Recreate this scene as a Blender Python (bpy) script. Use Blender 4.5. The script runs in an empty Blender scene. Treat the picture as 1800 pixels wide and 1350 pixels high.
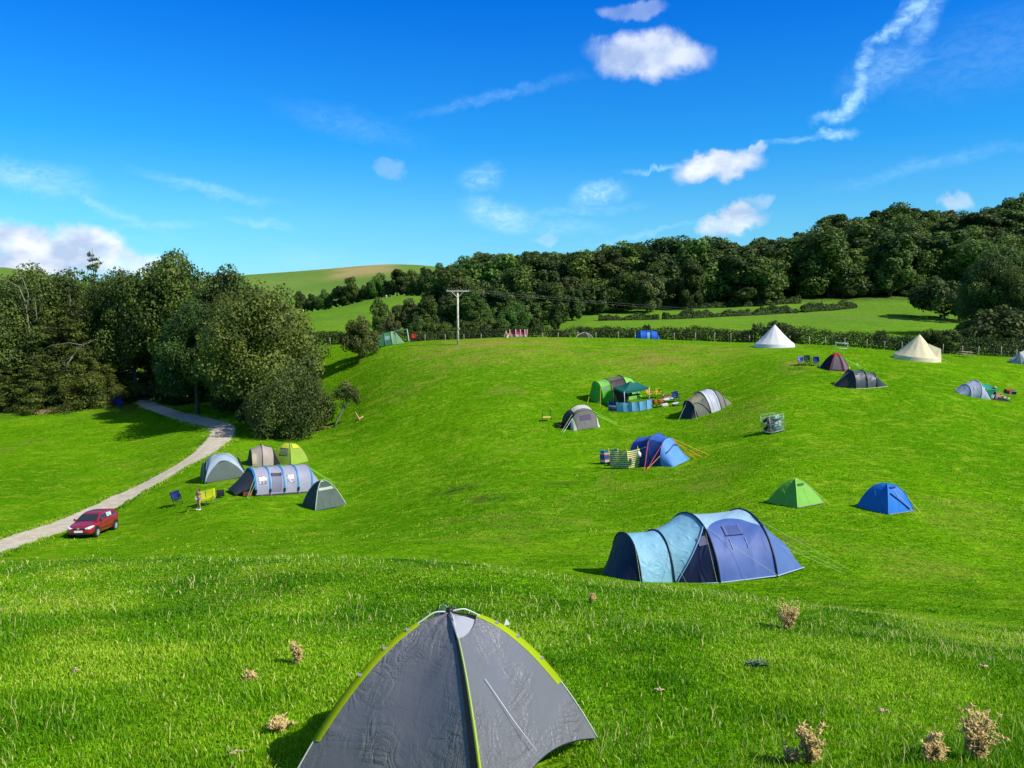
import bpy, math, random
import numpy as np
from mathutils import Vector, Matrix, Euler
random.seed(7); rng = np.random.default_rng(7)
S = bpy.context.scene; COL = S.collection
F = 1500.0; PITCH = math.radians(5.14); cP, sP = math.cos(PITCH), math.sin(PITCH)
PI = math.pi
SUN_EL = 42.0; SUN_DIR = Vector((0.90, -0.43, 0)).normalized()

# ------------------------------------------------------------------ basics
def ray(px, py):
    u = (px-900)/F; v = (py-675)/F
    d = cP - v*sP
    return u/d, (-sP - v*cP)/d
def lin(c):
    c = c/255.0
    return c/12.92 if c <= 0.04045 else ((c+0.055)/1.055)**2.4
def C(r, g, b, k=0.85):
    return (min(lin(r)*k, .9), min(lin(g)*k, .9), min(lin(b)*k, .9), 1)
def vnoise(x, y, scale, seed=0):
    x = np.asarray(x, float)/scale; y = np.asarray(y, float)/scale
    xi = np.floor(x).astype(np.int64); yi = np.floor(y).astype(np.int64)
    fx = x-xi; fy = y-yi; fx = fx*fx*(3-2*fx); fy = fy*fy*(3-2*fy)
    def h(a, b):
        n = (a*374761393 + b*668265263 + seed*974634777) & 0xffffffff
        n = ((n ^ (n >> 13))*1274126177) & 0xffffffff
        return ((n ^ (n >> 16)) & 0xffff)/65535.0
    return (h(xi, yi)*(1-fx)+h(xi+1, yi)*fx)*(1-fy) + (h(xi, yi+1)*(1-fx)+h(xi+1, yi+1)*fx)*fy

# ------------------------------------------------------------------ terrain height field
T = {
 -500: [(6.5,1340),(10,1135),(13,1060),(17,990),(27,1030),(35,1030),(45,1010),(60,950),(75,905),(95,850),(115,800),(140,745),(170,690),(210,640),(260,590),(330,550),(420,520),(560,500),(800,480),(1100,485),(1700,510)],
 0:    [(6.5,1343),(10,1135),(13,1060),(17,992),(27,1025),(35,1020),(43,1003),(52,975),(62,940),(75,895),(95,830),(115,780),(140,727),(170,680),(210,630),(260,590),(330,550),(420,515),(560,490),(800,468),(1100,478),(1700,510)],
 200:  [(6.5,1345),(10,1135),(13,1060),(17,988),(27,1020),(35,1012),(45,990),(55,962),(62,937),(75,886),(90,838),(110,780),(130,733),(150,705),(175,672),(210,640),(260,590),(330,550),(420,520),(560,510),(800,500),(1100,500),(1700,510)],
 400:  [(6.5,1347),(10,1138),(13,1062),(17,986),(27,1018),(35,1006),(45,968),(55,928),(63,897),(72,857),(85,812),(100,772),(115,740),(135,712),(150,698),(175,660),(210,610),(260,570),(330,550),(420,530),(560,510),(800,487),(1100,490),(1700,510)],
 550:  [(6.5,1349),(10,1140),(13,1065),(17,985),(27,1012),(35,998),(45,958),(55,925),(63,900),(78,842),(90,803),(105,760),(120,700),(135,636),(150,606),(170,591),(210,565),(260,549),(300,550),(400,548),(560,525),(760,489),(900,475),(1100,482),(1700,510)],
 700:  [(6.5,1350),(10,1142),(13,1068),(17,990),(27,1012),(35,995),(45,945),(55,908),(65,870),(78,820),(92,765),(105,700),(118,640),(128,608),(137,601),(150,603),(170,592),(210,565),(260,538),(300,519),(400,532),(560,515),(760,473),(900,464),(1100,475),(1700,510)],
 900:  [(6.5,1351),(10,1145),(13,1074),(17,1005),(23,1020),(30,1008),(37,978),(45,930),(55,884),(65,837),(78,777),(90,722),(100,682),(112,634),(124,600),(130,592),(138,596),(150,600),(165,600),(180,592),(210,572),(260,548),(300,522),(400,490),(560,480),(800,480),(1100,485),(1700,510)],
 1050: [(6.5,1351),(10,1148),(13,1080),(17,1022),(22,1036),(28,1022),(35,985),(45,928),(55,880),(65,832),(75,787),(88,730),(100,680),(112,632),(124,600),(130,592),(138,597),(150,602),(170,586),(190,572),(210,560),(232,548),(260,530),(300,505),(350,482),(450,470),(600,470),(1100,485),(1700,510)],
 1200: [(6.5,1351),(10,1152),(13,1086),(16.5,1034),(20,1052),(24,1052),(28,1033),(35,985),(43,925),(52,872),(62,829),(72,785),(85,729),(100,668),(115,615),(125,600),(135,599),(150,604),(170,588),(190,572),(210,559),(232,545),(260,525),(300,500),(350,470),(420,458),(600,470),(1100,485),(1700,510)],
 1400: [(6.5,1350),(10,1164),(13,1104),(16,1066),(20,1068),(25,1052),(30,1015),(37,945),(44,890),(52,838),(60,798),(69,760),(80,702),(90,662),(103,622),(115,608),(126,605),(140,606),(155,602),(175,588),(195,570),(215,553),(235,538),(255,523),(300,488),(350,452),(420,430),(600,460),(1100,485),(1700,510)],
 1600: [(6.5,1349),(10,1180),(13,1120),(16,1090),(20,1082),(25,1058),(30,1018),(37,948),(43,900),(52,842),(62,792),(72,742),(84,690),(93,655),(104,629),(115,620),(128,617),(150,605),(170,590),(190,573),(215,552),(240,532),(260,517),(300,485),(350,445),(420,420),(600,450),(1100,480),(1700,510)],
 1800: [(6.5,1348),(10,1200),(14,1133),(18,1108),(24,1070),(30,1025),(37,962),(45,903),(55,845),(65,795),(75,752),(85,712),(94,675),(103,645),(112,634),(125,628),(150,610),(170,598),(210,568),(250,530),(300,482),(350,435),(420,405),(600,440),(1100,480),(1700,510)],
 2300: [(6.5,1345),(10,1210),(14,1150),(18,1120),(24,1085),(30,1040),(37,980),(45,920),(55,860),(65,810),(75,765),(85,722),(100,672),(125,640),(150,615),(170,600),(210,565),(250,525),(300,475),(350,425),(420,390),(600,430),(1100,480),(1700,510)],
}
def pchip(xs, ys, xq):
    xs = np.array(xs, float); ys = np.array(ys, float)
    h = np.diff(xs); dl = np.diff(ys)/h; m = np.zeros_like(ys)
    m[0] = dl[0]; m[-1] = dl[-1]
    for i in range(1, len(xs)-1):
        if dl[i-1]*dl[i] > 0:
            w1 = 2*h[i]+h[i-1]; w2 = h[i]+2*h[i-1]
            m[i] = (w1+w2)/(w1/dl[i-1]+w2/dl[i])
    k = np.clip(np.searchsorted(xs, xq)-1, 0, len(h)-1)
    t = (xq-xs[k])/h[k]; t2 = t*t; t3 = t2*t
    return (2*t3-3*t2+1)*ys[k] + (t3-2*t2+t)*h[k]*m[k] + (-2*t3+3*t2)*ys[k+1] + (t3-t2)*h[k]*m[k+1]
LY0, LY1, NLY = math.log(0.4), math.log(1700), 700
lys = np.linspace(LY0, LY1, NLY)
cols = sorted(T); ucol = np.array([(p-900)/F/cP for p in cols])
tab = []
for p in cols:
    Ys = [0.4, 3.0]; Zs = [-1.62, -2.45]
    for Y, py in T[p]:
        Ys.append(Y); Zs.append(Y*ray(p, py)[1])
    tab.append(pchip(np.log(Ys), Zs, lys))
tab = np.array(tab)
NU = 240; U0, U1 = ucol[0], ucol[-1]; us = np.linspace(U0, U1, NU)
G = np.zeros((NU, NLY))
for j in range(NLY):
    G[:, j] = pchip(ucol, tab[:, j], us)
ker = np.hanning(9); ker /= ker.sum()
G = np.apply_along_axis(lambda r: np.convolve(np.pad(r, 4, 'edge'), ker, 'valid'), 1, G)
ker = np.hanning(15); ker /= ker.sum()
G = np.apply_along_axis(lambda r: np.convolve(np.pad(r, 7, 'edge'), ker, 'valid'), 0, G)
def H(x, y, bumps=True):
    x = np.asarray(x, float); y = np.asarray(y, float)
    UM = 0.93
    Y = np.maximum(np.maximum(y, np.where(x < 0, -x/abs(U0), x/U1)), 0.4)
    u = np.clip(x/Y, U0, U1)
    fu = (u-U0)/(U1-U0)*(NU-1.001); iu = fu.astype(int); fu = fu-iu
    fy = np.clip((np.log(Y)-LY0)/(LY1-LY0)*(NLY-1.001), 0, NLY-1.001); iy = fy.astype(int); fy = fy-iy
    z = (G[iu, iy]*(1-fu)+G[iu+1, iy]*fu)*(1-fy) + (G[iu, iy+1]*(1-fu)+G[iu+1, iy+1]*fu)*fy
    z = z + np.where(y < 0, np.minimum(-y, 40)*0.16, 0)
    if bumps:
        a = np.clip(Y/40, .12, 1)
        z = z + a*(vnoise(x, y, 7, 3)-.5)*.17 + a*(vnoise(x, y, 2.6, 5)-.5)*.07
        # sheep-trodden terrace banks across the slope
        d = np.exp(-((Y-58)/16)**2)*np.exp(-((u+.05)/.14)**2)
        s = (y*0.93+x*0.42)/4.6 + 1.2*vnoise(x, y, 9, 11)
        z = z + d*0.30*np.abs(np.sin(s*PI))**3
        nb_ = np.clip(1-Y/30, 0, 1)*np.clip(Y/3, 0, 1)
        z = z + nb_*(.10*(vnoise(x, y, .8, 8)-.5)+.18*(vnoise(x, y, 2.7, 9)-.5))
    return z
def Hs(x, y): return float(H(np.array([x]), np.array([y]))[0])
def gp(px, Y, dz=0):
    x = (px-900)/F/cP*Y
    return Vector((x, Y, Hs(x, Y)+dz))
def hit(px, py, ymin=3.0):
    a, b = ray(px, py)
    Ys = np.exp(np.linspace(math.log(ymin), math.log(1500), 5000))
    d = H(a*Ys, Ys) - b*Ys
    k = np.argmax(d > 0)
    if d[k] <= 0: k = len(Ys)-1
    Y = Ys[k]
    return Vector((a*Y, Y, Hs(a*Y, Y)))
def normal(x, y, e=1.2):
    return Vector((-(Hs(x+e, y)-Hs(x-e, y))/(2*e), -(Hs(x, y+e)-Hs(x, y-e))/(2*e), 1)).normalized()

# ------------------------------------------------------------------ objects
def tag(o, label=None, cat=None, group=None, kind=None):
    if label: o['label'] = label
    if cat: o['category'] = cat
    if group: o['group'] = group
    if kind: o['kind'] = kind
    return o
def mesh(name, verts, faces, mat, parent=None, smooth=True, attr=None):
    me = bpy.data.meshes.new(name)
    verts = np.asarray(verts, dtype=np.float32)
    if isinstance(faces, np.ndarray):
        n, k = faces.shape
        me.vertices.add(len(verts)); me.vertices.foreach_set('co', verts.ravel())
        me.loops.add(n*k); me.loops.foreach_set('vertex_index', faces.ravel().astype(np.int32))
        me.polygons.add(n); me.polygons.foreach_set('loop_start', np.arange(0, n*k, k, dtype=np.int32))
        me.polygons.foreach_set('loop_total', np.full(n, k, dtype=np.int32))
        me.update(calc_edges=True)
    else:
        me.from_pydata(verts.tolist(), [], faces)
    if smooth: me.polygons.foreach_set('use_smooth', np.ones(len(me.polygons), dtype=bool))
    if attr:
        for k_, v_ in attr.items():
            a = me.attributes.new(k_, 'FLOAT', 'POINT'); a.data.foreach_set('value', np.asarray(v_, dtype=np.float32))
    if mat is not None: me.materials.append(mat)
    me.update()
    o = bpy.data.objects.new(name, me); COL.objects.link(o)
    if parent is not None: o.parent = parent
    return o
def thing(name, label, cat, loc, rz=0, group=None, align=True, sc=1):
    o = bpy.data.objects.new(name, None); COL.objects.link(o)
    o.empty_display_size = .3
    loc = Vector(loc)
    m = Matrix.Rotation(rz, 4, 'Z')
    if align:
        n = normal(loc.x, loc.y); q = Vector((0, 0, 1)).rotation_difference(n).to_matrix().to_4x4()
        m = q @ m
    o.matrix_world = Matrix.Translation(loc) @ m @ Matrix.Scale(sc, 4)
    return tag(o, label, cat, group)
def copy_tree(root, loc, rz, label=None, group=None, sc=None, tilt=(0, 0)):
    r = root.copy(); COL.objects.link(r)
    r.location = loc; r.rotation_euler = (tilt[0], tilt[1], rz)
    if sc: r.scale = sc
    if label: r['label'] = label
    if group: r['group'] = group
    for ch in list(root.children):
        c = ch.copy(); COL.objects.link(c); c.parent = r
        for g in list(ch.children):
            d = g.copy(); COL.objects.link(d); d.parent = c
    return r
class MB:
    def __init__(s): s.v = []; s.f = []
    def add(s, vs, fs):
        n = len(s.v); s.v += [tuple(v) for v in vs]; s.f += [tuple(i+n for i in f) for f in fs]; return s
    def box(s, c, d, rot=None):
        m = Euler(rot).to_matrix() if rot is not None else Matrix.Identity(3)
        vs = [m @ Vector((x*d[0]/2, y*d[1]/2, z*d[2]/2)) + Vector(c) for x in (-1, 1) for y in (-1, 1) for z in (-1, 1)]
        return s.add(vs, [(0,1,3,2),(4,6,7,5),(0,4,5,1),(2,3,7,6),(0,2,6,4),(1,5,7,3)])
    def tube(s, pts, r, n=6, cap=True):
        pts = [Vector(p) for p in pts]; vs = []; fs = []
        rs = r if hasattr(r, '__len__') else [r]*len(pts)
        up = Vector((0, 0, 1)); prev = None
        for i, p in enumerate(pts):
            t = (pts[min(i+1, len(pts)-1)]-pts[max(i-1, 0)])
            if t.length < 1e-9: t = Vector((0, 0, 1))
            t.normalize()
            if prev is None:
                a = t.cross(up)
                if a.length < .1: a = t.cross(Vector((1, 0, 0)))
            else: a = prev - t*prev.dot(t)
            a.normalize(); prev = a.copy(); b = t.cross(a)
            for k in range(n):
                w = 2*PI*k/n; vs.append(p + (a*math.cos(w)+b*math.sin(w))*rs[i])
        for i in range(len(pts)-1):
            for k in range(n):
                fs.append((i*n+k, i*n+(k+1) % n, (i+1)*n+(k+1) % n, (i+1)*n+k))
        if cap: fs += [tuple(range(n))[::-1], tuple((len(pts)-1)*n+k for k in range(n))]
        return s.add(vs, fs)
    def disc(s, c, ax, r, th, n=20):
        ax = Vector(ax).normalized()*th/2; c = Vector(c)
        return s.tube([c-ax, c+ax], r, n)
    def obj(s, name, mat, parent=None, smooth=False):
        return mesh(name, s.v, s.f, mat, parent, smooth)

# ------------------------------------------------------------------ materials
def newmat(name):
    m = bpy.data.materials.new(name); m.use_nodes = True
    nt = m.node_tree; nt.nodes.clear()
    return m, nt, nt.nodes, nt.links
_mc = {}
def N(nt, typ, **kw):
    n = nt.nodes.new(typ)
    for k, v in kw.items(): setattr(n, k, v)
    return n
def plain(name, col, rough=.6, metal=0, spec=.5, noise=0, nscale=3, coat=0, bump=0):
    key = ('p', name)
    if key in _mc: return _mc[key]
    m, nt, ns, L = newmat(name)
    b = N(nt, 'ShaderNodeBsdfPrincipled'); o = N(nt, 'ShaderNodeOutputMaterial')
    b.inputs['Base Color'].default_value = col; b.inputs['Roughness'].default_value = rough
    b.inputs['Metallic'].default_value = metal; b.inputs['Specular IOR Level'].default_value = spec
    b.inputs['Coat Weight'].default_value = coat
    L.new(b.outputs[0], o.inputs[0])
    if noise or bump:
        tc = N(nt, 'ShaderNodeTexCoord'); nz = N(nt, 'ShaderNodeTexNoise')
        nz.inputs['Scale'].default_value = nscale; nz.inputs['Detail'].default_value = 6
        L.new(tc.outputs['Object'], nz.inputs['Vector'])
        if noise:
            hs = N(nt, 'ShaderNodeHueSaturation'); hs.inputs['Color'].default_value = col
            mr = N(nt, 'ShaderNodeMapRange'); mr.inputs['From Min'].default_value = .3; mr.inputs['From Max'].default_value = .7
            mr.inputs['To Min'].default_value = 1-noise; mr.inputs['To Max'].default_value = 1+noise
            L.new(nz.outputs['Fac'], mr.inputs['Value']); L.new(mr.outputs[0], hs.inputs['Value']); L.new(hs.outputs[0], b.inputs['Base Color'])
        if bump:
            bp = N(nt, 'ShaderNodeBump'); bp.inputs['Strength'].default_value = bump; bp.inputs['Distance'].default_value = .05
            L.new(nz.outputs['Fac'], bp.inputs['Height']); L.new(bp.outputs[0], b.inputs['Normal'])
    _mc[key] = m
    return m
def fabric(name, col, rough=.6, trans=.18, wrinkle=.5, wscale=2.2, stretch=(1, 1, .35), spec=.3):
    key = ('f', name)
    if key in _mc: return _mc[key]
    m, nt, ns, L = newmat(name)
    b = N(nt, 'ShaderNodeBsdfPrincipled'); o = N(nt, 'ShaderNodeOutputMaterial'); tr = N(nt, 'ShaderNodeBsdfTranslucent'); mx = N(nt, 'ShaderNodeMixShader')
    tc = N(nt, 'ShaderNodeTexCoord'); mp = N(nt, 'ShaderNodeMapping'); mp.inputs['Scale'].default_value = stretch
    nz = N(nt, 'ShaderNodeTexNoise'); nz.inputs['Scale'].default_value = wscale; nz.inputs['Detail'].default_value = 5; nz.inputs['Distortion'].default_value = 1.2
    try: nz.noise_type = 'RIDGED_MULTIFRACTAL'
    except Exception: pass
    n2 = N(nt, 'ShaderNodeTexNoise'); n2.inputs['Scale'].default_value = 1.3; n2.inputs['Detail'].default_value = 4
    L.new(tc.outputs['Object'], mp.inputs[0]); L.new(mp.outputs[0], nz.inputs['Vector']); L.new(tc.outputs['Object'], n2.inputs['Vector'])
    bp = N(nt, 'ShaderNodeBump'); bp.inputs['Strength'].default_value = wrinkle; bp.inputs['Distance'].default_value = .04
    L.new(nz.outputs['Fac'], bp.inputs['Height'])
    hs = N(nt, 'ShaderNodeHueSaturation'); hs.inputs['Color'].default_value = col
    mr = N(nt, 'ShaderNodeMapRange'); mr.inputs['From Min'].default_value = .3; mr.inputs['From Max'].default_value = .7
    mr.inputs['To Min'].default_value = .9; mr.inputs['To Max'].default_value = 1.08
    L.new(n2.outputs['Fac'], mr.inputs['Value']); L.new(mr.outputs[0], hs.inputs['Value'])
    L.new(hs.outputs[0], b.inputs['Base Color']); L.new(hs.outputs[0], tr.inputs['Color'])
    b.inputs['Roughness'].default_value = rough; b.inputs['Specular IOR Level'].default_value = spec
    L.new(bp.outputs[0], b.inputs['Normal'])
    mx.inputs[0].default_value = trans
    L.new(b.outputs[0], mx.inputs[1]); L.new(tr.outputs[0], mx.inputs[2]); L.new(mx.outputs[0], o.inputs[0])
    _mc[key] = m
    return m
def stripes(name, colA, bands, axis='Z', trans=.25):
    """bands: list of (position 0..1, colour); position measured along object z between z0,z1"""
    m, nt, ns, L = newmat(name)
    b = N(nt, 'ShaderNodeBsdfPrincipled'); o = N(nt, 'ShaderNodeOutputMaterial'); tr = N(nt, 'ShaderNodeBsdfTranslucent'); mx = N(nt, 'ShaderNodeMixShader')
    at = N(nt, 'ShaderNodeAttribute'); at.attribute_name = 'band'
    cr = N(nt, 'ShaderNodeValToRGB'); cr.color_ramp.interpolation = 'CONSTANT'
    els = cr.color_ramp.elements
    els[0].position = 0; els[0].color = bands[0][1]
    els[1].position = bands[1][0]; els[1].color = bands[1][1]
    for p, c in bands[2:]:
        e = els.new(p); e.color = c
    L.new(at.outputs['Fac'], cr.inputs[0]); L.new(cr.outputs[0], b.inputs['Base Color']); L.new(cr.outputs[0], tr.inputs['Color'])
    b.inputs['Roughness'].default_value = .7; mx.inputs[0].default_value = trans
    L.new(b.outputs[0], mx.inputs[1]); L.new(tr.outputs[0], mx.inputs[2]); L.new(mx.outputs[0], o.inputs[0])
    return m
def leafmat(name, dark, light, trans=.3, objvar=.25, rough=.55):
    m, nt, ns, L = newmat(name)
    b = N(nt, 'ShaderNodeBsdfPrincipled'); o = N(nt, 'ShaderNodeOutputMaterial'); tr = N(nt, 'ShaderNodeBsdfTranslucent'); mx = N(nt, 'ShaderNodeMixShader')
    at = N(nt, 'ShaderNodeAttribute'); at.attribute_name = 'tint'
    mc = N(nt, 'ShaderNodeMix', data_type='RGBA'); mc.inputs['A'].default_value = dark; mc.inputs['B'].default_value = light
    oi = N(nt, 'ShaderNodeObjectInfo'); hs = N(nt, 'ShaderNodeHueSaturation')
    mr = N(nt, 'ShaderNodeMapRange'); mr.inputs['To Min'].default_value = 1-objvar; mr.inputs['To Max'].default_value = 1+objvar
    mh = N(nt, 'ShaderNodeMapRange'); mh.inputs['To Min'].default_value = .475; mh.inputs['To Max'].default_value = .515
    mul = N(nt, 'ShaderNodeMath', operation='FRACT'); m7 = N(nt, 'ShaderNodeMath', operation='MULTIPLY'); m7.inputs[1].default_value = 7.31
    L.new(at.outputs['Fac'], mc.inputs['Factor']); L.new(mc.outputs['Result'], hs.inputs['Color'])
    L.new(oi.outputs['Random'], mr.inputs['Value']); L.new(mr.outputs[0], hs.inputs['Value'])
    L.new(oi.outputs['Random'], m7.inputs[0]); L.new(m7.outputs[0], mul.inputs[0]); L.new(mul.outputs[0], mh.inputs['Value']); L.new(mh.outputs[0], hs.inputs['Hue'])
    L.new(hs.outputs[0], b.inputs['Base Color']); L.new(hs.outputs[0], tr.inputs['Color'])
    b.inputs['Roughness'].default_value = rough; b.inputs['Specular IOR Level'].default_value = .25
    mx.inputs[0].default_value = trans
    L.new(b.outputs[0], mx.inputs[1]); L.new(tr.outputs[0], mx.inputs[2]); L.new(mx.outputs[0], o.inputs[0])
    return m

def ground_mat():
    m, nt, ns, L = newmat('meadow_grass')
    b = N(nt, 'ShaderNodeBsdfPrincipled'); o = N(nt, 'ShaderNodeOutputMaterial'); L.new(b.outputs[0], o.inputs[0])
    b.inputs['Roughness'].default_value = 1; b.inputs['Specular IOR Level'].default_value = .0
    geo = N(nt, 'ShaderNodeNewGeometry')
    def noise(sc, det, stretch=None, dist=0):
        n = N(nt, 'ShaderNodeTexNoise'); n.inputs['Scale'].default_value = sc; n.inputs['Detail'].default_value = det; n.inputs['Distortion'].default_value = dist
        if stretch:
            mp = N(nt, 'ShaderNodeMapping'); mp.inputs['Scale'].default_value = stretch
            L.new(geo.outputs['Position'], mp.inputs[0]); L.new(mp.outputs[0], n.inputs['Vector'])
        else: L.new(geo.outputs['Position'], n.inputs['Vector'])
        return n.outputs['Fac']
    def mr(v, a, b_, c=0, d=1):
        n = N(nt, 'ShaderNodeMapRange'); n.inputs['From Min'].default_value = a; n.inputs['From Max'].default_value = b_
        n.inputs['To Min'].default_value = c; n.inputs['To Max'].default_value = d; L.new(v, n.inputs['Value']); return n.outputs[0]
    def mix(f, A, B, typ='MIX'):
        n = N(nt, 'ShaderNodeMix', data_type='RGBA', blend_type=typ)
        for k, v in (('Factor', f), ('A', A), ('B', B)):
            if isinstance(v, (tuple, float, int)): n.inputs[k].default_value = v
            else: L.new(v, n.inputs[k])
        return n.outputs['Result']
    big = noise(.035, 5); mid = noise(.28, 6, None, .6); fine = noise(2.7, 8, (.8, 1.15, 1)); micro = noise(8, 6, (.8, 1.1, 1))
    streak = noise(.55, 8, (.75, 1.2, 1), 1.2)
    c = mix(mr(mid, .40, .60), GR_A, GR_B)
    c = mix(mr(big, .42, .6, 0, .8), c, GR_C)
    c = mix(mr(streak, .50, .68, 0, .6), c, GR_D)
    v = N(nt, 'ShaderNodeMath', operation='MULTIPLY')
    L.new(mr(fine, .28, .72, .62, 1.38), v.inputs[0]); L.new(mr(micro, .25, .75, .7, 1.3), v.inputs[1])
    hs = N(nt, 'ShaderNodeHueSaturation'); L.new(c, hs.inputs['Color']); L.new(v.outputs[0], hs.inputs['Value'])
    at = N(nt, 'ShaderNodeAttribute'); at.attribute_name = 'dry'
    dn = N(nt, 'ShaderNodeMath', operation='MULTIPLY'); L.new(at.outputs['Fac'], dn.inputs[0]); L.new(mr(noise(.6, 8, (.5, 1.2, 1), 1), .38, .62), dn.inputs[1])
    c2 = mix(dn.outputs[0], hs.outputs[0], (.30, .23, .055, 1))
    at2 = N(nt, 'ShaderNodeAttribute'); at2.attribute_name = 'farhill'
    c3 = mix(at2.outputs['Fac'], c2, mix(mr(noise(.012, 6, None, .5), .4, .6), (.15, .235, .045, 1), (.12, .215, .04, 1)))
    at3 = N(nt, 'ShaderNodeAttribute'); at3.attribute_name = 'moor'
    mo = N(nt, 'ShaderNodeMath', operation='MULTIPLY'); L.new(at3.outputs['Fac'], mo.inputs[0]); L.new(mr(noise(.02, 6, None, .6), .32, .5), mo.inputs[1])
    c4 = mix(mo.outputs[0], c3, (.36, .29, .12, 1))
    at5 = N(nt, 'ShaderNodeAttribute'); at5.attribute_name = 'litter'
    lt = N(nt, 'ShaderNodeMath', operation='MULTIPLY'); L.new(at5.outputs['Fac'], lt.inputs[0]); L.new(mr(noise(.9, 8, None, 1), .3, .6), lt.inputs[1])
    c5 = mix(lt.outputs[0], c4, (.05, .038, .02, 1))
    L.new(c5, b.inputs['Base Color'])
    bp = N(nt, 'ShaderNodeBump'); bp.inputs['Strength'].default_value = .8; bp.inputs['Distance'].default_value = .18
    ad = N(nt, 'ShaderNodeMath', operation='ADD'); L.new(fine, ad.inputs[0]); L.new(micro, ad.inputs[1]); L.new(ad.outputs[0], bp.inputs['Height'])
    L.new(bp.outputs[0], b.inputs['Normal'])
    return m
GR_A = (.092, .245, .003, 1); GR_B = (.125, .300, .004, 1); GR_C = (.070, .205, .003, 1); GR_D = (.235, .345, .018, 1)

# ------------------------------------------------------------------ ground
az = np.concatenate([np.radians(np.arange(-180, -42, 3.0)), np.radians(np.linspace(-42, 42, 780)), np.radians(np.arange(45, 180, 3.0))])
rad = np.exp(np.linspace(math.log(.5), math.log(1650), 520))
A_, R_ = np.meshgrid(az, rad, indexing='ij')
X = np.sin(A_)*R_; Yv = np.cos(A_)*R_; Z = H(X, Yv)
na, nr = X.shape
V = np.stack([X, Yv, Z], -1).reshape(-1, 3)
V = np.vstack([V, [[0, 0, -1.66]]])
i = np.arange(na)[:, None]; j = np.arange(nr-1)[None, :]; i2 = (i+1) % na
fc = np.stack([i*nr+j+0*i, i2*nr+j, i2*nr+j+1, i*nr+j+1], -1).reshape(-1, 4)
def P_attr(f): return np.append(f.reshape(-1), 0)
uu = X/np.maximum(Yv, 1); PX = 900+uu*F
dry = .28*(vnoise(X, Yv, 11, 77) > .70)*np.clip((vnoise(X, Yv, 3.1, 78)-.45)*3, 0, 1)*(Yv < 150) + np.exp(-((PX-870)/130)**2-((Yv-122)/9)**2)*1.0 + .8*np.exp(-((PX-1180)/150)**2-((Yv-112)/8)**2) + .9*np.exp(-((PX-1395)/18)**2-((Yv-96)/3)**2) \
    + .45*np.clip(1-Yv/20, 0, 1)*(vnoise(X, Yv, 1.8, 21) > .62) + .35*np.exp(-((PX-300)/300)**2-((Yv-15)/5)**2)
farh = np.maximum(np.clip((Yv-420)/150, 0, 1), .45*np.clip((Yv-140)/60, 0, 1))
moor = np.exp(-((PX-635)/62)**4)*np.clip((Yv-690)/60, 0, 1)
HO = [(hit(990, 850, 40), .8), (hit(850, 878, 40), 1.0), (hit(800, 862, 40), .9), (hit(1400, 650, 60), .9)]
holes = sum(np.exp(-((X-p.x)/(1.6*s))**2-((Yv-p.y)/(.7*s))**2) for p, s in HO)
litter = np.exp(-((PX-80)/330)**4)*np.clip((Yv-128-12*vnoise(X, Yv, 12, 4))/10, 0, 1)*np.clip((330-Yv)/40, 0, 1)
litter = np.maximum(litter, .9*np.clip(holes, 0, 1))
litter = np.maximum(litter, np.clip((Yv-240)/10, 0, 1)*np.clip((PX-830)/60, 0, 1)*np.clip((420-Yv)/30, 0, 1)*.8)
GM = ground_mat()
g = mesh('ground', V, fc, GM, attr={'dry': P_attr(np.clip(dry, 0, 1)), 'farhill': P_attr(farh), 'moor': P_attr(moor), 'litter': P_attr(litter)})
# close the hole under the camera
tag(g, kind='structure')
mesh_c = MB(); ring = [V[k*nr] for k in range(na)]
mesh_c.add(ring+[V[-1]], [(k, (k+1) % na, na) for k in range(na)])
vv = np.array(mesh_c.v)
gg = mesh('ground_patch', vv, mesh_c.f, GM); tag(gg, kind='structure')

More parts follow.
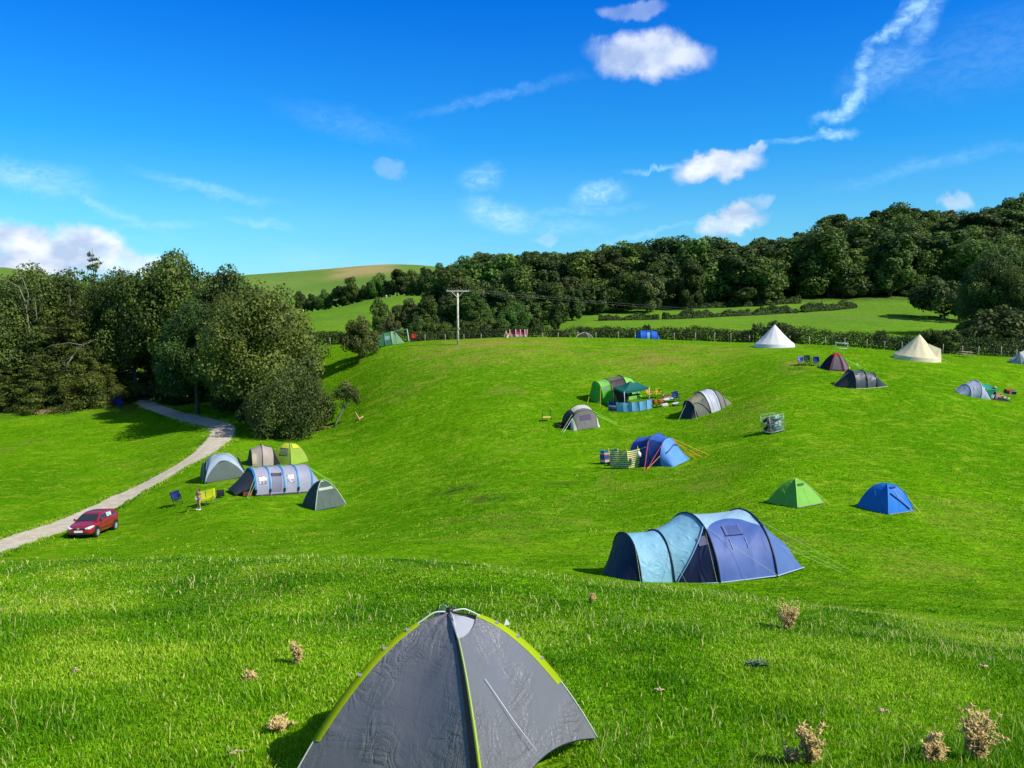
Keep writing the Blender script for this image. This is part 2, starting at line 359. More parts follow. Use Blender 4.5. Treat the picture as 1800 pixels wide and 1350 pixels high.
# ------------------------------------------------------------------ dirt track
def catmull(P, n):
    P = [np.array(p, float) for p in P]; P = [2*P[0]-P[1]]+P+[2*P[-1]-P[-2]]; out = []
    for k in range(1, len(P)-2):
        for t in np.linspace(0, 1, n, endpoint=False):
            out.append(.5*((2*P[k])+(P[k+1]-P[k-1])*t+(2*P[k-1]-5*P[k]+4*P[k+1]-P[k+2])*t*t+(-P[k-1]+3*P[k]-3*P[k+1]+P[k+2])*t**3))
    out.append(P[-2]); return np.array(out)
def track_mat():
    m, nt, ns, L = newmat('gravel_track')
    b = N(nt, 'ShaderNodeBsdfPrincipled'); o = N(nt, 'ShaderNodeOutputMaterial'); L.new(b.outputs[0], o.inputs[0])
    geo = N(nt, 'ShaderNodeNewGeometry'); n1 = N(nt, 'ShaderNodeTexNoise'); n1.inputs['Scale'].default_value = 1.3; n1.inputs['Detail'].default_value = 10
    n2 = N(nt, 'ShaderNodeTexNoise'); n2.inputs['Scale'].default_value = 6; n2.inputs['Detail'].default_value = 6
    L.new(geo.outputs['Position'], n1.inputs['Vector']); L.new(geo.outputs['Position'], n2.inputs['Vector'])
    at = N(nt, 'ShaderNodeAttribute'); at.attribute_name = 'edge'
    c1 = N(nt, 'ShaderNodeMix', data_type='RGBA'); c1.inputs['A'].default_value = (.46, .40, .29, 1); c1.inputs['B'].default_value = (.60, .53, .40, 1)
    mr = N(nt, 'ShaderNodeMapRange'); mr.inputs['From Min'].default_value = .35; mr.inputs['From Max'].default_value = .65; L.new(n1.outputs['Fac'], mr.inputs['Value']); L.new(mr.outputs[0], c1.inputs['Factor'])
    c2 = N(nt, 'ShaderNodeMix', data_type='RGBA'); c2.inputs['B'].default_value = (.15, .22, .03, 1); L.new(c1.outputs['Result'], c2.inputs['A'])
    ad = N(nt, 'ShaderNodeMath', operation='ADD'); L.new(at.outputs['Fac'], ad.inputs[0]); L.new(n2.outputs['Fac'], ad.inputs[1])
    m2 = N(nt, 'ShaderNodeMapRange'); m2.inputs['From Min'].default_value = 1.05; m2.inputs['From Max'].default_value = 1.3; L.new(ad.outputs[0], m2.inputs['Value']); L.new(m2.outputs[0], c2.inputs['Factor'])
    L.new(c2.outputs['Result'], b.inputs['Base Color']); b.inputs['Roughness'].default_value = .95; b.inputs['Specular IOR Level'].default_value = 0
    bp = N(nt, 'ShaderNodeBump'); bp.inputs['Strength'].default_value = .6; bp.inputs['Distance'].default_value = .05; L.new(n2.outputs['Fac'], bp.inputs['Height']); L.new(bp.outputs[0], b.inputs['Normal'])
    return m
TP = [hit(px, py, 40) for px, py in ((-150, 1000), (-70, 985), (0, 962), (60, 942), (120, 920), (180, 893), (240, 863), (300, 830), (345, 805), (378, 780), (392, 760))]
TP = [(p.x, p.y) for p in TP] + [tuple(gp(p, Y)[:2]) for p, Y in ((376, 113), (335, 122), (290, 133), (255, 146), (236, 162), (228, 182), (232, 205))]
TP = [p for k, p in enumerate(TP)]
cl = catmull(TP, 22)
def track(cl, wid, name):
    nw = 13; vs = []; ed = []
    tg = np.gradient(cl, axis=0); tg /= np.linalg.norm(tg, axis=1)[:, None]; nn = np.stack([-tg[:, 1], tg[:, 0]], 1)
    for k in range(len(cl)):
        for q in np.linspace(-1, 1, nw):
            w = wid*(1+.12*(vnoise(cl[k, 0], cl[k, 1]+q*3, 1.7, 31)-.5)*2+.10*(vnoise(cl[k, 0], cl[k, 1]+q*9, .6, 32)-.5)*2)
            p = cl[k]+nn[k]*q*w
            rut = -.03*math.exp(-((abs(q)-.5)/.18)**2)
            e = abs(q)
            vs.append((p[0], p[1], Hs(p[0], p[1])+.055+rut*.6-(.09 if e > .99 else 0))); ed.append(max(0, (e-.45)*1.3) + .50*math.exp(-(q/.16)**2)*vnoise(p[0], p[1], 2.5, 33))
    n = len(cl); fs = [(a*nw+b, a*nw+b+1, (a+1)*nw+b+1, (a+1)*nw+b) for a in range(n-1) for b in range(nw-1)]
    o = mesh(name, vs, fs, track_mat(), attr={'edge': ed}); tag(o, kind='structure'); return o
track(cl, 1.75, 'road')

# ------------------------------------------------------------------ grass blades
TENT_C = gp(790, 6.45); TENT_C.x = -.49
def grass():
    n1, n2 = 560000, 240000
    Y = np.concatenate([rng.uniform(3.0, 19.5, n1), rng.uniform(19.5, 48, n2)])
    x = rng.uniform(-1, 1, n1+n2)*(Y*.70+1.5)
    keep = ~((np.abs(x-TENT_C.x)+np.abs(Y-TENT_C.y)) < 1.05)
    den = vnoise(x, Y, 1.3, 41)*.6+vnoise(x, Y, .35, 42)*.4
    keep &= rng.random(len(Y)) < np.clip(.45+den, 0, 1)
    far_ok = (Y < 30) | (rng.random(len(Y)) < np.clip(1.4-Y/48, 0, 1))
    keep &= far_ok
    Y = Y[keep]; x = x[keep]; den = den[keep]; n = len(Y)
    z = H(x, Y)
    tuft = np.clip((vnoise(x, Y, .8, 44)-.45)*2.2, 0, 1)
    near = np.clip((19-Y)/12, 0, 1)*.62+.38
    ln = (.020+.030*rng.random(n)+.075*tuft*rng.random(n)**1.5)*near
    wd = np.maximum(.0045, .00065*Y)*(.7+.6*rng.random(n))
    stalk = rng.random(n) < (.002+.012*(vnoise(x, Y, 2.3, 47) > .62))*(near > .42)
    stalk |= (rng.random(n) < .014*np.exp(-((Y-15)/4)**2)*(vnoise(x, Y, 3, 49) > .35))
    ln = np.where(stalk, ln*2.0+.05, ln); wd = np.where(stalk, wd*.55, wd)
    a = rng.uniform(0, 2*PI, n); lean = rng.uniform(.15, .9, n)*ln; la = rng.uniform(0, 2*PI, n)
    dx, dy = np.cos(a)*wd, np.sin(a)*wd; lx, ly = np.cos(la)*lean, np.sin(la)*lean
    # tufts on the track verges and over the mown field
    k = rng.integers(0, len(cl)-1, 26000); tg = np.gradient(cl, axis=0); tg /= np.linalg.norm(tg, axis=1)[:, None]
    sd = np.where(rng.random(26000) < .5, 1, -1); of = sd*(1.62+.35*np.abs(rng.normal(size=26000))-.25*(vnoise(cl[k, 0]*1.0, cl[k, 1]+sd*7, 1.3, 60) > .6))
    f = rng.random(26000)[:, None]; pc = cl[k]*(1-f)+cl[k+1]*f
    ex = pc[:, 0]-tg[k, 1]*of; ey = pc[:, 1]+tg[k, 0]*of
    m_ = 60000; fy = rng.uniform(42, 128, m_); fx = rng.uniform(-.68, .68, m_)*fy
    ok_ = vnoise(fx, fy, 1.6, 61)*.6+vnoise(fx, fy, 6, 62)*.5 > .56; fx = fx[ok_]; fy = fy[ok_]
    ex = np.concatenate([ex, fx]); ey = np.concatenate([ey, fy]); ne = len(ex)
    el_ = np.where(np.arange(ne) < 26000, .10+.14*rng.random(ne), .04+.07*rng.random(ne)); ew = .018+.018*rng.random(ne)
    x = np.concatenate([x, ex]); Y = np.concatenate([Y, ey]); z = np.concatenate([z, H(ex, ey)]); ln = np.concatenate([ln, el_]); wd = np.concatenate([wd, ew])
    ea = rng.uniform(0, 2*PI, ne); elean = rng.uniform(.2, .9, ne)*el_; ela = rng.uniform(0, 2*PI, ne)
    dx = np.concatenate([dx, np.cos(ea)*ew]); dy = np.concatenate([dy, np.sin(ea)*ew]); lx = np.concatenate([lx, np.cos(ela)*elean]); ly = np.concatenate([ly, np.sin(ela)*elean])
    stalk = np.concatenate([stalk, np.zeros(ne, bool)]); tuft = np.concatenate([tuft, np.zeros(ne)]); n = len(x)
    P0 = np.stack([x-dx, Y-dy, z-.01], 1); P1 = np.stack([x+dx, Y+dy, z-.01], 1)
    P2 = np.stack([x+dx*.8+lx*.35, Y+dy*.8+ly*.35, z+ln*.6], 1); P3 = np.stack([x-dx*.8+lx*.35, Y-dy*.8+ly*.35, z+ln*.6], 1)
    P4 = np.stack([x+lx, Y+ly, z+ln], 1)
    V = np.stack([P0, P1, P2, P3, P4], 1).reshape(-1, 3)
    b = np.arange(n)[:, None]*5
    tri = np.concatenate([b+[[0, 1, 2]], b+[[0, 2, 3]], b+[[3, 2, 4]]], 0)
    t = np.clip(.15+.55*rng.random(n)+.62*(vnoise(x, Y, 1.6, 45)-.5)+.7*(vnoise(x, Y, 5.0, 46)-.45)-.25*tuft, 0, .82)
    t = np.where(stalk | (rng.random(n) < .03), 1.0, t)
    o = mesh('grass', V, tri, None, attr={'tint': np.repeat(t, 5)}, smooth=False)
    m, nt, ns, L = newmat('grass_blades')
    bs = N(nt, 'ShaderNodeBsdfPrincipled'); ou = N(nt, 'ShaderNodeOutputMaterial'); tr = N(nt, 'ShaderNodeBsdfTranslucent'); mx = N(nt, 'ShaderNodeMixShader')
    at = N(nt, 'ShaderNodeAttribute'); at.attribute_name = 'tint'; cr = N(nt, 'ShaderNodeValToRGB')
    e = cr.color_ramp.elements; e[0].position = 0; e[0].color = (.055, .21, .003, 1); e[1].position = 1; e[1].color = (.72, .68, .22, 1)
    for p, c in ((.35, (.13, .33, .004, 1)), (.65, (.26, .48, .010, 1)), (.84, (.45, .60, .04, 1))):
        q = e.new(p); q.color = c
    L.new(at.outputs['Fac'], cr.inputs[0]); L.new(cr.outputs[0], bs.inputs['Base Color']); L.new(cr.outputs[0], tr.inputs['Color'])
    bs.inputs['Roughness'].default_value = .5; bs.inputs['Specular IOR Level'].default_value = .12
    mx.inputs[0].default_value = .35; L.new(bs.outputs[0], mx.inputs[1]); L.new(tr.outputs[0], mx.inputs[2]); L.new(mx.outputs[0], ou.inputs[0])
    o.data.materials.append(m); tag(o, 'short bright green grass covering the sloping bank nearest the camera', 'grass', kind='stuff')
grass()

# ------------------------------------------------------------------ leaf-card foliage
def cards(cen, nrm, size, rg, asp=.7):
    n = len(cen)
    nrm = nrm/np.maximum(np.linalg.norm(nrm, axis=1)[:, None], 1e-6)
    r = rg.normal(size=(n, 3)); a = np.cross(nrm, r); a /= np.maximum(np.linalg.norm(a, axis=1)[:, None], 1e-6); b = np.cross(nrm, a)
    s = size[:, None] if hasattr(size, '__len__') else size
    V = np.stack([cen-a*s, cen-b*s*asp+nrm*s*.15, cen+a*s, cen+b*s*asp-nrm*s*.1], 1).reshape(-1, 3)
    f = np.arange(n*4).reshape(-1, 4)
    return V, f
def ellipsoids(blobs, n, leaf, rg, up=.25, shell=.35):
    """scatter leaves in the outer shell of a set of ellipsoidal clumps (cx,cy,cz,rx,ry,rz)"""
    B = np.array(blobs, float); w = (B[:, 3]*B[:, 4]+B[:, 3]*B[:, 5]+B[:, 4]*B[:, 5]); w /= w.sum()
    k = rg.choice(len(B), n, p=w)
    d = rg.normal(size=(n, 3)); d /= np.linalg.norm(d, axis=1)[:, None]
    r = 1-shell*rg.random(n)**1.5*1.0+.07*rg.normal(size=n)
    c = B[k, :3]+d*B[k, 3:6]*r[:, None]
    nr = d+rg.normal(size=(n, 3))*.55+np.array([0, 0, up])
    bt = rg.random(len(B))
    t = np.clip(.65*bt[k]+.35*rg.random(n), 0, 1)
    sz = leaf*(.6+.8*rg.random(n))
    V, f = cards(c, nr, sz, rg)
    return V, f, np.repeat(t, 4)
def crown_blobs(rg, w, h0, h1, nb, kind='round'):
    bl = []; hc = (h0+h1)/2; hh = (h1-h0)/2
    tries = 0
    while len(bl) < nb and tries < nb*40:
        tries += 1
        d = rg.normal(size=3); d /= np.linalg.norm(d)
        if d[2] < -.75: continue
        rr = rg.uniform(.30, .90)**.8
        zz = hc + d[2]*hh*rr
        wf = 1.0
        if kind == 'dome': wf = 1.15 if d[2] < .3 else .9
        x, y = d[0]*w/2*rr*wf, d[1]*w/2*rr*wf
        s = rg.uniform(.07, .20)*w
        bl.append((x, y, zz, s, s*rg.uniform(.8, 1.1), s*rg.uniform(.7, 1.05)))
    return bl
def limb_mb(rg, h, rad_, spread, nl, kink=.12, fork=.35):
    mb = MB(); pts = []; n = 7
    for k in range(n):
        t = k/(n-1); pts.append((rg.normal()*kink*t*h*.15, rg.normal()*kink*t*h*.15, -.4+t*(h*.75+.4)))
    mb.tube(pts, [rad_*(1-.75*k/(n-1))*(1.35 if k == 0 else 1) for k in range(n)], 8)
    for k in range(nl):
        t = rg.uniform(fork, .95); a = rg.uniform(0, 2*PI); b = Vector(pts[int(t*(n-1))]); L_ = spread*rg.uniform(.55, 1)
        e = b+Vector((math.cos(a)*L_, math.sin(a)*L_, h*rg.uniform(.08, .25))); m_ = (b+e)/2+Vector((0, 0, h*.03))
        r0 = rad_*(1-.7*t)*.6
        mb.tube([b, m_, e], [r0, r0*.6, r0*.2], 5)
    return mb
BARK = plain('bark', (.10, .08, .06, 1), .9, noise=.4, nscale=4, bump=.6)
BARKP = plain('pale_bark', (.21, .185, .14, 1), .9, noise=.3, nscale=4)
LM_LITE = leafmat('ash_leaves', (.018, .052, .008, 1), (.16, .28, .04, 1), objvar=.3)
LM_RUST = leafmat('rust_leaves', (.020, .038, .008, 1), (.15, .17, .04, 1), objvar=.25)
LM_OAK = leafmat('oak_leaves', (.016, .042, .007, 1), (.155, .240, .034, 1), objvar=.35)
LM_DARK = leafmat('dark_leaves', (.013, .036, .007, 1), (.122, .195, .034, 1), objvar=.35)
LM_SYC = leafmat('sycamore_leaves', (.014, .042, .006, 1), (.23, .28, .045, 1), objvar=.1)
LM_CON = leafmat('conifer_needles', (.018, .040, .006, 1), (.165, .215, .030, 1), objvar=.15)
LM_BUSH = leafmat('shrub_leaves', (.025, .055, .006, 1), (.10, .16, .02, 1))
LM_THORN = leafmat('thorn_leaves', (.028, .048, .010, 1), (.16, .20, .040, 1), objvar=.1)
LM_HEDGE = leafmat('hedge_leaves', (.016, .036, .006, 1), (.09, .13, .024, 1), objvar=.1)
def make_tree(name, seed, h, w, h0, nb, nleaf, leaf, mat, kind='round', bark=BARK, nl=7, trad=None, lean=(0, 0)):
    rg = np.random.default_rng(seed)
    o = bpy.data.objects.new(name, None); COL.objects.link(o); o.empty_display_size = .5
    bl = crown_blobs(rg, w, h0, h, nb, kind)
    V, f, t = ellipsoids(bl, nleaf, leaf, rg)
    V[:, 0] += lean[0]*V[:, 2]; V[:, 1] += lean[1]*V[:, 2]
    mesh('crown', V, f, mat, o, attr={'tint': t}, smooth=False)
    mb = limb_mb(rg, h*.95, trad or h*.022, w*.38, nl)
    mb.v = [(a+lean[0]*c, b+lean[1]*c, c) for a, b, c in mb.v]
    mb.obj('trunk', bark, o, True)
    o['h'] = h; o['category'] = 'tree'
    return o
def make_conifer(name, seed, h, w, nleaf, leaf, mat, gap=1.1, bare=.12, droop=.25, flat=1.0):
    rg = np.random.default_rng(seed)
    o = bpy.data.objects.new(name, None); COL.objects.link(o)
    mb = MB(); mb.tube([(0, 0, -.4), (rg.normal()*.2, 0, h*.5), (0, 0, h)], [h*.02, h*.013, .03], 8)
    bl = []; z = h*bare
    while z < h*.97:
        t = (z/h-bare)/(1-bare); ln = w/2*((1-t)**.75)*rg.uniform(.75, 1.15)+.4
        nb = 5 if t < .6 else 4; a0 = rg.uniform(0, 6.28)
        for k in range(nb):
            a = a0+2*PI*k/nb+rg.normal()*.5; L_ = ln*rg.uniform(.4, 1.25)
            e = Vector((math.cos(a)*L_, math.sin(a)*L_, z-droop*L_+rg.normal()*.5)); m_ = Vector((e.x*.55, e.y*.55, z+.05*L_))
            mb.tube([(0, 0, z), m_, e], [.09, .06, .02], 4)
            for q in (.35, .6, .82, 1.0):
                p = Vector((0, 0, z)).lerp(e, q); s = L_*.24*(1.2-.5*q)+.25
                bl.append((p.x+rg.normal()*.45, p.y+rg.normal()*.45, p.z+rg.normal()*.45, s*1.25, s*1.25, s*rg.uniform(.3, .65)*flat))
        z += gap*rg.uniform(.7, 1.2)
    V, f, t = ellipsoids(bl, nleaf, leaf, rg, up=.1, shell=.9)
    mesh('crown', V, f, mat, o, attr={'tint': t}, smooth=False)
    mb.obj('trunk', BARK, o, True); o['h'] = h; o['category'] = 'tree'
    return o
USED = set()
def plant(proto, px, Y, h, label, group=None, wf=1.0, rz=None, name=None, cat=None, dz=0, loc=None, tilt=(0, 0)):
    p = loc if loc is not None else gp(px, Y, dz); s = h/proto['h']
    rz = random.uniform(0, 2*PI) if rz is None else rz
    if proto.name in USED:
        r = copy_tree(proto, p, rz, label, group, (s*wf, s*wf, s), tilt)
    else:
        USED.add(proto.name); r = proto; r.location = p; r.rotation_euler = (tilt[0], tilt[1], rz); r.scale = (s*wf, s*wf, s)
        r['label'] = label
        if group: r['group'] = group
    if cat: r['category'] = cat
    if name: r.name = name
    return r
def htop(px, Y, ytop): return (1.0 if px > 560 else .985)*Y*ray(px, ytop)[1]-Hs((px-900)/F/cP*Y, Y)

BRO = [make_tree('broadleaf_tree', 100+k, 15, w, h0, nb, 13000, .30, [LM_OAK, LM_DARK, LM_LITE, LM_DARK, LM_RUST, LM_OAK, LM_LITE][k], kd, nl=5)
       for k, (w, h0, nb, kd) in enumerate(((12, -2, 60, 'round'), (10.5, -2, 54, 'dome'), (13.5, -2, 66, 'dome'), (9.5, -2, 48, 'round'), (11, -2, 54, 'round'), (14, -2, 48, 'dome'), (8.5, -2, 40, 'round')))]
NEAR = [make_tree('broadleaf_tree', 140+k, 20, w, h0, nb, 42000, .20, m, kd, nl=10)
        for k, (w, h0, nb, kd, m) in enumerate(((17, 1.0, 120, 'dome', LM_SYC), (15, 3, 100, 'round', LM_OAK), (15, 2.5, 105, 'dome', LM_DARK)))]
CON = [make_conifer('conifer_tree', 160, 19, 13, 34000, .15, LM_CON, 1.3, .05, .22, 1.2),
       make_conifer('conifer_tree', 161, 21, 10, 26000, .15, LM_CON, 1.2, .15, .05, 1.0),
       make_conifer('conifer_tree', 162, 15, 15, 34000, .15, LM_CON, 1.4, .02, .30, 1.5)]
BUSH = [make_tree('bush', 180, 3, 4.2, .0, 22, 5000, .12, LM_BUSH, 'dome', nl=8, trad=.08), make_tree('bush', 181, 3, 4.6, .0, 22, 5000, .12, LM_HEDGE, 'dome', nl=8, trad=.08)]
THORN = [make_tree('hawthorn_tree', 190, 5, 5.2, .3, 34, 9000, .11, LM_THORN, 'dome', nl=12, trad=.13),
         make_tree('thorn_thicket', 191, 8, 10.5, -2.5, 110, 30000, .12, LM_THORN, 'dome', nl=26, trad=.16)]
for t in BUSH: t['category'] = 'bush'
THORN[1]['category'] = 'thicket'

# ---- left group of tall trees around the track
LG = 'tall trees around the track'
for (k, px, Y, yt, lab, wf, lst) in (
    (0, 462, 113, 503, 'large sycamore with yellowish leaves at the right end of the left-hand trees, over the track', .98, NEAR),
    (1, 312, 150, 443, 'tallest rounded broadleaf tree, standing highest on the skyline of the left-hand trees', .8, NEAR),
    (2, 400, 136, 472, 'broadleaf tree with a rounded top just behind the yellowish sycamore', .8, NEAR),
    (2, 345, 126, 530, 'dark broadleaf tree directly over the bend of the track', .85, NEAR),
    (1, 238, 150, 478, 'dark broadleaf tree left of the tallest one, behind the track entrance', .8, NEAR),
    (1, 500, 128, 540, 'low broadleaf tree squeezed behind the right edge of the big sycamore', .6, NEAR),
    (0, 410, 122, 520, 'green broadleaf tree filling the gap left of the big sycamore', .7, NEAR),
    (2, 60, 165, 470, 'broad dark tree on the skyline behind the bare pale trunk', 1.0, NEAR),
    (1, 110, 158, 476, 'dark tree on the skyline left of the lone conifer spire', .9, NEAR),
    (2, -40, 150, 480, 'dark broadleaf tree cut by the left edge of the photo', 1.0, NEAR),
    (1, 205, 172, 482, 'dark tree low on the skyline right of the conifer spire', .8, NEAR),
    (1, 172, 150, 436, 'conifer spire with a pointed top sticking above the left-hand skyline', .55, CON),
    (0, 130, 132, 515, 'olive conifer with long level branches in the middle of the left-hand trees', 1.25, CON),
    (0, 20, 136, 512, 'olive conifer with layered branches near the left edge', 1.2, CON),
    (0, 210, 136, 520, 'olive conifer with drooping branches left of the track entrance', 1.0, CON),
    (2, 150, 128, 605, 'low spreading conifer sweeping down to the grass left of the track', 1.15, CON),
    (2, 70, 131, 600, 'low spreading conifer over the dry brushwood at the left edge', 1.1, CON),
    (2, -20, 130, 590, 'low conifer touching the left edge of the photo', 1.1, CON),
    (2, 95, 134, 560, 'wide olive conifer between the bare trunk and the low spreading one', 1.25, CON),
    (0, 62, 127, 620, 'low olive conifer in front of the bare pale trunk', 1.6, CON),
    (2, 190, 130, 630, 'low spreading conifer next to the blue tent in the shade', 1.1, CON),
    (0, 120, 126, 640, 'small conifer at the front of the left-hand trees', 1.7, CON),
    (2, -5, 127, 640, 'small spreading conifer at the front, cut by the left edge', 1.3, CON),
    (0, 265, 140, 560, 'olive conifer behind the entrance of the track', 1.2, CON),
    (2, 215, 158, 500, 'dark green tree between the spire and the tallest tree', .9, NEAR),
    (1, 275, 165, 500, 'dark tree filling the skyline right below the tallest tree', .9, NEAR),
    (2, 20, 150, 500, 'dark broadleaf tree behind the layered conifer near the left edge', 1.0, NEAR),
    (1, -110, 160, 480, 'broadleaf tree standing outside the left edge of the photo', 1.1, NEAR),
    (2, -200, 158, 500, 'second broadleaf tree outside the left edge of the photo', 1.2, NEAR),
    (0, -90, 135, 520, 'conifer just outside the left edge of the trees', 1.1, CON)):
    if px < 300 and Y < 150: Y += 16
    plant(lst[k], px, Y, htop(px, Y, yt), lab, LG, wf)
for px, Y, yt, lab, wf in ((290, 150, 668, 'bush in the shade above the far end of the track', 1.4),
                       (160, 126, 690, 'low bush at the foot of the drooping conifer beside the track', 1.0), (385, 134, 655, 'dark bush behind the track under the second tree', 1.5), (335, 146, 655, 'dark bush beyond the bend of the track in deep shade', 1.5), (430, 124, 665, 'dark bush between the sycamore trunk and the bend', 1.3), (452, 108, 705, 'dark bush under the sycamore right of the track bend', 1.0),
                       (120, 126, 700, 'low green bush at the foot of the left-hand conifers', 1.2), (30, 128, 690, 'green bush at the foot of the trees at the left edge', 1.2), (-40,127,690,'bush at the far left under the trees',1.2),
                       (412, 121, 690, 'shady bush behind the bend of the track', 1.2)):
    if px < 250: Y += 17; yt = min(yt, 680)
    plant(BUSH[1], px, Y, htop(px, Y, yt), lab, 'bushes under the tall trees', wf, name='bush')
plant(THORN[1], 512, 103, htop(512, 103, 640), 'big brownish thorn thicket in front of the sycamore', None, .78, rz=.6)
plant(THORN[0], 548, 106, htop(548, 106, 690), 'small thorn tree at the right side of the brownish thicket', None, 1.0, rz=1)
# leaning wind-bent hawthorn
p = hit(585, 752)
o = thing('hawthorn_tree', 'small hawthorn with a bare pale leaning trunk right of the thicket', 'tree', p, 0, align=False)
mb = MB(); mb.tube([(0, 0, -.2), (.5, 0, .7), (1.3, .1, 2.3), (1.9, .1, 3.4)], [.16, .13, .10, .05], 7)
for e in ((.6, .3, 4.6), (2.8, -.2, 4.6), (1.4, .6, 4.9), (3.0, .5, 3.6), (-.9, .2, 3.9)): mb.tube([(1.3, .1, 2.3), ((1.3+e[0])/2, e[1]/2, e[2]*.78), e], [.06, .045, .015], 5)
mb.obj('trunk', BARKP, o, True)
rg = np.random.default_rng(5); V, f, t = ellipsoids([(.9, .2, 4.2, .9, .8, .8), (2.4, 0, 4.4, .9, .8, .8), (1.6, .4, 5.1, .8, .8, .7), (2.9, .3, 3.7, .6, .6, .6), (2.0, -.3, 3.7, .5, .5, .5), (-.3, .2, 3.9, .6, .6, .4), (3.1,0,3.2,.4,.4,.3)], 3600, .09, rg, shell=.9)
mesh('crown', V, f, LM_THORN, o, attr={'tint': t}, smooth=False)
p = hit(570, 756); o = thing('fallen_branch', 'brown fallen branch lying at the foot of the thicket', 'branch', p, .1, align=False)
mb = MB(); mb.tube([(-1.2, 0, .1), (0, .2, .35), (1.3, .1, .15), (2.4, 0, .5)], [.13, .12, .09, .03], 6); mb.tube([(0, .2, .35), (.8, .3, 1.1)], [.06, .02], 5); mb.tube([(-.5, .1, .2), (-.9, -.3, .9)], [.05, .02], 5)
mb.obj('limb', plain('dead_wood', (.22, .13, .07, 1), .9, noise=.3), o, True)
# bare pale trunk
p = gp(47, 146); o = thing('dead_tree', 'bare pale dead trunk with bent limbs rising from the left-hand conifers', 'tree', p, 0, align=False)
hh = htop(47, 146, 470); mb = MB()
k = hh/22
mb.tube([(0, 0, 0), (.2*k, 0, 8*k), (0, 0, 13*k), (-.3*k, 0, 16.5*k), (-1.2*k, 0, 19*k), (-3.2*k, 0, 20.2*k), (-5*k, 0, 20.2*k)], [.17, .15, .13, .10, .07, .04, .02], 7)
mb.tube([(-.1*k, 0, 15*k), (.2*k, 0, 18*k), (-.6*k, 0, 20.5*k), (-1.8*k, 0, 21.6*k)], [.09, .07, .05, .02], 6)
mb.tube([(0, 0, 12*k), (-2.5*k, 0, 12.2*k), (-5*k, 0, 12.7*k), (-7*k, 0, 12.4*k)], [.1, .09, .06, .03], 6)
mb.tube([(.1*k, 0, 11*k), (2.4*k, 0, 12.2*k), (4.2*k, 0, 12.2*k)], [.08, .06, .03], 6)
mb.tube([(.1*k, 0, 13*k), (1.4*k, 0, 14*k), (1.2*k, 0, 17*k)], [.08, .06, .03], 6)
mb.obj('trunk', BARKP, o, True); [setattr(x_, 'location', (0, 1.5, 0)) for x_ in o.children]
p = gp(130, 140); o = thing('dead_tree', 'fallen pale bough with forked branches hanging among the olive conifers', 'tree', p, 0, align=False)
mb = MB(); z0 = 9
mb.tube([(-2, 0, z0-1.5), (.5, 0, z0), (2.2, 0, z0+1.8), (4.5, 0, z0+2.8)], [.05, .08, .06, .02], 6); mb.tube([(2.2, 0, z0+1.8), (0, 0, z0+2.2), (-3, 0, z0+1.7), (-5, 0, z0+.7)], [.06, .06, .045, .02], 6)
mb.tube([(-1.0, .6, z0-3), (-.6, .2, z0-1.5), (.5, 0, z0)], [.05, .08, .1], 6)
mb.obj('trunk', BARKP, o, True); [setattr(x_, 'location', (0, -1.0, 0)) for x_ in o.children]
# brushwood heaps
BR = plain('dry_brushwood', (.42, .30, .13, 1), .9, noise=.35, nscale=2)
def twigs(n, L_, hgt, wx, wy, seed, r=.035):
    rg = random.Random(seed); mb = MB()
    for _ in range(n):
        a = rg.uniform(0, PI); x, y = rg.gauss(0, wx/2), rg.gauss(0, wy/2); z = abs(rg.gauss(0, hgt/2)); l = L_*rg.uniform(.4, 1); ti = rg.uniform(-.3, .5)
        d = Vector((math.cos(a), math.sin(a), ti))*l/2; c = Vector((x, y, z+.1))
        mb.tube([c-d, c+Vector((0, 0, .08)), c+d], [r, r*.8, r*.3], 4)
    return mb
for px, py, n, wx, lab in ((30, 722, 70, 3.5, 'heap of dry yellow brushwood at the left edge below the conifers'), (75, 727, 60, 2.6, 'smaller heap of dry yellow brushwood right of the first heap'),
                           ):
    o = thing('brushwood_heap', lab, 'brushwood', hit(px, py), 0); twigs(n, 2.4, .5, wx, 1.2, px).obj('twigs', BR, o)
o = thing('brushwood_heap', 'grey tangle of cut branches beside the track entrance', 'brushwood', hit(150, 715), 0); twigs(55, 3.6, 1.6, 3.5, 1.5, 9, .05).obj('twigs', plain('grey_twigs', (.22, .19, .13, 1), .9), o)

# ---- trees and bushes beyond the field
plant(THORN[0], 632, 126, htop(632, 126, 560), 'lone hawthorn standing at the field edge left of the green tunnel tent', None, .85, rz=2)
for px, Y, yt, k, lab, wf in ((672, 172, 525, 0, 'left dome-shaped tree of the copse behind the green tunnel tent', .85), (712, 176, 518, 4, 'middle tree of the copse left of the utility pole', .95),
                              (752, 174, 522, 0, 'right tree of the copse just left of the utility pole', .9), (690, 160, 552, 4, 'low rounded tree in front of the copse', .9),
                              (735, 156, 556, 2, 'low dark tree between the copse and the hedge', .8)):
    plant(BRO[k], px, Y, htop(px, Y, yt), lab, 'trees of the copse behind the hedge', wf)
for px, Y, yt, lab in ((770, 152, 566, 'green bush touching the left side of the utility pole'), (826, 152, 562, 'bright green bush right of the utility pole'), (875, 152, 560, 'bright green bush behind the hedge above the seated person'),
                       (855, 158, 556, 'darker bush between the two bright bushes'), (640, 150, 575, 'bush in the hedge behind the lone hawthorn'), (1025, 165, 574, 'small bush at the near end of the lane below the wood')):
    plant(BUSH[0], px, Y, htop(px, Y, yt), lab, 'bushes behind the hedge', 1.1, name='bush')
for px, Y, yt, k, lab, wf in ((940, 182, 545, 1, 'rounded tree at the left end of the upper fields', .9), (975, 186, 533, 3, 'rounded small tree beside the upper field corner', .9), (905, 180, 530, 2, 'dark tree at the foot of the wood beyond the seated person', .9)):
    plant(BRO[k], px, Y, htop(px, Y, yt), lab, 'small trees at the foot of the wood', wf)
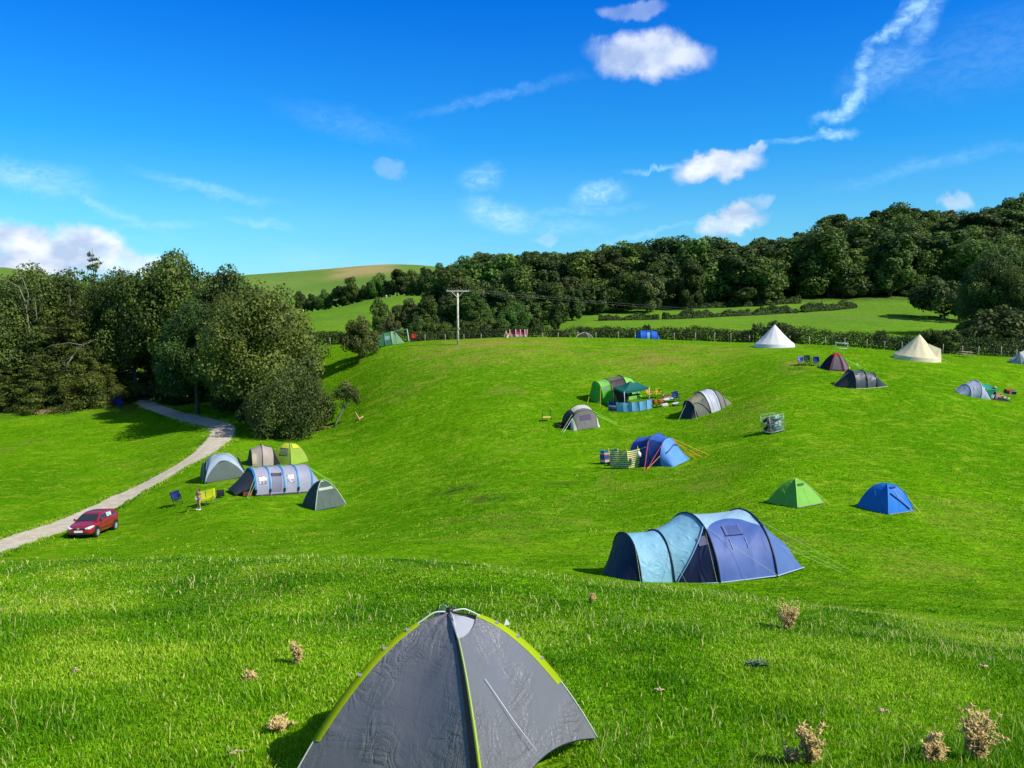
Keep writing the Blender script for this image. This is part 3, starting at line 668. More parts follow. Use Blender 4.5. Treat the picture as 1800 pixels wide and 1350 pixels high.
for px, Y, yt, k, wf in ((800, 196, 500, 1, 1.2), (838, 190, 512, 0, 1.2), (878, 196, 505, 3, 1.3), (925, 200, 500, 1, 1.2), (965, 204, 498, 0, 1.2), (1005, 210, 505, 3, 1.2), (820, 212, 480, 4, 1.2), (865, 214, 478, 1, 1.3), (910, 218, 472, 0, 1.2), (955, 222, 470, 3, 1.2), (1000, 226, 478, 4, 1.2), (1045, 226, 486, 1, 1.2), (1090, 230, 480, 0, 1.2), (785, 206, 520, 3, 1.0)):
    plant(BRO[k], px, Y, htop(px, Y, yt), 'dark broadleaf tree on the low left slope of the wood, right of the utility pole', 'trees on the left foot of the wood', wf)
# distant tree line left of the wood, beyond the pasture
for n_, (px, Y, yt) in enumerate(((532, 330, 532), (552, 330, 524), (575, 325, 513), (598, 322, 500), (622, 318, 488), (648, 318, 490), (672, 312, 480), (700, 310, 470), (728, 305, 474), (752, 300, 462), (778, 298, 463),
                                  (610, 330, 508), (660, 326, 505), (715, 320, 498), (745, 315, 500))):
    plant(BRO[n_ % 4], px, Y, max(8, htop(px, Y, yt)), 'dark tree in the far line of trees beyond the left pasture', 'far line of trees beyond the left pasture', .95)
SKY = [(790, 470), (815, 458), (850, 445), (880, 452), (915, 449), (945, 440), (990, 452), (1040, 445), (1080, 434), (1105, 430), (1150, 426), (1180, 418), (1205, 421), (1240, 422), (1270, 425), (1310, 428), (1345, 412), (1385, 420), (1402, 401), (1440, 390),
       (1460, 375), (1500, 388), (1530, 372), (1565, 360), (1600, 368), (1650, 369), (1690, 375), (1735, 362), (1760, 347), (1785, 350), (1810, 330), (1880, 320), (1960, 310)]
sx = [a for a, b in SKY]; sy = [b for a, b in SKY]
rr = random.Random(3)
rows = [(246, 26, 0), (262, 30, 1), (292, 30, 2), (325, 30, 3), (362, 30, 4), (400, 32, 5)]
for (Y0, st, ri) in rows:
    px = 798+ri*9
    while px < 1930:
        Y = Y0+rr.uniform(-7, 7)
        if ri == 0 and px > 1330: Y += 14
        sky = np.interp(px, sx, sy)+rr.uniform(0, 6)
        hm = htop(px, Y, sky)*1.08
        last = ri >= 4
        h = min(hm, rr.uniform(15, 20)) if not last else min(hm, 24)
        if px > 1440 and px < 1700 and ri == 0: h = min(h, 7.5)
        if 1405 < px < 1445 and 3 <= ri: h = 0          # small clearing near the crest
        if 1500 < px < 1560 and ri == 1: h *= 1.1
        if h > 5:
            if ri == 0: lab = 'dark broadleaf tree on the lower edge of the wood above the fields'; gr = 'trees on the lower edge of the wood'
            elif ri < 4: lab = 'dark broadleaf tree packed in the middle of the hillside wood'; gr = 'trees in the middle of the wood'
            else: lab = 'dark broadleaf tree on the crest of the hillside wood, against the sky'; gr = 'trees on the crest of the wood'
            k = rr.choice((0, 1, 2, 3, 0, 1, 3, 4, 5, 5, 6))
            plant(BRO[k], px, Y, h, lab, gr, rr.uniform(1.15, 1.4)*(1.0 if h > 10 else 1.25))
        px += st*rr.uniform(.75, 1.25)*240/Y0*1.3
plant(BRO[3], 1212, 232, htop(1212, 232, 455), 'narrow tall tree with lighter leaves standing proud at the edge of the wood', None, .8)
plant(BRO[4], 1135, 226, htop(1135, 226, 470), 'yellowish green tree in the front of the wood', None, 1.0)
# big trees at the right edge
for px, Y, yt, k, lab, wf in ((1735, 152, 440, 2, 'big dark broadleaf tree at the right beyond the second bell tent', .8), (1790, 146, 470, 1, 'dark broadleaf tree cut by the right edge, behind the third bell tent', .8),
                              (1850, 150, 450, 2, 'tree just beyond the right edge of the photo', .9), (1765, 168, 430, 1, 'tall tree behind the big dark tree at the right', .9)):
    plant(NEAR[k], px, Y, htop(px, Y, yt), lab, 'big trees at the right edge', wf)
for px, Y, yt, lab, b in ((1722, 138, 560, 'thorn bush below the big dark tree at the right', 0), (1648, 124, 578, 'loose bush behind the second bell tent', 0), (1690, 134, 575, 'dark bush right of the second bell tent', 1), (1760, 135, 540, 'tall bush in the shade at the right edge', 1),
                          (1372, 130, 565, 'bush growing out of the hedge behind the first bell tent', 1), (1545, 132, 580, 'small shrub sticking out of the hedge left of the second bell tent', 0), (1135, 142, 570, 'small bush sticking out of the hedge behind the blue tent', 0), (1800, 134, 560, 'bush behind the third bell tent', 1)):
    plant(BUSH[b], px, Y, htop(px, Y, yt), lab, 'bushes along the hedge', 1.1 if px != 1545 and px != 1135 else .5, name='bush')
plant(BUSH[1], 1655, 205, htop(1655, 205, 488), 'rounded thorn bush in the top corner of the upper field', None, 1.0, name='bush')
plant(BUSH[0], 1570, 262, htop(1570, 262, 470), 'lighter low tree mass at the wood edge above the upper field corner', None, 1.3, name='bush')

# ---- hedges
def hedge(pts, h, w, dens, leaf, label, name='hedge', mat=LM_HEDGE, jag=.35, seed=1, cat='hedge', gaps=None):
    rg = np.random.default_rng(seed)
    P = np.array([gp(px, Y)[:2] for px, Y in pts]); P = catmull(P, 12)
    d = np.r_[0, np.cumsum(np.linalg.norm(np.diff(P, axis=0), axis=1))]; Lh = d[-1]
    n = int(Lh*dens); s = rg.uniform(0, Lh, n); s = np.clip(s+1.2*(vnoise(s, s*0, 4.0, seed+20)-.5)*2, 0, Lh)
    x = np.interp(s, d, P[:, 0]); y = np.interp(s, d, P[:, 1])
    tg = np.gradient(P, axis=0); tg /= np.linalg.norm(tg, axis=1)[:, None]
    nx = -np.interp(s, d, tg[:, 1]); ny = np.interp(s, d, tg[:, 0])
    hh = h*(1-jag/2+jag*vnoise(s, s*0, 3.0, seed)+.6*jag*(vnoise(s, s*0, 1.1, seed+1)-.5))
    if gaps is not None: hh = hh*np.where(vnoise(s, s*0, gaps, seed+9) < .42, .25, 1)
    a = rg.uniform(-.1, PI+.1, n); r = 1-.4*rg.random(n)**2+.07*rg.normal(size=n)
    of = np.cos(a)*w/2*r; zz = np.abs(np.sin(a))**.7*hh*r
    x = x+nx*of; y = y+ny*of; z = H(x, y)+zz
    cen = np.stack([x, y, z], 1); nr = np.stack([nx*np.cos(a), ny*np.cos(a), np.sin(a)], 1)+rg.normal(size=(n, 3))*.5
    V, f = cards(cen, nr, leaf*(.6+.8*rg.random(n)), rg)
    c0 = cen.mean(0); c0[2] = Hs(c0[0], c0[1])
    o = mesh(name, V-c0, f, mat, attr={'tint': np.repeat(np.clip(.6*vnoise(s, zz, .8, seed+3)+.4*rg.random(n), 0, 1), 4)}, smooth=False)
    o.location = c0
    return tag(o, label, cat)
hedge([(500, 158), (570, 152), (640, 148), (720, 150), (800, 149)], 2.1, 2.2, 420, .12, 'dark clipped hedge left of the utility pole, behind the green tunnel tent', seed=3)
hedge([(800, 149), (900, 147), (1000, 145), (1100, 142), (1200, 139), (1330, 134)], 2.2, 2.4, 420, .12, 'long dark hedge behind the crest between the utility pole and the first bell tent', seed=4)
hedge([(1322, 134.5), (1400, 131), (1500, 128), (1600, 125), (1700, 124), (1900, 122)], 2.5, 2.4, 420, .12, 'dark hedge running behind the two pale bell tents', seed=5)
hedge([(1020, 234), (1100, 236), (1200, 236), (1300, 238), (1400, 242)], 1.6, 3, 200, .2, 'scrubby hedge along the lower edge of the wood', seed=6, jag=1.0)
hedge([(1052, 204), (1095, 204), (1158, 206)], 1.2, 1.5, 160, .17, 'short low hedge at the left end of the field boundary', seed=7, jag=.8)
hedge([(1165, 206), (1230, 210), (1318, 215)], 1.4, 1.6, 220, .17, 'middle broken stretch of low hedge between the two upper fields', seed=8, jag=.8)
hedge([(1322, 215), (1370, 218), (1398, 219)], 1.5, 1.8, 220, .17, 'clipped stretch of low hedge right of the broken one', seed=12, jag=.7)
hedge([(1405, 220), (1450, 224), (1500, 230)], 1.7, 1.9, 220, .17, 'right-hand stretch of low hedge next to the wood', seed=13, jag=.7)

# ================================================================== things in the field
_ex = {}
GREYM = plain('grey_metal', (.35, .36, .37, 1), .35, .7)
DARKM = plain('dark_metal', (.03, .03, .035, 1), .4, .5)
BLACK = plain('black_plastic', (.012, .012, .014, 1), .5)
WHITE = plain('white_plastic', (.75, .75, .74, 1), .5)
ROPE = plain('guy_rope', C(190, 205, 150), .7)
ROPEY = plain('yellow_guy_rope', C(215, 215, 60), .7)
ROPEO = plain('orange_guy_rope', C(235, 150, 30), .7)
ROPER = plain('red_guy_rope', C(215, 60, 70), .7)
ROPEG = plain('lime_guy_rope', C(150, 220, 60), .7)

def bump2(a, b, seed): return vnoise(np.array([a]), np.array([b]), 1, seed)[0]-.5
class Loft:
    """fabric tunnel through hoops (x, half width, height, y offset, squareness)"""
    def __init__(s, hoops, sag=.05, wr=.012, seed=0): s.h = hoops; s.sag = sag; s.wr = wr; s.seed = seed
    def p(s, u, t):
        h = s.h; k = min(int(u), len(h)-2); f = u-k; a, b = h[k], h[k+1]
        x, w, hh, yo, q = [a[i]*(1-f)+b[i]*f for i in range(5)]
        sg = 1-s.sag*4*f*(1-f)*math.sin(PI*t)**.5 if 0 < f < 1 else 1
        an = PI*t; cy, sz = math.cos(an), math.sin(an)
        y = yo - w*math.copysign(abs(cy)**q, cy); z = hh*abs(sz)**q
        r = 1+(s.wr*2*(vnoise(np.array([u*2.3+t*3]), np.array([t*14-u*4]), 1, s.seed)[0]-.5) if 0.02 < f < .98 else 0)
        lx = s.h[k][5] if len(s.h[k]) > 5 else 0; lx2 = s.h[k+1][5] if len(s.h[k+1]) > 5 else 0
        x += (lx*(1-f)+lx2*f)*z
        return Vector((x, yo+(y-yo)*sg*r, z*(1-(1-sg)*.6)*r))
class Dome:
    """dome with n arched corners; corner angle a0 (deg) ; u = corner index + fraction, t = 0 bottom .. 1 apex"""
    def __init__(s, n, R, h, a0, pw=1.7, sx=1, sy=1, sag=0.0, hem=0, wr=.01, seed=0, angs=None, apex=(0, 0)):
        s.n, s.R, s.hh, s.pw, s.sx, s.sy, s.sag, s.hem, s.wr, s.seed, s.apex = n, R, h, pw, sx, sy, sag, hem, wr, seed, apex
        s.ang = [math.radians(a0+360*k/n) for k in range(n)] if angs is None else [math.radians(a) for a in angs]
        s.ang.append(s.ang[0]+2*PI)
    def arc(s, t):
        f = max(0.0, 1-t); r = f; z = 1-f**s.pw
        return r, z
    def p(s, u, t):
        u = u % s.n if u > s.n or u < 0 else u
        k = min(int(u), s.n-1); f = u-k
        a, b = s.ang[k], s.ang[k+1]
        mid = 4*f*(1-f)
        t2 = t
        if s.hem and t < .3: t2 = t+(s.hem*mid)*(1-t/.3)
        r, z = s.arc(t2)
        A = Vector((math.cos(a)*s.sx, math.sin(a)*s.sy, 0)); B = Vector((math.cos(b)*s.sx, math.sin(b)*s.sy, 0))
        d = A.lerp(B, f)
        blg = 1-s.sag*mid*math.sin(PI*min(t2*1.1, 1))
        wr = 1+s.wr*2*(vnoise(np.array([u*4+t*2]), np.array([t*9-u*3]), 1, s.seed)[0]-.5)*mid
        q = Vector((d.x*r*s.R, d.y*r*s.R, z*s.hh)) + Vector((s.apex[0], s.apex[1], 0))*z
        c = Vector((s.apex[0]*z, s.apex[1]*z, z*s.hh*.35))
        return c+(q-c)*blg*wr
def patch(S_, u0, u1, t0, t1, nu, nt_, mat, name, parent, off=0.0, clip=None, thick=0.0, cen=None, tmap=None):
    g = []
    for i in range(nu+1):
        for j in range(nt_+1):
            u = u0+(u1-u0)*i/nu; ta, tb = tmap(i/nu) if tmap else (t0, t1); t = ta+(tb-ta)*j/nt_
            g.append(S_.p(u, t))
    if off:
        g2 = []
        for i in range(nu+1):
            for j in range(nt_+1):
                a = g[min(i+1, nu)*(nt_+1)+j]-g[max(i-1, 0)*(nt_+1)+j]; b = g[i*(nt_+1)+min(j+1, nt_)]-g[i*(nt_+1)+max(j-1, 0)]
                n = a.cross(b)
                if n.length < 1e-8: n = Vector((0, 0, 1))
                n.normalize(); q = g[i*(nt_+1)+j]
                c = cen or Vector((q.x if isinstance(S_, Loft) else 0, 0, .3))
                if n.dot(q-c) < 0: n = -n
                g2.append(q+n*off)
        g = g2
    fs = []
    for i in range(nu):
        for j in range(nt_):
            if clip and not clip((i+.5)/nu, (j+.5)/nt_): continue
            fs.append((i*(nt_+1)+j, (i+1)*(nt_+1)+j, (i+1)*(nt_+1)+j+1, i*(nt_+1)+j+1))
    return mesh(name, g, fs, mat, parent)
def hoop(S_, u, mat, parent, r=.02, name='pole', t0=0, t1=1, n=22, off=.02):
    pts = [S_.p(u, t0+(t1-t0)*k/n) for k in range(n+1)]
    pts = [p+Vector((0, p.y, p.z)).normalized()*off if p.length > .01 else p for p in pts]
    return MB().tube(pts, r, 5).obj(name, mat, parent, True)
def guy(a, b, mat, parent, r=.010):
    return MB().tube([a, b], r, 4).obj('guy_line', mat, parent)
def strip_band(S_, u, w, mat, parent, name='sleeve', t0=0.02, t1=.98, n=24, off=.03):
    return patch(S_, max(u-w, 0), min(u+w, len(S_.h)-1.001), t0, t1, 1, n, mat, name, parent, off)
def dome_poles(D, mat, parent, r=.015, t1=1.0, ks=None, off=.012, name='pole', t0=0):
    for k in (ks if ks is not None else range(D.n)):
        pts = [D.p(k+1e-6, t0+(t1-t0)*j/18) for j in range(19)]
        pts = [p+(p-Vector((D.apex[0], D.apex[1], 0))).normalized()*off for p in pts]
        MB().tube(pts, r, 5).obj(name, mat, parent, True)
def rect_on(S_, u0, u1, t0, t1, mat, name, parent, off=.02): return patch(S_, u0, u1, t0, t1, 5, 5, mat, name, parent, off)

def fly_mat():
    m, nt, ns, L = newmat('grey_fly')
    b = N(nt, 'ShaderNodeBsdfPrincipled'); o = N(nt, 'ShaderNodeOutputMaterial'); tr = N(nt, 'ShaderNodeBsdfTranslucent'); mx = N(nt, 'ShaderNodeMixShader')
    tc = N(nt, 'ShaderNodeTexCoord'); hs = []
    for sc_, st, w_, det in ((5.5, (1, 1, .28), 1.0, 4), (3.2, (.45, .45, 1.3), .9, 5), (26, (1, 1, .6), .22, 3)):
        mp = N(nt, 'ShaderNodeMapping'); mp.inputs['Scale'].default_value = st; mp.inputs['Rotation'].default_value = (.35*w_, .2, .5*w_)
        nz = N(nt, 'ShaderNodeTexNoise'); nz.inputs['Scale'].default_value = sc_; nz.inputs['Detail'].default_value = det; nz.inputs['Distortion'].default_value = 1.6
        L.new(tc.outputs['Object'], mp.inputs[0]); L.new(mp.outputs[0], nz.inputs['Vector'])
        a = N(nt, 'ShaderNodeMath', operation='SUBTRACT'); a.inputs[1].default_value = .5; L.new(nz.outputs['Fac'], a.inputs[0])
        ab = N(nt, 'ShaderNodeMath', operation='ABSOLUTE'); L.new(a.outputs[0], ab.inputs[0])
        pw = N(nt, 'ShaderNodeMath', operation='POWER'); pw.inputs[1].default_value = .55; L.new(ab.outputs[0], pw.inputs[0])
        sc2 = N(nt, 'ShaderNodeMath', operation='MULTIPLY'); sc2.inputs[1].default_value = w_; L.new(pw.outputs[0], sc2.inputs[0]); hs.append(sc2.outputs[0])
    # creases gather in drifting zones rather than everywhere
    zn = N(nt, 'ShaderNodeTexNoise'); zn.inputs['Scale'].default_value = 1.7; zn.inputs['Detail'].default_value = 2; L.new(tc.outputs['Object'], zn.inputs['Vector'])
    zr = N(nt, 'ShaderNodeMapRange'); zr.inputs['From Min'].default_value = .42; zr.inputs['From Max'].default_value = .62; zr.inputs['To Min'].default_value = .12; L.new(zn.outputs['Fac'], zr.inputs['Value'])
    t = hs[0]
    for h_ in hs[1:]:
        ad = N(nt, 'ShaderNodeMath', operation='ADD'); L.new(t, ad.inputs[0]); L.new(h_, ad.inputs[1]); t = ad.outputs[0]
    ml = N(nt, 'ShaderNodeMath', operation='MULTIPLY'); L.new(t, ml.inputs[0]); L.new(zr.outputs[0], ml.inputs[1])
    bp = N(nt, 'ShaderNodeBump'); bp.inputs['Strength'].default_value = .75; bp.inputs['Distance'].default_value = .032; L.new(ml.outputs[0], bp.inputs['Height'])
    b.inputs['Base Color'].default_value = (.160, .162, .178, 1); tr.inputs['Color'].default_value = (.13, .135, .17, 1)
    b.inputs['Roughness'].default_value = .36; b.inputs['Specular IOR Level'].default_value = .55; L.new(bp.outputs[0], b.inputs['Normal'])
    mx.inputs[0].default_value = .12; L.new(b.outputs[0], mx.inputs[1]); L.new(tr.outputs[0], mx.inputs[2]); L.new(mx.outputs[0], o.inputs[0])
    return m
# ---- 1. grey two-pole tent nearest the camera
GF = fly_mat()
LIME = fabric('lime_sleeve', C(205, 232, 20), .6, .45, .15)
MESHW = fabric('white_mesh', C(225, 228, 240, .8), .7, .45, .2)
def front_tent():
    loc = Vector((-.49, 6.5, Hs(-.49, 6.5)+.02)); h = Y_apex = 6.5*ray(790, 1079)[1]-loc.z
    o = thing('dome_tent', 'grey dome tent with lime green pole sleeves, nearest the camera at the bottom', 'tent', loc, 0, align=False)
    D = Dome(4, 1.27, h, 0, 1.88, sag=.07, hem=.10, wr=.010, seed=3, angs=(19, 109, 199, 286))
    # corner order: 0 right, 1 back, 2 left, 3 front
    ring = 40
    # fly panels: front-left (k=2) and front-right (k=3) reach high, white mesh shows at the top of the right panel
    patch(D, 2.0, 3.0, 0, 1, 44, 50, GF, 'fly_panel', o, .004)
    patch(D, 3.0, 3.9999, 0, .90, 44, 50, GF, 'fly_panel', o, .004, tmap=lambda a: (0, .76+.07*a**1.3-.015*math.sin(PI*a)))
    patch(D, 3.0, 3.9, .70, .999, 20, 20, MESHW, 'mesh_panel', o, -.012)
    patch(D, 0.0, 1.0, 0, .92, 24, 30, GF, 'fly_panel', o, .004); patch(D, 1.0, 2.0, 0, .92, 24, 30, GF, 'fly_panel', o, .004)
    patch(D, 0.0, 2.0, .88, .999, 20, 8, MESHW, 'mesh_panel', o, -.012)
    pole = plain('pale_pole', C(205, 210, 200), .35)
    for k in range(4):
        pts = []
        for j in range(41):
            t = j/40; p = D.p(k+1e-6, t)
            p = p + (p-Vector((0, 0, -.2))).normalized()*(.012+.030*max(0, 1-abs(t-.91)/.10))
            pts.append(p)
        MB().tube(pts, .0065, 6).obj('pole', pole, o, True)
    def sleeve(k, t0, t1, wd, wd2):
        vs = []; fs = []; n = 40; kk = k if k else 4
        for j in range(n+1):
            t = t0+(t1-t0)*j/n; r_ = max(.25, 1-t)*1.27*1.41; tp = 1-.5*max(0, (t-.4)/.45); a = D.p(kk-wd*tp/r_, t); c = D.p(k+1e-5, t); b = D.p(k+wd2*tp/r_, t)
            up = (c-Vector((0, 0, -.2))).normalized(); vs += [a+up*.012, c+up*.024, b+up*.012]
        for j in range(n):
            for m in (0, 1): fs.append((j*3+m, j*3+m+1, j*3+m+4, j*3+m+3))
        return mesh('sleeve', vs, fs, LIME, o)
    sleeve(0, .26, .82, .050, .02); sleeve(2, .17, .80, .02, .050); sleeve(3, .0, .76, .018, .022); sleeve(1, .2, .8, .02, .02)
    # white cap strip on the front pole near the apex, dark flap edge beside the front pole
    MB().tube([D.p(3.006, t)+Vector((0, -.028, .012)) for t in np.linspace(.76, .985, 10)], [.004+.010*(1-abs(q-.5)*2) for q in np.linspace(0, 1, 10)], 5).obj('sleeve', MESHW, o, True)
    patch(D, 2.955, 2.992, .02, .97, 3, 40, fabric('charcoal_fly', (.02, .021, .027, 1), .6, .05), 'flap', o, .012)
    clip_ = MB()
    for k, ts in ((0, (.40, .56, .70)), (2, (.45, .60, .74))):
        for t in ts:
            p = D.p(k+1e-6, t); up = (p-Vector((0, 0, -.2))).normalized(); clip_.box(p+up*.014, (.034, .030, .014), (0, 0, math.radians(19)))
    for m_i in range(0, len(clip_.v), 8):
        c1 = MB().add(clip_.v[m_i:m_i+8], [(0,1,3,2),(4,6,7,5),(0,4,5,1),(2,3,7,6),(0,2,6,4),(1,5,7,3)]); c1.obj('clip', plain('grey_clip', (.3, .3, .33, 1), .4), o)
    # apex hub with a little loop of cord
    A = D.p(0, .999); mb = MB(); mb.disc(A+Vector((0, 0, .03)), (0, 0, 1), .028, .03, 12); mb.tube([A+Vector((-.10, 0, .01)), A+Vector((-.09, .02, .06)), A+Vector((-.045, .02, .10)), A+Vector((-.01, 0, .05)), A+Vector((.03, 0, .04))], .004, 5)
    mb.tube([A+Vector((-.06, -.01, .0)), A+Vector((.05, .01, .06))], .005, 5); mb.obj('hub', BLACK, o, True)
    wl = plain('white_cord', (.7, .72, .75, 1), .5)
    a = D.p(3.28, .50); MB().tube([a+Vector((.01, -.02, .01)), D.p(3.42, .25)+Vector((.02, -.03, .02)), D.p(3.5, .06)+Vector((.03, -.05, .02))], .0028, 4).obj('cord', wl, o, True)
    # hem edging
    for k in (2, 3):
        MB().tube([D.p(k+f if f < 1 else k+.9999, 0)+Vector((0, 0, -.004)) for f in np.linspace(1e-4, 1, 24)], .007, 5).obj('hem', BLACK, o, True)
    # floor tub
    patch(D, 0, 3.9999, .0, .02, 60, 1, GF, 'groundsheet', o, -.06)
    # white door tag poking out behind the right pole
    q = D.p(0.06, .63); MB().add([q+Vector((.02, .10, .0)), q+Vector((.07, .13, .0)), q+Vector((.04, .10, .06))], [(0, 1, 2)]).add([q+Vector((.02, .11, .0)), q+Vector((.07, .14, .0)), q+Vector((.04, .11, .06))], [(0, 2, 1)]).obj('toggle_flap', WHITE, o)
    return D
D0 = front_tent()

# ---- 2. big blue family tent
CY = fabric('cyan_fabric', C(150, 208, 234), .55, .22, 1.3, 2.6, (1, .5, 1.6)); CYL = fabric('pale_cyan_fabric', C(175, 215, 236), .55, .22, .6)
PERI = fabric('periwinkle_fabric', C(82, 110, 178), .55, .12, .9, 1.6); NAVY = fabric('navy_fabric', C(24, 36, 72), .5, .08, 1.3, 2.8)
NAVP = plain('navy_pole', C(14, 24, 52), .5); PERI2 = fabric('mid_blue_fabric', C(92, 122, 180), .6, .15, .4)
loc = hit(1256, 1006, 22); yaw = math.radians(15)
o = thing('family_tent', 'large two-tone blue family tent with a pale blue porch tunnel, just below the near bank', 'tent', loc, yaw, sc=1.14)
LF = Loft([(-4.0, .8, .04, -.1, 1), (-3.2, 1.25, 1.62, -.1, .85), (-2.1, 1.25, 1.60, -.1, .85), (-.85, 1.95, 2.05, 0, .95), (1.15, 1.95, 2.0, 0, .95), (2.25, 1.45, 1.0, .1, .95), (2.75, 1.2, .04, .15, 1)], .05, .012, 3)
patch(LF, 0, 1, 0, 1, 10, 30, NAVY, 'porch_end', o)
patch(LF, 1, 2, 0, 1, 12, 40, CY, 'porch_panel', o)
patch(LF, 2, 3, .30, 1, 14, 30, CY, 'tunnel_panel', o)
patch(LF, 2, 3, 0, .30, 20, 20, CY, 'tunnel_panel', o, tmap=lambda a: (.30*a, .301))
patch(LF, 2, 3, 0, .30, 20, 20, NAVY, 'side_panel', o, tmap=lambda a: (0, .30*a))
patch(LF, 3, 4, .40, 1, 16, 30, CYL, 'roof_panel', o, clip=None)
arcf = lambda a: .27+.10*(1-(2*a-1)**2)
patch(LF, 3, 4, .2, .40, 24, 8, CYL, 'roof_panel', o, tmap=lambda a: (arcf(a), .401))
patch(LF, 3, 4, 0, .40, 24, 30, PERI, 'bedroom_panel', o, .004, tmap=lambda a: (0, arcf(a)))
patch(LF, 4, 6, 0, .62, 14, 24, PERI2, 'end_panel', o); patch(LF, 4, 6, .62, 1, 14, 12, NAVY, 'end_panel', o)
for u in (1, 2, 3, 4): hoop(LF, u+.0001, NAVP, o, .03 if u > 1 else .02)
# window on the bedroom panel, vents, ties
MB().tube([LF.p(3.30, .30)+Vector((0, -.03, 0)), LF.p(3.30, .235)+Vector((0, -.03, 0)), LF.p(3.62, .235)+Vector((0, -.03, 0)), LF.p(3.62, .30)+Vector((0, -.03, 0))], .008, 4).obj('window_flap', NAVP, o)
rect_on(LF, 3.31, 3.61, .235, .30, fabric('dusk_blue', C(74, 92, 150), .6, .1), 'window', o)
for u in (3.34, 3.61):
    for a, b in ((.31, .24), (.215, .155)): MB().tube([LF.p(u, a)+Vector((0, -.035, .01)), LF.p(u, b)+Vector((0, -.035, 0))], .013, 4).obj('tie', plain('pale_tie', C(190, 205, 235), .6), o)
rect_on(LF, 2.72, 2.92, .19, .245, fabric('grey_vent', C(120, 120, 145), .7, .1), 'vent_window', o, .03)
rect_on(LF, 4.12, 4.5, .34, .42, fabric('lilac_vent', C(150, 150, 190), .7, .2), 'vent_window', o, .03)
hoopline = MB().tube([LF.p(2.04+.95*k/20, .30*(k/20)**1.0*1.02)+Vector((-.01, -.025, .01)) for k in range(21)], .018, 5).obj('pole', plain('pale_blue_pole', C(130, 170, 205), .5), o, True)
for u, t in ((1, .0), (2, .0), (2.5, .0), (3.0, 0), (3.5, 0), (4, 0)):
    pass
MB().tube([LF.p(k/30*5.2+.9 if k < 30 else 6, .0)+Vector((0, -.02, .025)) for k in range(30)], .02, 4).obj('hem', plain('pale_hem', C(165, 190, 215), .6), o, True)
for a, e_ in ((LF.p(1.02, .28), (-3.6, -2.3, 0)), (LF.p(1.02, .12), (-3.3, -1.9, 0)), (LF.p(2, .25), (-2.1, -2.4, 0)), (LF.p(3, .30), (-1.3, -2.7, 0)), (LF.p(3.02, .3), (.9, -2.9, 0)), (LF.p(4, .33), (4.1, -1.6, -.15)), (LF.p(4, .22), (3.9, -1.5, -.15)), (LF.p(4.6, .2), (3.6, -2.2, -.2))):
    guy(a+Vector((0, -.03, .01)), e_, ROPE, o, .0045)

# ---- 3/4. two small domes
def small_dome(px, py, R, h, a0, fab, fabtop, dark, lab, nm, ropecol, pw=1.7):
    loc = hit(px, py, 25)
    o = thing('dome_tent', lab, 'tent', loc, 0)
    D = Dome(4, R, h, a0, pw, sag=.05, wr=.012, seed=int(px))
    for k in range(4): patch(D, k, k+.9999, 0, .86, 16, 20, fab, 'fly_panel', o)
    patch(D, 0, 3.9999, .855, .999, 32, 6, fabtop, 'roof_panel', o, .004)
    dome_poles(D, dark, o, .018)
    rect_on(D, 3.15, 3.75, .58, .66, nm, 'vent_hood', o, .05)
    pts = [D.p(2.25, .42), D.p(2.5, .25), D.p(2.85, .03)]
    MB().tube([p+Vector((-.02, -.03, .01)) for p in pts], .012, 4).obj('zip', dark, o, True)
    MB().tube([D.p(3+f, 0)+Vector((0, -.01, .03)) for f in np.linspace(.02, .98, 14)], .03, 4).obj('hem', plain('grey_hem', C(130, 140, 120), .7), o, True)
    a = D.p(4-1e-4, .42); d = Vector((a.x, a.y, 0)).normalized()*.9+Vector((a.x, a.y, 0)); guy(a, (d.x, d.y, -.06), ropecol, o, .012)
    a = D.p(3.5, .5); guy(a, (a.x*1.0+.9, a.y-1.1, -.1), ropecol, o, .007)
    return o, D
o, D = small_dome(1398, 884, 1.47, 1.32, -14, fabric('green_fly', C(120, 190, 60), .6, .12, .5), fabric('yellow_top', C(190, 215, 70), .6, .2), plain('lime_pole', C(150, 210, 90), .5),
           'small light green dome tent standing alone left of the bright blue one', fabric('dark_green_vent', C(60, 110, 30), .7), ROPEY)
o, D = small_dome(1556, 895, 1.38, 1.36, -18, fabric('azure_fly', C(20, 120, 215), .6, .10, .6), fabric('azure_top', C(30, 120, 205), .6, .1), plain('blue_pole', C(40, 130, 210), .5),
           'small bright blue dome tent at the right beside the light green dome', fabric('dark_blue_vent', C(10, 40, 110), .7), ROPEY, 2.5)
MB().tube([D.p(3.12, .42)+Vector((.02, -.04, 0)), D.p(3.4, .3)+Vector((.02, -.04, 0)), D.p(3.85, .05)+Vector((.02, -.04, 0))], .03, 5).obj('zip', plain('navy_zip', C(8, 30, 80), .6), o, True)

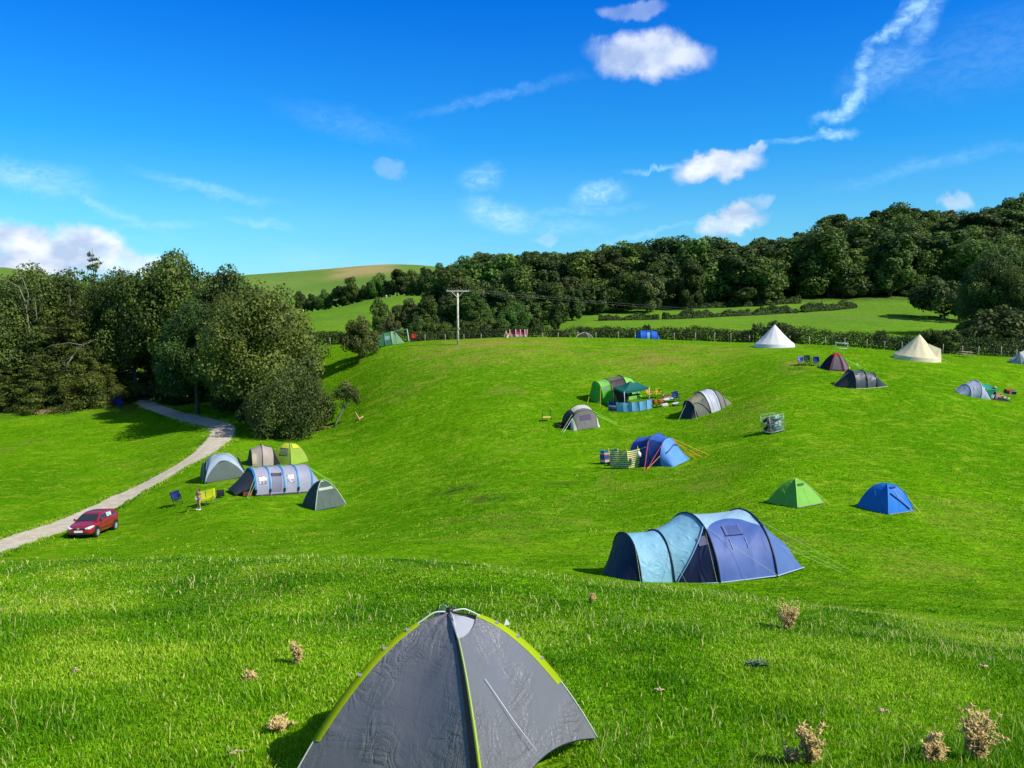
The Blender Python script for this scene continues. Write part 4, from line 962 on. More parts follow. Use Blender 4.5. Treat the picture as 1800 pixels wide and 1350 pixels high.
# ---- generic chair
def chair(px, py, fabcol, nm, lab, rz, group=None, sc=1, loc=None, ymin=30):
    loc = loc or hit(px, py, ymin)
    o = thing('camping_chair', lab, 'chair', loc, rz, group, sc=sc); fm = DARKM; fb = fabric(nm, fabcol, .7, .2, .3)
    mb = MB()
    for s in (-1, 1):
        mb.tube([(s*.30, -.28, 0), (s*.30, .22, .45)], .014, 5); mb.tube([(s*.30, .28, 0), (s*.30, -.26, .45), (s*.30, -.26, .64)], .014, 5)
        mb.tube([(s*.30, .22, .45), (s*.32, .36, .95)], .014, 5)
    mb.tube([(-.3, -.28, .02), (.3, -.26, .44)], .012, 5); mb.tube([(.3, -.28, .02), (-.3, -.26, .44)], .012, 5); mb.tube([(-.3, .28, .02), (.3, .22, .44)], .012, 5); mb.tube([(.3, .28, .02), (-.3, .22, .44)], .012, 5)
    mb.obj('frame', fm, o, True)
    def sheet(name, P, sagv):
        A, B, C_, D_ = [Vector(p) for p in P]; vs = []; n = 6
        for i in range(n+1):
            for j in range(n+1):
                f, g_ = i/n, j/n; p = A.lerp(B, f).lerp(D_.lerp(C_, f), g_)+Vector(sagv)*16*f*(1-f)*g_*(1-g_); vs.append(p)
        fs = [(i*(n+1)+j, (i+1)*(n+1)+j, (i+1)*(n+1)+j+1, i*(n+1)+j+1) for i in range(n) for j in range(n)]
        m = mesh(name, vs, fs, fb, o); sd = m.modifiers.new('s', 'SOLIDIFY'); sd.thickness = .015
    sheet('seat', [(-.3, -.26, .46), (.3, -.26, .46), (.3, .22, .43), (-.3, .22, .43)], (0, 0, -.07))
    sheet('backrest', [(-.3, .23, .46), (.3, .23, .46), (.32, .37, .97), (-.32, .37, .97)], (0, .07, 0))
    for s in (-1, 1): MB().box((s*.32, -.02, .655), (.07, .5, .03)).obj('armrest', fb, o)
    return o
# ---- windbreak
def windbreak(P2, h, mats, lab, name='windbreak', post=None, postr=.02, nb=10, loc=None, cat='windbreak', extra=.15, bandmode=True):
    """P2: list of local ground points; mats: one per panel"""
    o = thing(name, lab, cat, loc, 0)
    M3 = o.matrix_world.inverted()
    G_ = []
    for x, y in P2:
        w_ = o.matrix_world @ Vector((x, y, 0)); w_.z = Hs(w_.x, w_.y); G_.append(M3 @ w_)
    for k in range(len(G_)-1):
        A, B = G_[k], G_[k+1]; n = 8; vs = []; bd = []
        dirn = (B-A).normalized(); nn = Vector((-dirn.y, dirn.x, 0))
        for i in range(n+1):
            for j in range(nb+1):
                f = i/n; p = A.lerp(B, f)+nn*.10*math.sin(PI*f)*(.4+.6*j/nb); p.z += .04+(h-.04)*j/nb-.05*math.sin(PI*f)*(j/nb)
                vs.append(p); bd.append(j/nb)
        fs = [(i*(nb+1)+j, (i+1)*(nb+1)+j, (i+1)*(nb+1)+j+1, i*(nb+1)+j+1) for i in range(n) for j in range(nb)]
        mesh('panel', vs, fs, mats[k % len(mats)], o, attr={'band': bd})
    for k, A in enumerate(G_):
        MB().tube([A+Vector((0, 0, -.1)), A+Vector((0, 0, h+extra))], postr, 6).obj('post', post or GREYM, o, True)
    return o
def stripes2(name, n, a, b, frac, trans=.25):
    m, nt, ns, L = newmat(name)
    p = N(nt, 'ShaderNodeBsdfPrincipled'); o = N(nt, 'ShaderNodeOutputMaterial'); tr = N(nt, 'ShaderNodeBsdfTranslucent'); mx = N(nt, 'ShaderNodeMixShader')
    at = N(nt, 'ShaderNodeAttribute'); at.attribute_name = 'band'
    m1 = N(nt, 'ShaderNodeMath', operation='MULTIPLY'); m1.inputs[1].default_value = n; m2 = N(nt, 'ShaderNodeMath', operation='FRACT'); m3 = N(nt, 'ShaderNodeMath', operation='GREATER_THAN'); m3.inputs[1].default_value = frac
    L.new(at.outputs['Fac'], m1.inputs[0]); L.new(m1.outputs[0], m2.inputs[0]); L.new(m2.outputs[0], m3.inputs[0])
    c = N(nt, 'ShaderNodeMix', data_type='RGBA'); c.inputs['A'].default_value = a; c.inputs['B'].default_value = b; L.new(m3.outputs[0], c.inputs['Factor'])
    L.new(c.outputs['Result'], p.inputs['Base Color']); L.new(c.outputs['Result'], tr.inputs['Color']); p.inputs['Roughness'].default_value = .7; mx.inputs[0].default_value = trans
    L.new(p.outputs[0], mx.inputs[1]); L.new(tr.outputs[0], mx.inputs[2]); L.new(mx.outputs[0], o.inputs[0]); return m
def bandlist(n, a, b, frac=.5):
    L_ = []
    for k in range(n): L_ += [((k)/n, a), ((k+frac)/n, b)]
    return L_

# ---- 5. blue tent with windbreaks
RB = fabric('royal_blue_fabric', C(62, 108, 192), .6, .12, .7); RBD = fabric('royal_navy_fabric', C(30, 62, 128), .6, .10, .9); RBL = fabric('sky_blue_fabric', C(95, 155, 225), .6, .12, .4)
loc = hit(1160, 812, 40)
o = thing('family_tent', 'mid blue family tent with orange guy lines beside the striped windbreaks', 'tent', loc, math.radians(-42))
LF = Loft([(-2.3, 1.3, .04, 0, 1), (-1.7, 1.7, 1.9, 0, .85), (-.1, 1.8, 2.25, 0, .85), (1.0, 1.35, 1.95, -.1, .85), (2.15, 1.35, .04, -.1, 1)], .05, .02, 8)
patch(LF, 0, 1, 0, 1, 8, 24, RB, 'end_panel', o); patch(LF, 1, 2, 0, .36, 12, 14, RBD, 'side_panel', o); patch(LF, 1, 2, .36, 1, 12, 24, RB, 'roof_panel', o)
patch(LF, 2, 3, 0, .36, 10, 14, RBD, 'side_panel', o); patch(LF, 2, 3, .36, 1, 10, 24, RB, 'roof_panel', o); patch(LF, 3, 4, 0, 1, 12, 30, RBL, 'bedroom_panel', o)
for u in (1, 2, 3): hoop(LF, u+1e-4, plain('blue_tent_pole', C(30, 50, 110), .5), o, .025)
MB().tube([LF.p(3.30, .25)+Vector((.05, -.02, .03)), LF.p(3.36, .36)+Vector((.05, -.02, .03)), LF.p(3.27, .55)+Vector((.06, 0, .03)), LF.p(3.27, .68)+Vector((.06, 0, .03))], .05, 5).obj('vent_hood', plain('slate_blue_hood', C(50, 80, 130), .6), o, True)
MB().tube([LF.p(2.0, .22)+Vector((0, -.03, 0)), LF.p(1.5, .2)+Vector((0, -.03, 0))], .03, 5).obj('window_flap', plain('pale_blue_tie', C(140, 170, 225), .6), o, True)
for a, e_, m_ in ((LF.p(2, .3), (.6, -3.2, 0), ROPER), (LF.p(3, .3), (.75, -3.2, 0), ROPER), (LF.p(3, .12), (.7, -3.25, 0), ROPEO), (LF.p(3, .75), (3.1, 1.5, 0), ROPEO), (LF.p(3, .7), (2.9, .9, -.05), ROPEO), (LF.p(3.4, .8), (3.0, 1.1, -.05), ROPEO), (LF.p(3.5, .8), (3.3, 1.9, 0), ROPEO), (LF.p(3, .6), (3.5, 2.2, 0), ROPEO)):
    guy(a, e_, m_, o, .022)
YG = [C(215, 220, 135), C(38, 62, 22)]
wbY = stripes2('yellow_green_stripes', 9, C(245, 242, 160), C(35, 60, 22), .66)
loc = hit(1105, 822, 40)
windbreak([(-1.35, .55), (-.68, .1), (-.05, -.5), (.85, -.15), (1.68, .35)], 1.45, [wbY], 'yellow and dark green striped windbreak in front of the mid blue tent', loc=loc, post=plain('yellow_post', C(225, 225, 90), .5), nb=18)
RBW = stripes('rainbow_stripes', None, [(0, C(20, 60, 50)), (.12, C(235, 225, 200)), (.28, C(225, 90, 40)), (.36, C(45, 95, 180)), (.62, C(210, 60, 70)), (.70, C(235, 210, 120)), (.82, C(45, 110, 190))])
loc = hit(1068, 816, 40)
windbreak([(-.55, .15), (-.22, -.1), (.85, .15)], 1.15, [RBW], 'short windbreak with blue, red and yellow stripes at the left of the yellow-striped one', loc=loc, post=plain('blue_post', C(50, 110, 160), .5), nb=18)
o = thing('folding_stool', 'small folding stool with dark legs under the blue and red striped windbreak', 'stool', hit(1068, 818, 40)+Vector((.35, -.25, 0)), 0)
mb = MB(); [mb.tube([(a*.2, -.2, 0), (-a*.2, .2, .4)], .015, 5) for a in (-1, 1)]; mb.obj('frame', DARKM, o); MB().box((0, 0, .41), (.4, .4, .03)).obj('seat', plain('teal_seat', C(60, 130, 150), .7), o)
o = thing('storage_bag', 'small white bag hanging on the yellow-striped windbreak', 'bag', hit(1122, 822, 40)+Vector((0, -.25, .9)), 0, align=False)
MB().tube([(0, 0, 0), (0, 0, .25), (0, 0, .42)], [.16, .18, .05], 8).obj('sack', WHITE, o, True); MB().tube([(-.05, 0, .4), (0, 0, .52), (.05, 0, .4)], .012, 4).obj('handle', WHITE, o)

# ---- 6. grey dome-tunnel with cream roof
GT = fabric('stone_fabric', C(120, 118, 112), .65, .12, .6); CRM = fabric('cream_fabric', C(205, 208, 185), .65, .2, .4); GRD = fabric('charcoal_fabric', C(62, 66, 64), .65, .08, .6)
PURP = fabric('mauve_window', C(98, 80, 112), .6, .1, .2); BLKP = plain('black_pole', (.012, .013, .015, 1), .4)
loc = hit(1020, 748, 50)
o = thing('dome_tent', 'grey and cream dome tent with a mauve window panel, beside the yellow folding stand', 'tent', loc, math.radians(-68))
LF = Loft([(-1.8, 1.0, .04, 0, 1), (-1.1, 1.45, 1.5, 0, .85), (0, 1.6, 2.1, 0, .85), (.95, 1.55, 1.75, 0, .85, 0), (1.55, 1.45, .04, 0, 1)], .04, .015, 9)
patch(LF, 0, 1, 0, 1, 6, 24, GRD, 'end_panel', o); patch(LF, 1, 2, 0, .35, 8, 10, GRD, 'side_panel', o); patch(LF, 1, 2, .35, 1, 8, 18, CRM, 'roof_panel', o)
patch(LF, 2, 3, 0, .3, 8, 10, GRD, 'side_panel', o); patch(LF, 2, 2.55, .3, 1, 8, 18, CRM, 'roof_panel', o); patch(LF, 2.55, 3, .3, 1, 8, 18, GT, 'roof_panel', o)
patch(LF, 3, 4, 0, .24, 8, 10, CRM, 'front_panel', o); patch(LF, 3, 4, .24, .78, 10, 20, GT, 'door', o); patch(LF, 3, 4, .78, .93, 8, 8, CRM, 'front_panel', o); patch(LF, 3, 4, .93, 1, 8, 4, GT, 'front_panel', o)
rect_on(LF, 3.22, 3.50, .38, .62, PURP, 'window', o, .03)
for u in (1, 2, 3): hoop(LF, u+1e-4, BLKP, o, .022)
for t in (.24, .78): MB().tube([LF.p(3+q, t)+Vector((.03, 0, .02)) for q in np.linspace(0, .97, 10)], .02, 4).obj('zip', BLKP, o, True)
for a, e_, m_ in ((LF.p(3, .2), (1.6, -2.6, 0), WHITE), (LF.p(2.6, .25), (1.5, -2.8, 0), ROPE), (LF.p(3, .8), (2.2, 3.2, 0), ROPEG), (LF.p(2.7, .8), (1.3, 3.4, 0), ROPEG), (LF.p(2, .8), (.9, 3.6, 0), ROPEG)): guy(a, e_, m_, o, .018)
o = thing('folding_stand', 'open black folding stand with a yellow shelf standing left of the grey and cream tent', 'stand', hit(961, 740, 50), 0)
mb = MB()
for x in (-.42, .42):
    for y in (-.25, .25): mb.tube([(x, y, 0), (x, y, 1.15)], .018, 5)
for z in (.35, 1.15): mb.tube([(-.42, -.25, z), (.42, -.25, z), (.42, .25, z), (-.42, .25, z), (-.42, -.25, z)], .016, 5)
mb.obj('frame', BLACK, o); MB().box((0, 0, .38), (.84, .52, .05)).obj('shelf', plain('yellow_shelf', C(235, 205, 90), .6), o)
o = thing('storage_box', 'small dark crate of kit at the shaded left foot of the grey and cream tent', 'crate', hit(985, 751, 50), .3)
mb = MB(); mb.box((0, 0, .16), (.7, .4, .3)); mb.box((.1, .05, .36), (.35, .3, .14), (0, 0, .4)); mb.obj('box', BLACK, o); MB().box((0, -.21, .2), (.3, .02, .12)).obj('label_panel', plain('red_panel', C(190, 50, 40), .6), o)

# ---- 7. green family tent with gazebo, windbreak, chairs
GRN = fabric('apple_green_fabric', C(95, 205, 45), .6, .28, .5); GRNL = fabric('lime_green_fabric', C(150, 225, 95), .6, .25, .4); BRN = fabric('brown_grey_fabric', C(78, 68, 66), .65, .1, .6); GRY = fabric('olive_grey_fabric', C(112, 118, 100), .65, .1, .4)
loc = hit(1083, 699, 60)
o = thing('family_tent', 'bright green family tent with a brown door panel behind the teal gazebo', 'tent', loc, math.radians(18), sc=1.12)
LF = Loft([(-2.6, 1.2, .04, 0, 1), (-2.05, 1.4, 1.9, 0, .75), (-.95, 1.55, 2.05, 0, .8), (.6, 1.6, 2.15, 0, .8), (1.7, 1.45, 1.75, 0, .85), (2.4, 1.2, .04, 0, 1)], .05, .015, 12)
patch(LF, 0, 1, 0, 1, 8, 24, GRN, 'end_panel', o); patch(LF, 1, 2, 0, .3, 8, 14, GRN, 'bedroom_panel', o); patch(LF, 1, 2, .3, 1, 8, 20, GRNL, 'roof_panel', o)
patch(LF, 2, 3, 0, .42, 10, 16, BRN, 'door', o); patch(LF, 2, 3, .42, 1, 10, 20, GRY, 'roof_panel', o); patch(LF, 3, 4, 0, .34, 10, 16, GRNL, 'bedroom_panel', o); patch(LF, 3, 4, .34, 1, 10, 20, GRNL, 'roof_panel', o); patch(LF, 4, 5, 0, 1, 8, 24, GRN, 'end_panel', o)
rect_on(LF, 1.25, 1.7, .2, .28, fabric('grey_window', C(140, 150, 140), .5), 'window', o)
for u in (1, 2, 3, 4): hoop(LF, u+1e-4, plain('green_pole', C(40, 90, 30), .5), o, .022)
for a, e_ in ((LF.p(1, .3), (-2.9, -2.6, 0)), (LF.p(2, .3), (-1.2, -2.9, 0)), (LF.p(2, .25), (-1.0, -2.9, 0)), (LF.p(1, .7), (-3.6, -1.0, 0))): guy(a, e_, ROPEO, o, .022)
TEAL = fabric('teal_canopy', C(38, 120, 112), .6, .25, .3)
gl = hit(1110, 708, 60); gl = Vector((gl.x, gl.y-.2, 0)); gl.z = Hs(gl.x, gl.y)
o = thing('gazebo', 'teal pointed gazebo on thin white legs in front of the bright green tent', 'gazebo', gl, math.radians(20))
c4 = [(-1.5, -1.3), (1.5, -1.3), (1.5, 1.3), (-1.5, 1.3)]
vs = []; n = 12
ap = Vector((0, 0, 2.5))
for k in range(4):
    A = Vector((*c4[k], 1.85)); B = Vector((*c4[(k+1) % 4], 1.85)); g_ = []
    for i in range(n+1):
        for j in range(7):
            f, t = i/n, j/6; e_ = A.lerp(B, f); e_.z -= .06*math.sin(PI*f); p = e_.lerp(ap, t); p.z -= .14*math.sin(PI*t); g_.append(p)
    mesh('canopy', g_, [(i*7+j, (i+1)*7+j, (i+1)*7+j+1, i*7+j+1) for i in range(n) for j in range(6)], TEAL, o)
    vl = []
    for i in range(n+1):
        e_ = A.lerp(B, i/n); e_.z -= .06*math.sin(PI*i/n); vl += [e_, e_-Vector((0, 0, .22))]
    mesh('valance', vl, [(i*2, i*2+1, i*2+3, i*2+2) for i in range(n)], TEAL, o)
    MB().tube([(*c4[k], 0), (*c4[k], 1.84)], .03, 6).obj('leg', WHITE, o, True)
wbB = stripes2('pale_blue_check', 8, C(140, 205, 240), C(80, 155, 215), .7); wbN = stripes('navy_stripes', None, [(0, C(25, 40, 90)), (.2, C(90, 100, 140)), (.45, C(200, 205, 205)), (.6, C(20, 50, 140)), (.95, C(40, 60, 90))])
windbreak([(-2.15, .35), (-1.35, -.2), (-.7, -.6), (.2, -.75), (1.0, -.7), (1.8, -.5), (2.45, -.05)], 1.05, [wbN, wbB, wbB, wbB, wbB, wbB], 'pale blue windbreak with a navy end panel round the foot of the gazebo', loc=hit(1106, 722, 60), post=plain('slate_post', C(50, 80, 130), .5), nb=14, extra=.04)
# things on and round the gazebo
def crate(px, py, cols, lab, s=(.5, .35, .3), rz=.2, ymin=60, name='storage_box', cat='box', loc=None):
    o = thing(name, lab, cat, loc or hit(px, py, ymin), rz); mb = MB(); mb.box((0, 0, s[2]/2), s); ob = mb.obj('body', cols[0], o)
    bv = ob.modifiers.new('b', 'BEVEL'); bv.width = .03; bv.segments = 2
    l = MB().box((0, 0, s[2]+.02), (s[0]*1.05, s[1]*1.05, .05)); l.obj('lid', cols[1], o)
    MB().tube([(-s[0]*.3, -s[1]/2-.02, s[2]*.7), (-s[0]*.25, -s[1]/2-.05, s[2]*.6), (s[0]*.25, -s[1]/2-.05, s[2]*.6), (s[0]*.3, -s[1]/2-.02, s[2]*.7)], .012, 4).obj('handle', cols[1], o); return o
def table(px, py, lab, w_=1.2, d_=.6, h_=.68, top=WHITE, ymin=60, loc=None, rz=.2):
    o = thing('folding_table', lab, 'table', loc or hit(px, py, ymin), rz); MB().box((0, 0, h_), (w_, d_, .04)).obj('table_top', top, o)
    for a in (-1, 1):
        for b in (-1, 1): MB().tube([(a*w_*.45, b*d_*.4, 0), (a*w_*.38, b*d_*.35, h_)], .018, 5).obj('leg', GREYM, o)
    return o
table(0, 0, 'folding table with dark pots under the teal gazebo', 1.6, .6, .95, BLACK, loc=gl+Vector((.2, -.1, 0)))
o = thing('kettle', 'black pot standing on the table under the teal gazebo', 'pot', gl+Vector((-.15, -.1, 1.0)), 0, align=False); MB().tube([(0, 0, 0), (0, 0, .16), (0, 0, .22)], [.17, .16, .06], 12).obj('body', BLACK, o, True); MB().tube([(-.15, 0, .18), (0, 0, .32), (.15, 0, .18)], .012, 4).obj('handle', BLACK, o)
chair(1142, 700, C(235, 185, 45), 'golden_yellow_cloth', 'golden yellow camping chair with a black back edge right of the teal gazebo', .2, 'camping chairs by the gazebo', 1.05)
chair(1157, 699, C(235, 225, 60), 'lemon_cloth', 'lemon yellow camping chair, the paler of the two yellow chairs', -.2, 'camping chairs by the gazebo')
chair(1149, 716, C(235, 85, 30), 'red_orange_cloth', 'red-orange camping chair in front of the golden yellow one, touching the pale blue windbreak', 2.6, 'camping chairs by the gazebo')
chair(1160, 716, C(225, 130, 55), 'soft_orange_cloth', 'dull orange camping chair right of the red-orange one', 3.4, 'camping chairs by the gazebo')
chair(1190, 706, C(25, 60, 120), 'dark_blue_cloth', 'dark blue camping chair left of the beige and white tent', .2, 'camping chairs by the gazebo', 1.1)
table(1176, 708, 'low table cluttered with food between the orange chairs and the blue chair', 1.1, .6, .45)
crate(1172, 703, (plain('tan_box', C(205, 170, 130), .7), plain('brown_lid', C(120, 70, 50), .7)), 'tan coloured box behind the cluttered low table', (.8, .5, .45))
crate(1168, 714, (WHITE, WHITE), 'flat white cool box on the grass in front of the low table', (.7, .35, .22))
crate(1188, 713, (BLACK, WHITE), 'dark box with a white lid below the dark blue chair', (.6, .4, .25))
for px, py, w1, lab in ((1166, 700, .1, 'white water carrier behind the orange chairs'), (1185, 702, .12, 'pale blue water carrier beside the dark blue chair')):
    o = thing('water_carrier', lab, 'water carrier', hit(px, py, 60), 0); MB().tube([(0, 0, 0), (0, 0, .3), (0, 0, .36), (0, 0, .42)], [.15, .15, .06, .05], 10).obj('container', WHITE if w1 < .11 else plain('pale_blue_plastic', C(140, 190, 215), .5), o, True); MB().tube([(0, 0, .42), (0, 0, .46)], .05, 8).obj('cap', BLACK, o)

# ---- 8. beige and white tent
BEI = fabric('beige_fabric', C(165, 158, 125), .65, .15, .5); WHF = fabric('white_fabric', C(215, 218, 225), .6, .2, .3); GRB = fabric('warm_grey_fabric', C(125, 125, 112), .65, .12, .5); DNV = fabric('blue_black_fabric', C(30, 42, 52), .6, .06, .7)
loc = hit(1243, 722, 60)
o = thing('family_tent', 'beige tunnel tent with a broad white middle band, dark open end facing left', 'tent', loc, math.radians(21))
LF = Loft([(-2.75, 1.15, .04, -.1, 1), (-1.95, 1.25, 1.6, 0, .9), (-.5, 1.45, 2.1, 0, .9), (.75, 1.45, 2.1, 0, .9), (1.5, 1.15, 1.65, 0, .9), (2.65, .9, .04, .15, 1)], .05, .015, 15)
patch(LF, 0, 1, 0, 1, 8, 24, DNV, 'end_panel', o); patch(LF, 1, 2, 0, .28, 18, 18, GRB, 'side_panel', o); patch(LF, 1, 2, .28, 1, 14, 20, BEI, 'roof_panel', o)
patch(LF, 2, 3, 0, 1, 12, 30, WHF, 'white_panel', o); patch(LF, 3, 4, 0, 1, 8, 24, GRB, 'rear_panel', o); patch(LF, 4, 5, 0, 1, 10, 24, GRB, 'rear_end_panel', o)
for u in (1, 2, 3, 4): hoop(LF, u+1e-4, BLKP, o, .028)
MB().tube([LF.p(1.05+.9*k/14, .30*math.sin(PI*.5*(1-k/14))+.0)+Vector((0, -.03, 0)) for k in range(15)], .022, 4).obj('zip', BLKP, o, True)
for u in (2.3, 2.8): MB().tube([LF.p(u, t)+Vector((0, -.03, 0)) for t in np.linspace(.02, .3, 8)], .012, 4).obj('zip', plain('grey_zip', (.4, .42, .45, 1), .5), o, True)
for a, e_, m_ in ((LF.p(1, .2), (-2.6, -2.1, 0), ROPE), (LF.p(1, .5), (-3.9, -.6, 0), ROPE), (LF.p(3, .8), (3.6, 1.2, 0), ROPEG), (LF.p(4, .7), (3.9, .6, 0), ROPEG)): guy(a, e_, m_, o, .015)

# ---- 9. dark tunnel tent
DT = fabric('dark_olive_fabric', C(52, 58, 58), .5, .06, 1.0); DTG = fabric('slate_fabric', C(86, 92, 98), .45, .08, 1.0)
loc = hit(1513, 678, 60)
o = thing('tunnel_tent', 'low dark grey tunnel tent below the red dome tent', 'tent', loc, math.radians(9))
LF = Loft([(-2.75, .5, .04, .1, 1), (-1.3, 1.2, 1.62, 0, .9), (-.05, 1.2, 1.6, 0, .9), (1.15, 1.0, 1.3, 0, .9), (2.7, .5, .04, 0, 1)], .06, .03, 21)
patch(LF, 0, 1, 0, 1, 10, 20, DT, 'end_panel', o); patch(LF, 1, 2, 0, 1, 12, 24, DTG, 'middle_panel', o); patch(LF, 2, 3, 0, 1, 12, 24, DTG, 'middle_panel', o); patch(LF, 3, 4, 0, 1, 10, 20, DT, 'rear_panel', o)
for u in (1, 2, 3): hoop(LF, u+1e-4, BLKP, o, .05)
MB().tube([LF.p(1.1, .34)+Vector((0, -.04, 0)), LF.p(1.6, .35)+Vector((0, -.04, 0)), LF.p(1.85, .3)+Vector((0, -.04, 0)), LF.p(1.92, .02)+Vector((0, -.04, 0))], .022, 4).obj('zip', ROPE, o, True)
MB().tube([LF.p(2.12, t)+Vector((0, -.04, 0)) for t in np.linspace(.02, .4, 8)], .02, 4).obj('zip', ROPE, o, True)
MB().tube([LF.p(.7+3.2*k/20, 0)+Vector((0, -.05, .03)) for k in range(21)], .05, 4).obj('hem', plain('pale_olive_hem', C(165, 180, 120), .7), o, True)
MB().disc((-1.95, -.62, .45), (-.5, -1, .5), .13, .02, 10).obj('badge', plain('grey_badge', (.35, .37, .38, 1), .5), o)
guy(LF.p(1, .5), (-3.1, .1, 0), ROPE, o, .012); guy(LF.p(3, .5), (3.0, 0, 0), ROPEG, o, .015)

# ---- 10. red dome tent and chairs
RED = fabric('red_fabric', C(205, 40, 38), .6, .15, .3); GW = fabric('grey_mesh_fabric', C(115, 110, 118), .6, .15, .3); MAR = fabric('maroon_fabric', C(120, 45, 70), .6, .1, .3); BLF = fabric('black_fabric', C(28, 26, 36), .6, .05, .5)
loc = hit(1467, 648, 60)
o = thing('dome_tent', 'dome tent with a red top and grey lower panels beside three camping chairs', 'tent', loc, 0)
D = Dome(6, 1.55, 1.72, -10, 1.9, sag=.02, seed=9)
for k, m_ in enumerate((MAR, BLF, BLF, BLF, MAR, MAR)):
    patch(D, k, k+.999, 0, .70, 8, 12, m_, 'fly_panel', o)
for k in (4, 5): patch(D, k+.15, k+.8, .04, .64, 6, 8, GW, 'mesh_window', o, .03)
patch(D, 0, 5.9999, .695, .999, 36, 6, RED, 'roof_panel', o, .01); dome_poles(D, plain('red_pole', C(150, 30, 40), .5), o, .03)
for e_ in ((3.4, .9, .0), (3.0, .2, 0), (3.8, -.1, -.1)): guy((.9, 0, 1.2), e_, ROPEG, o, .015)
chair(1408, 642, C(165, 155, 225), 'lilac_cloth', 'lilac camping chair, first in the row left of the red dome', 0, 'three chairs beside the red dome', .98, ymin=60)
chair(1420, 642, C(20, 70, 45), 'bottle_green_cloth', 'dark green camping chair between the two lilac and purple ones', .1, 'three chairs beside the red dome', 1.1, ymin=60)
chair(1434, 643, C(75, 60, 175), 'violet_cloth', 'violet camping chair with white arms right beside the red dome', -.3, 'three chairs beside the red dome', 1, ymin=60)
crate(1444, 646, (WHITE, WHITE), 'small white box on the grass at the left foot of the red dome', (.5, .3, .2))
for k_, (px, py) in enumerate(((1492, 649), (1506, 643))):
    o = thing('plastic_cup', ('white cup lying on the grass just right of the red dome', 'white cup lying farther right of the red dome')[k_], 'cup', hit(px, py, 60), 0); MB().tube([(0, 0, 0), (0, 0, .2)], [.09, .12], 10).obj('cup_body', WHITE, o); MB().tube([(0, 0, .2), (0, 0, .215)], .13, 10).obj('rim', WHITE, o)

# ---- 11. white and teal tent, seated person, barbecue box
PLG = fabric('silver_fabric', C(185, 192, 212), .5, .15, 1.0); TLF = fabric('sea_green_fabric', C(50, 165, 140), .6, .25, .4)
loc = hit(1712, 694, 60)
o = thing('dome_tent', 'silver white dome tent with a sea green porch canopy at the right', 'tent', loc, math.radians(12))
LF = Loft([(-1.9, .5, .04, .2, 1), (-1.1, 1.0, .95, .1, 1), (-.2, 1.25, 1.5, 0, .95), (.45, 1.2, 1.25, 0, .95), (1.15, 1.0, .04, -.1, 1)], .02, .03, 31)
patch(LF, 0, 2, 0, 1, 16, 24, PLG, 'fly_panel', o); patch(LF, 2, 4, 0, .8, 14, 20, PLG, 'fly_panel', o, clip=lambda a, b: a < .55+.5*(1-b)); patch(LF, 2, 3.4, .3, 1, 10, 14, TLF, 'porch_panel', o, .02)
for u in (1, 2): hoop(LF, u+1e-4, WHITE, o, .02)
vs = []
for i in range(9):
    for j in range(9):
        f, g_ = i/8, j/8; vs.append((.35+f*1.55, -1.0+g_*1.9, 1.08-.10*math.sin(PI*f)-.12*math.sin(PI*g_)*.5))
mesh('porch_wall', [(1.85, .9, 0), (.6, .9, 0), (.45, .9, .98), (1.88, .9, 1.0)], [(0, 1, 2, 3)], TLF, o, False)
mesh('porch_wall', [(.95, -.95, 0), (.5, -1.05, .0), (.4, -1.0, .95), (1.5, -.95, .98)], [(0, 1, 2, 3)], TLF, o, False)
mesh('porch_canopy', vs, [(i*9+j, (i+1)*9+j, (i+1)*9+j+1, i*9+j+1) for i in range(8) for j in range(8)], TLF, o)
for x, y in ((1.88, -1.0), (1.88, .88)): MB().tube([(x, y, 0), (x, y, 1.12)], .025, 6).obj('pole', WHITE, o)
for k_, (px, py, m_, lab, s_) in enumerate(((1734, 699, plain('sea_green_plastic', C(60, 160, 140), .5), 'small sea green box on the grass under the green porch canopy', (.4, .3, .3)), (1742, 700, WHITE, 'white bag of food between the green porch and the seated person', (.35, .3, .35)))):
    crate(px, py, (m_, WHITE), lab, s_, .2)
o = thing('barbecue', 'black and red barbecue box on thin folding legs right of the seated person', 'barbecue', hit(1773, 699, 60), .05)
mb = MB(); mb.box((0, 0, .62), (1.15, .5, .38)); bb = mb.obj('fire_box', BLACK, o); bb.modifiers.new('b', 'BEVEL').width = .04
MB().box((-.25, -.02, .84), (.55, .45, .06)).obj('lid', plain('red_lid', C(200, 45, 40), .5), o); MB().box((-.12, -.265, .62), (.22, .02, .3)).obj('label_panel', plain('pink_panel', C(215, 110, 120), .6), o)
for a in (-1, 1):
    for b in (-1, 1): MB().tube([(a*.5, b*.28, 0), (a*.35, b*.18, .45)], .02, 5).obj('leg', GREYM, o)

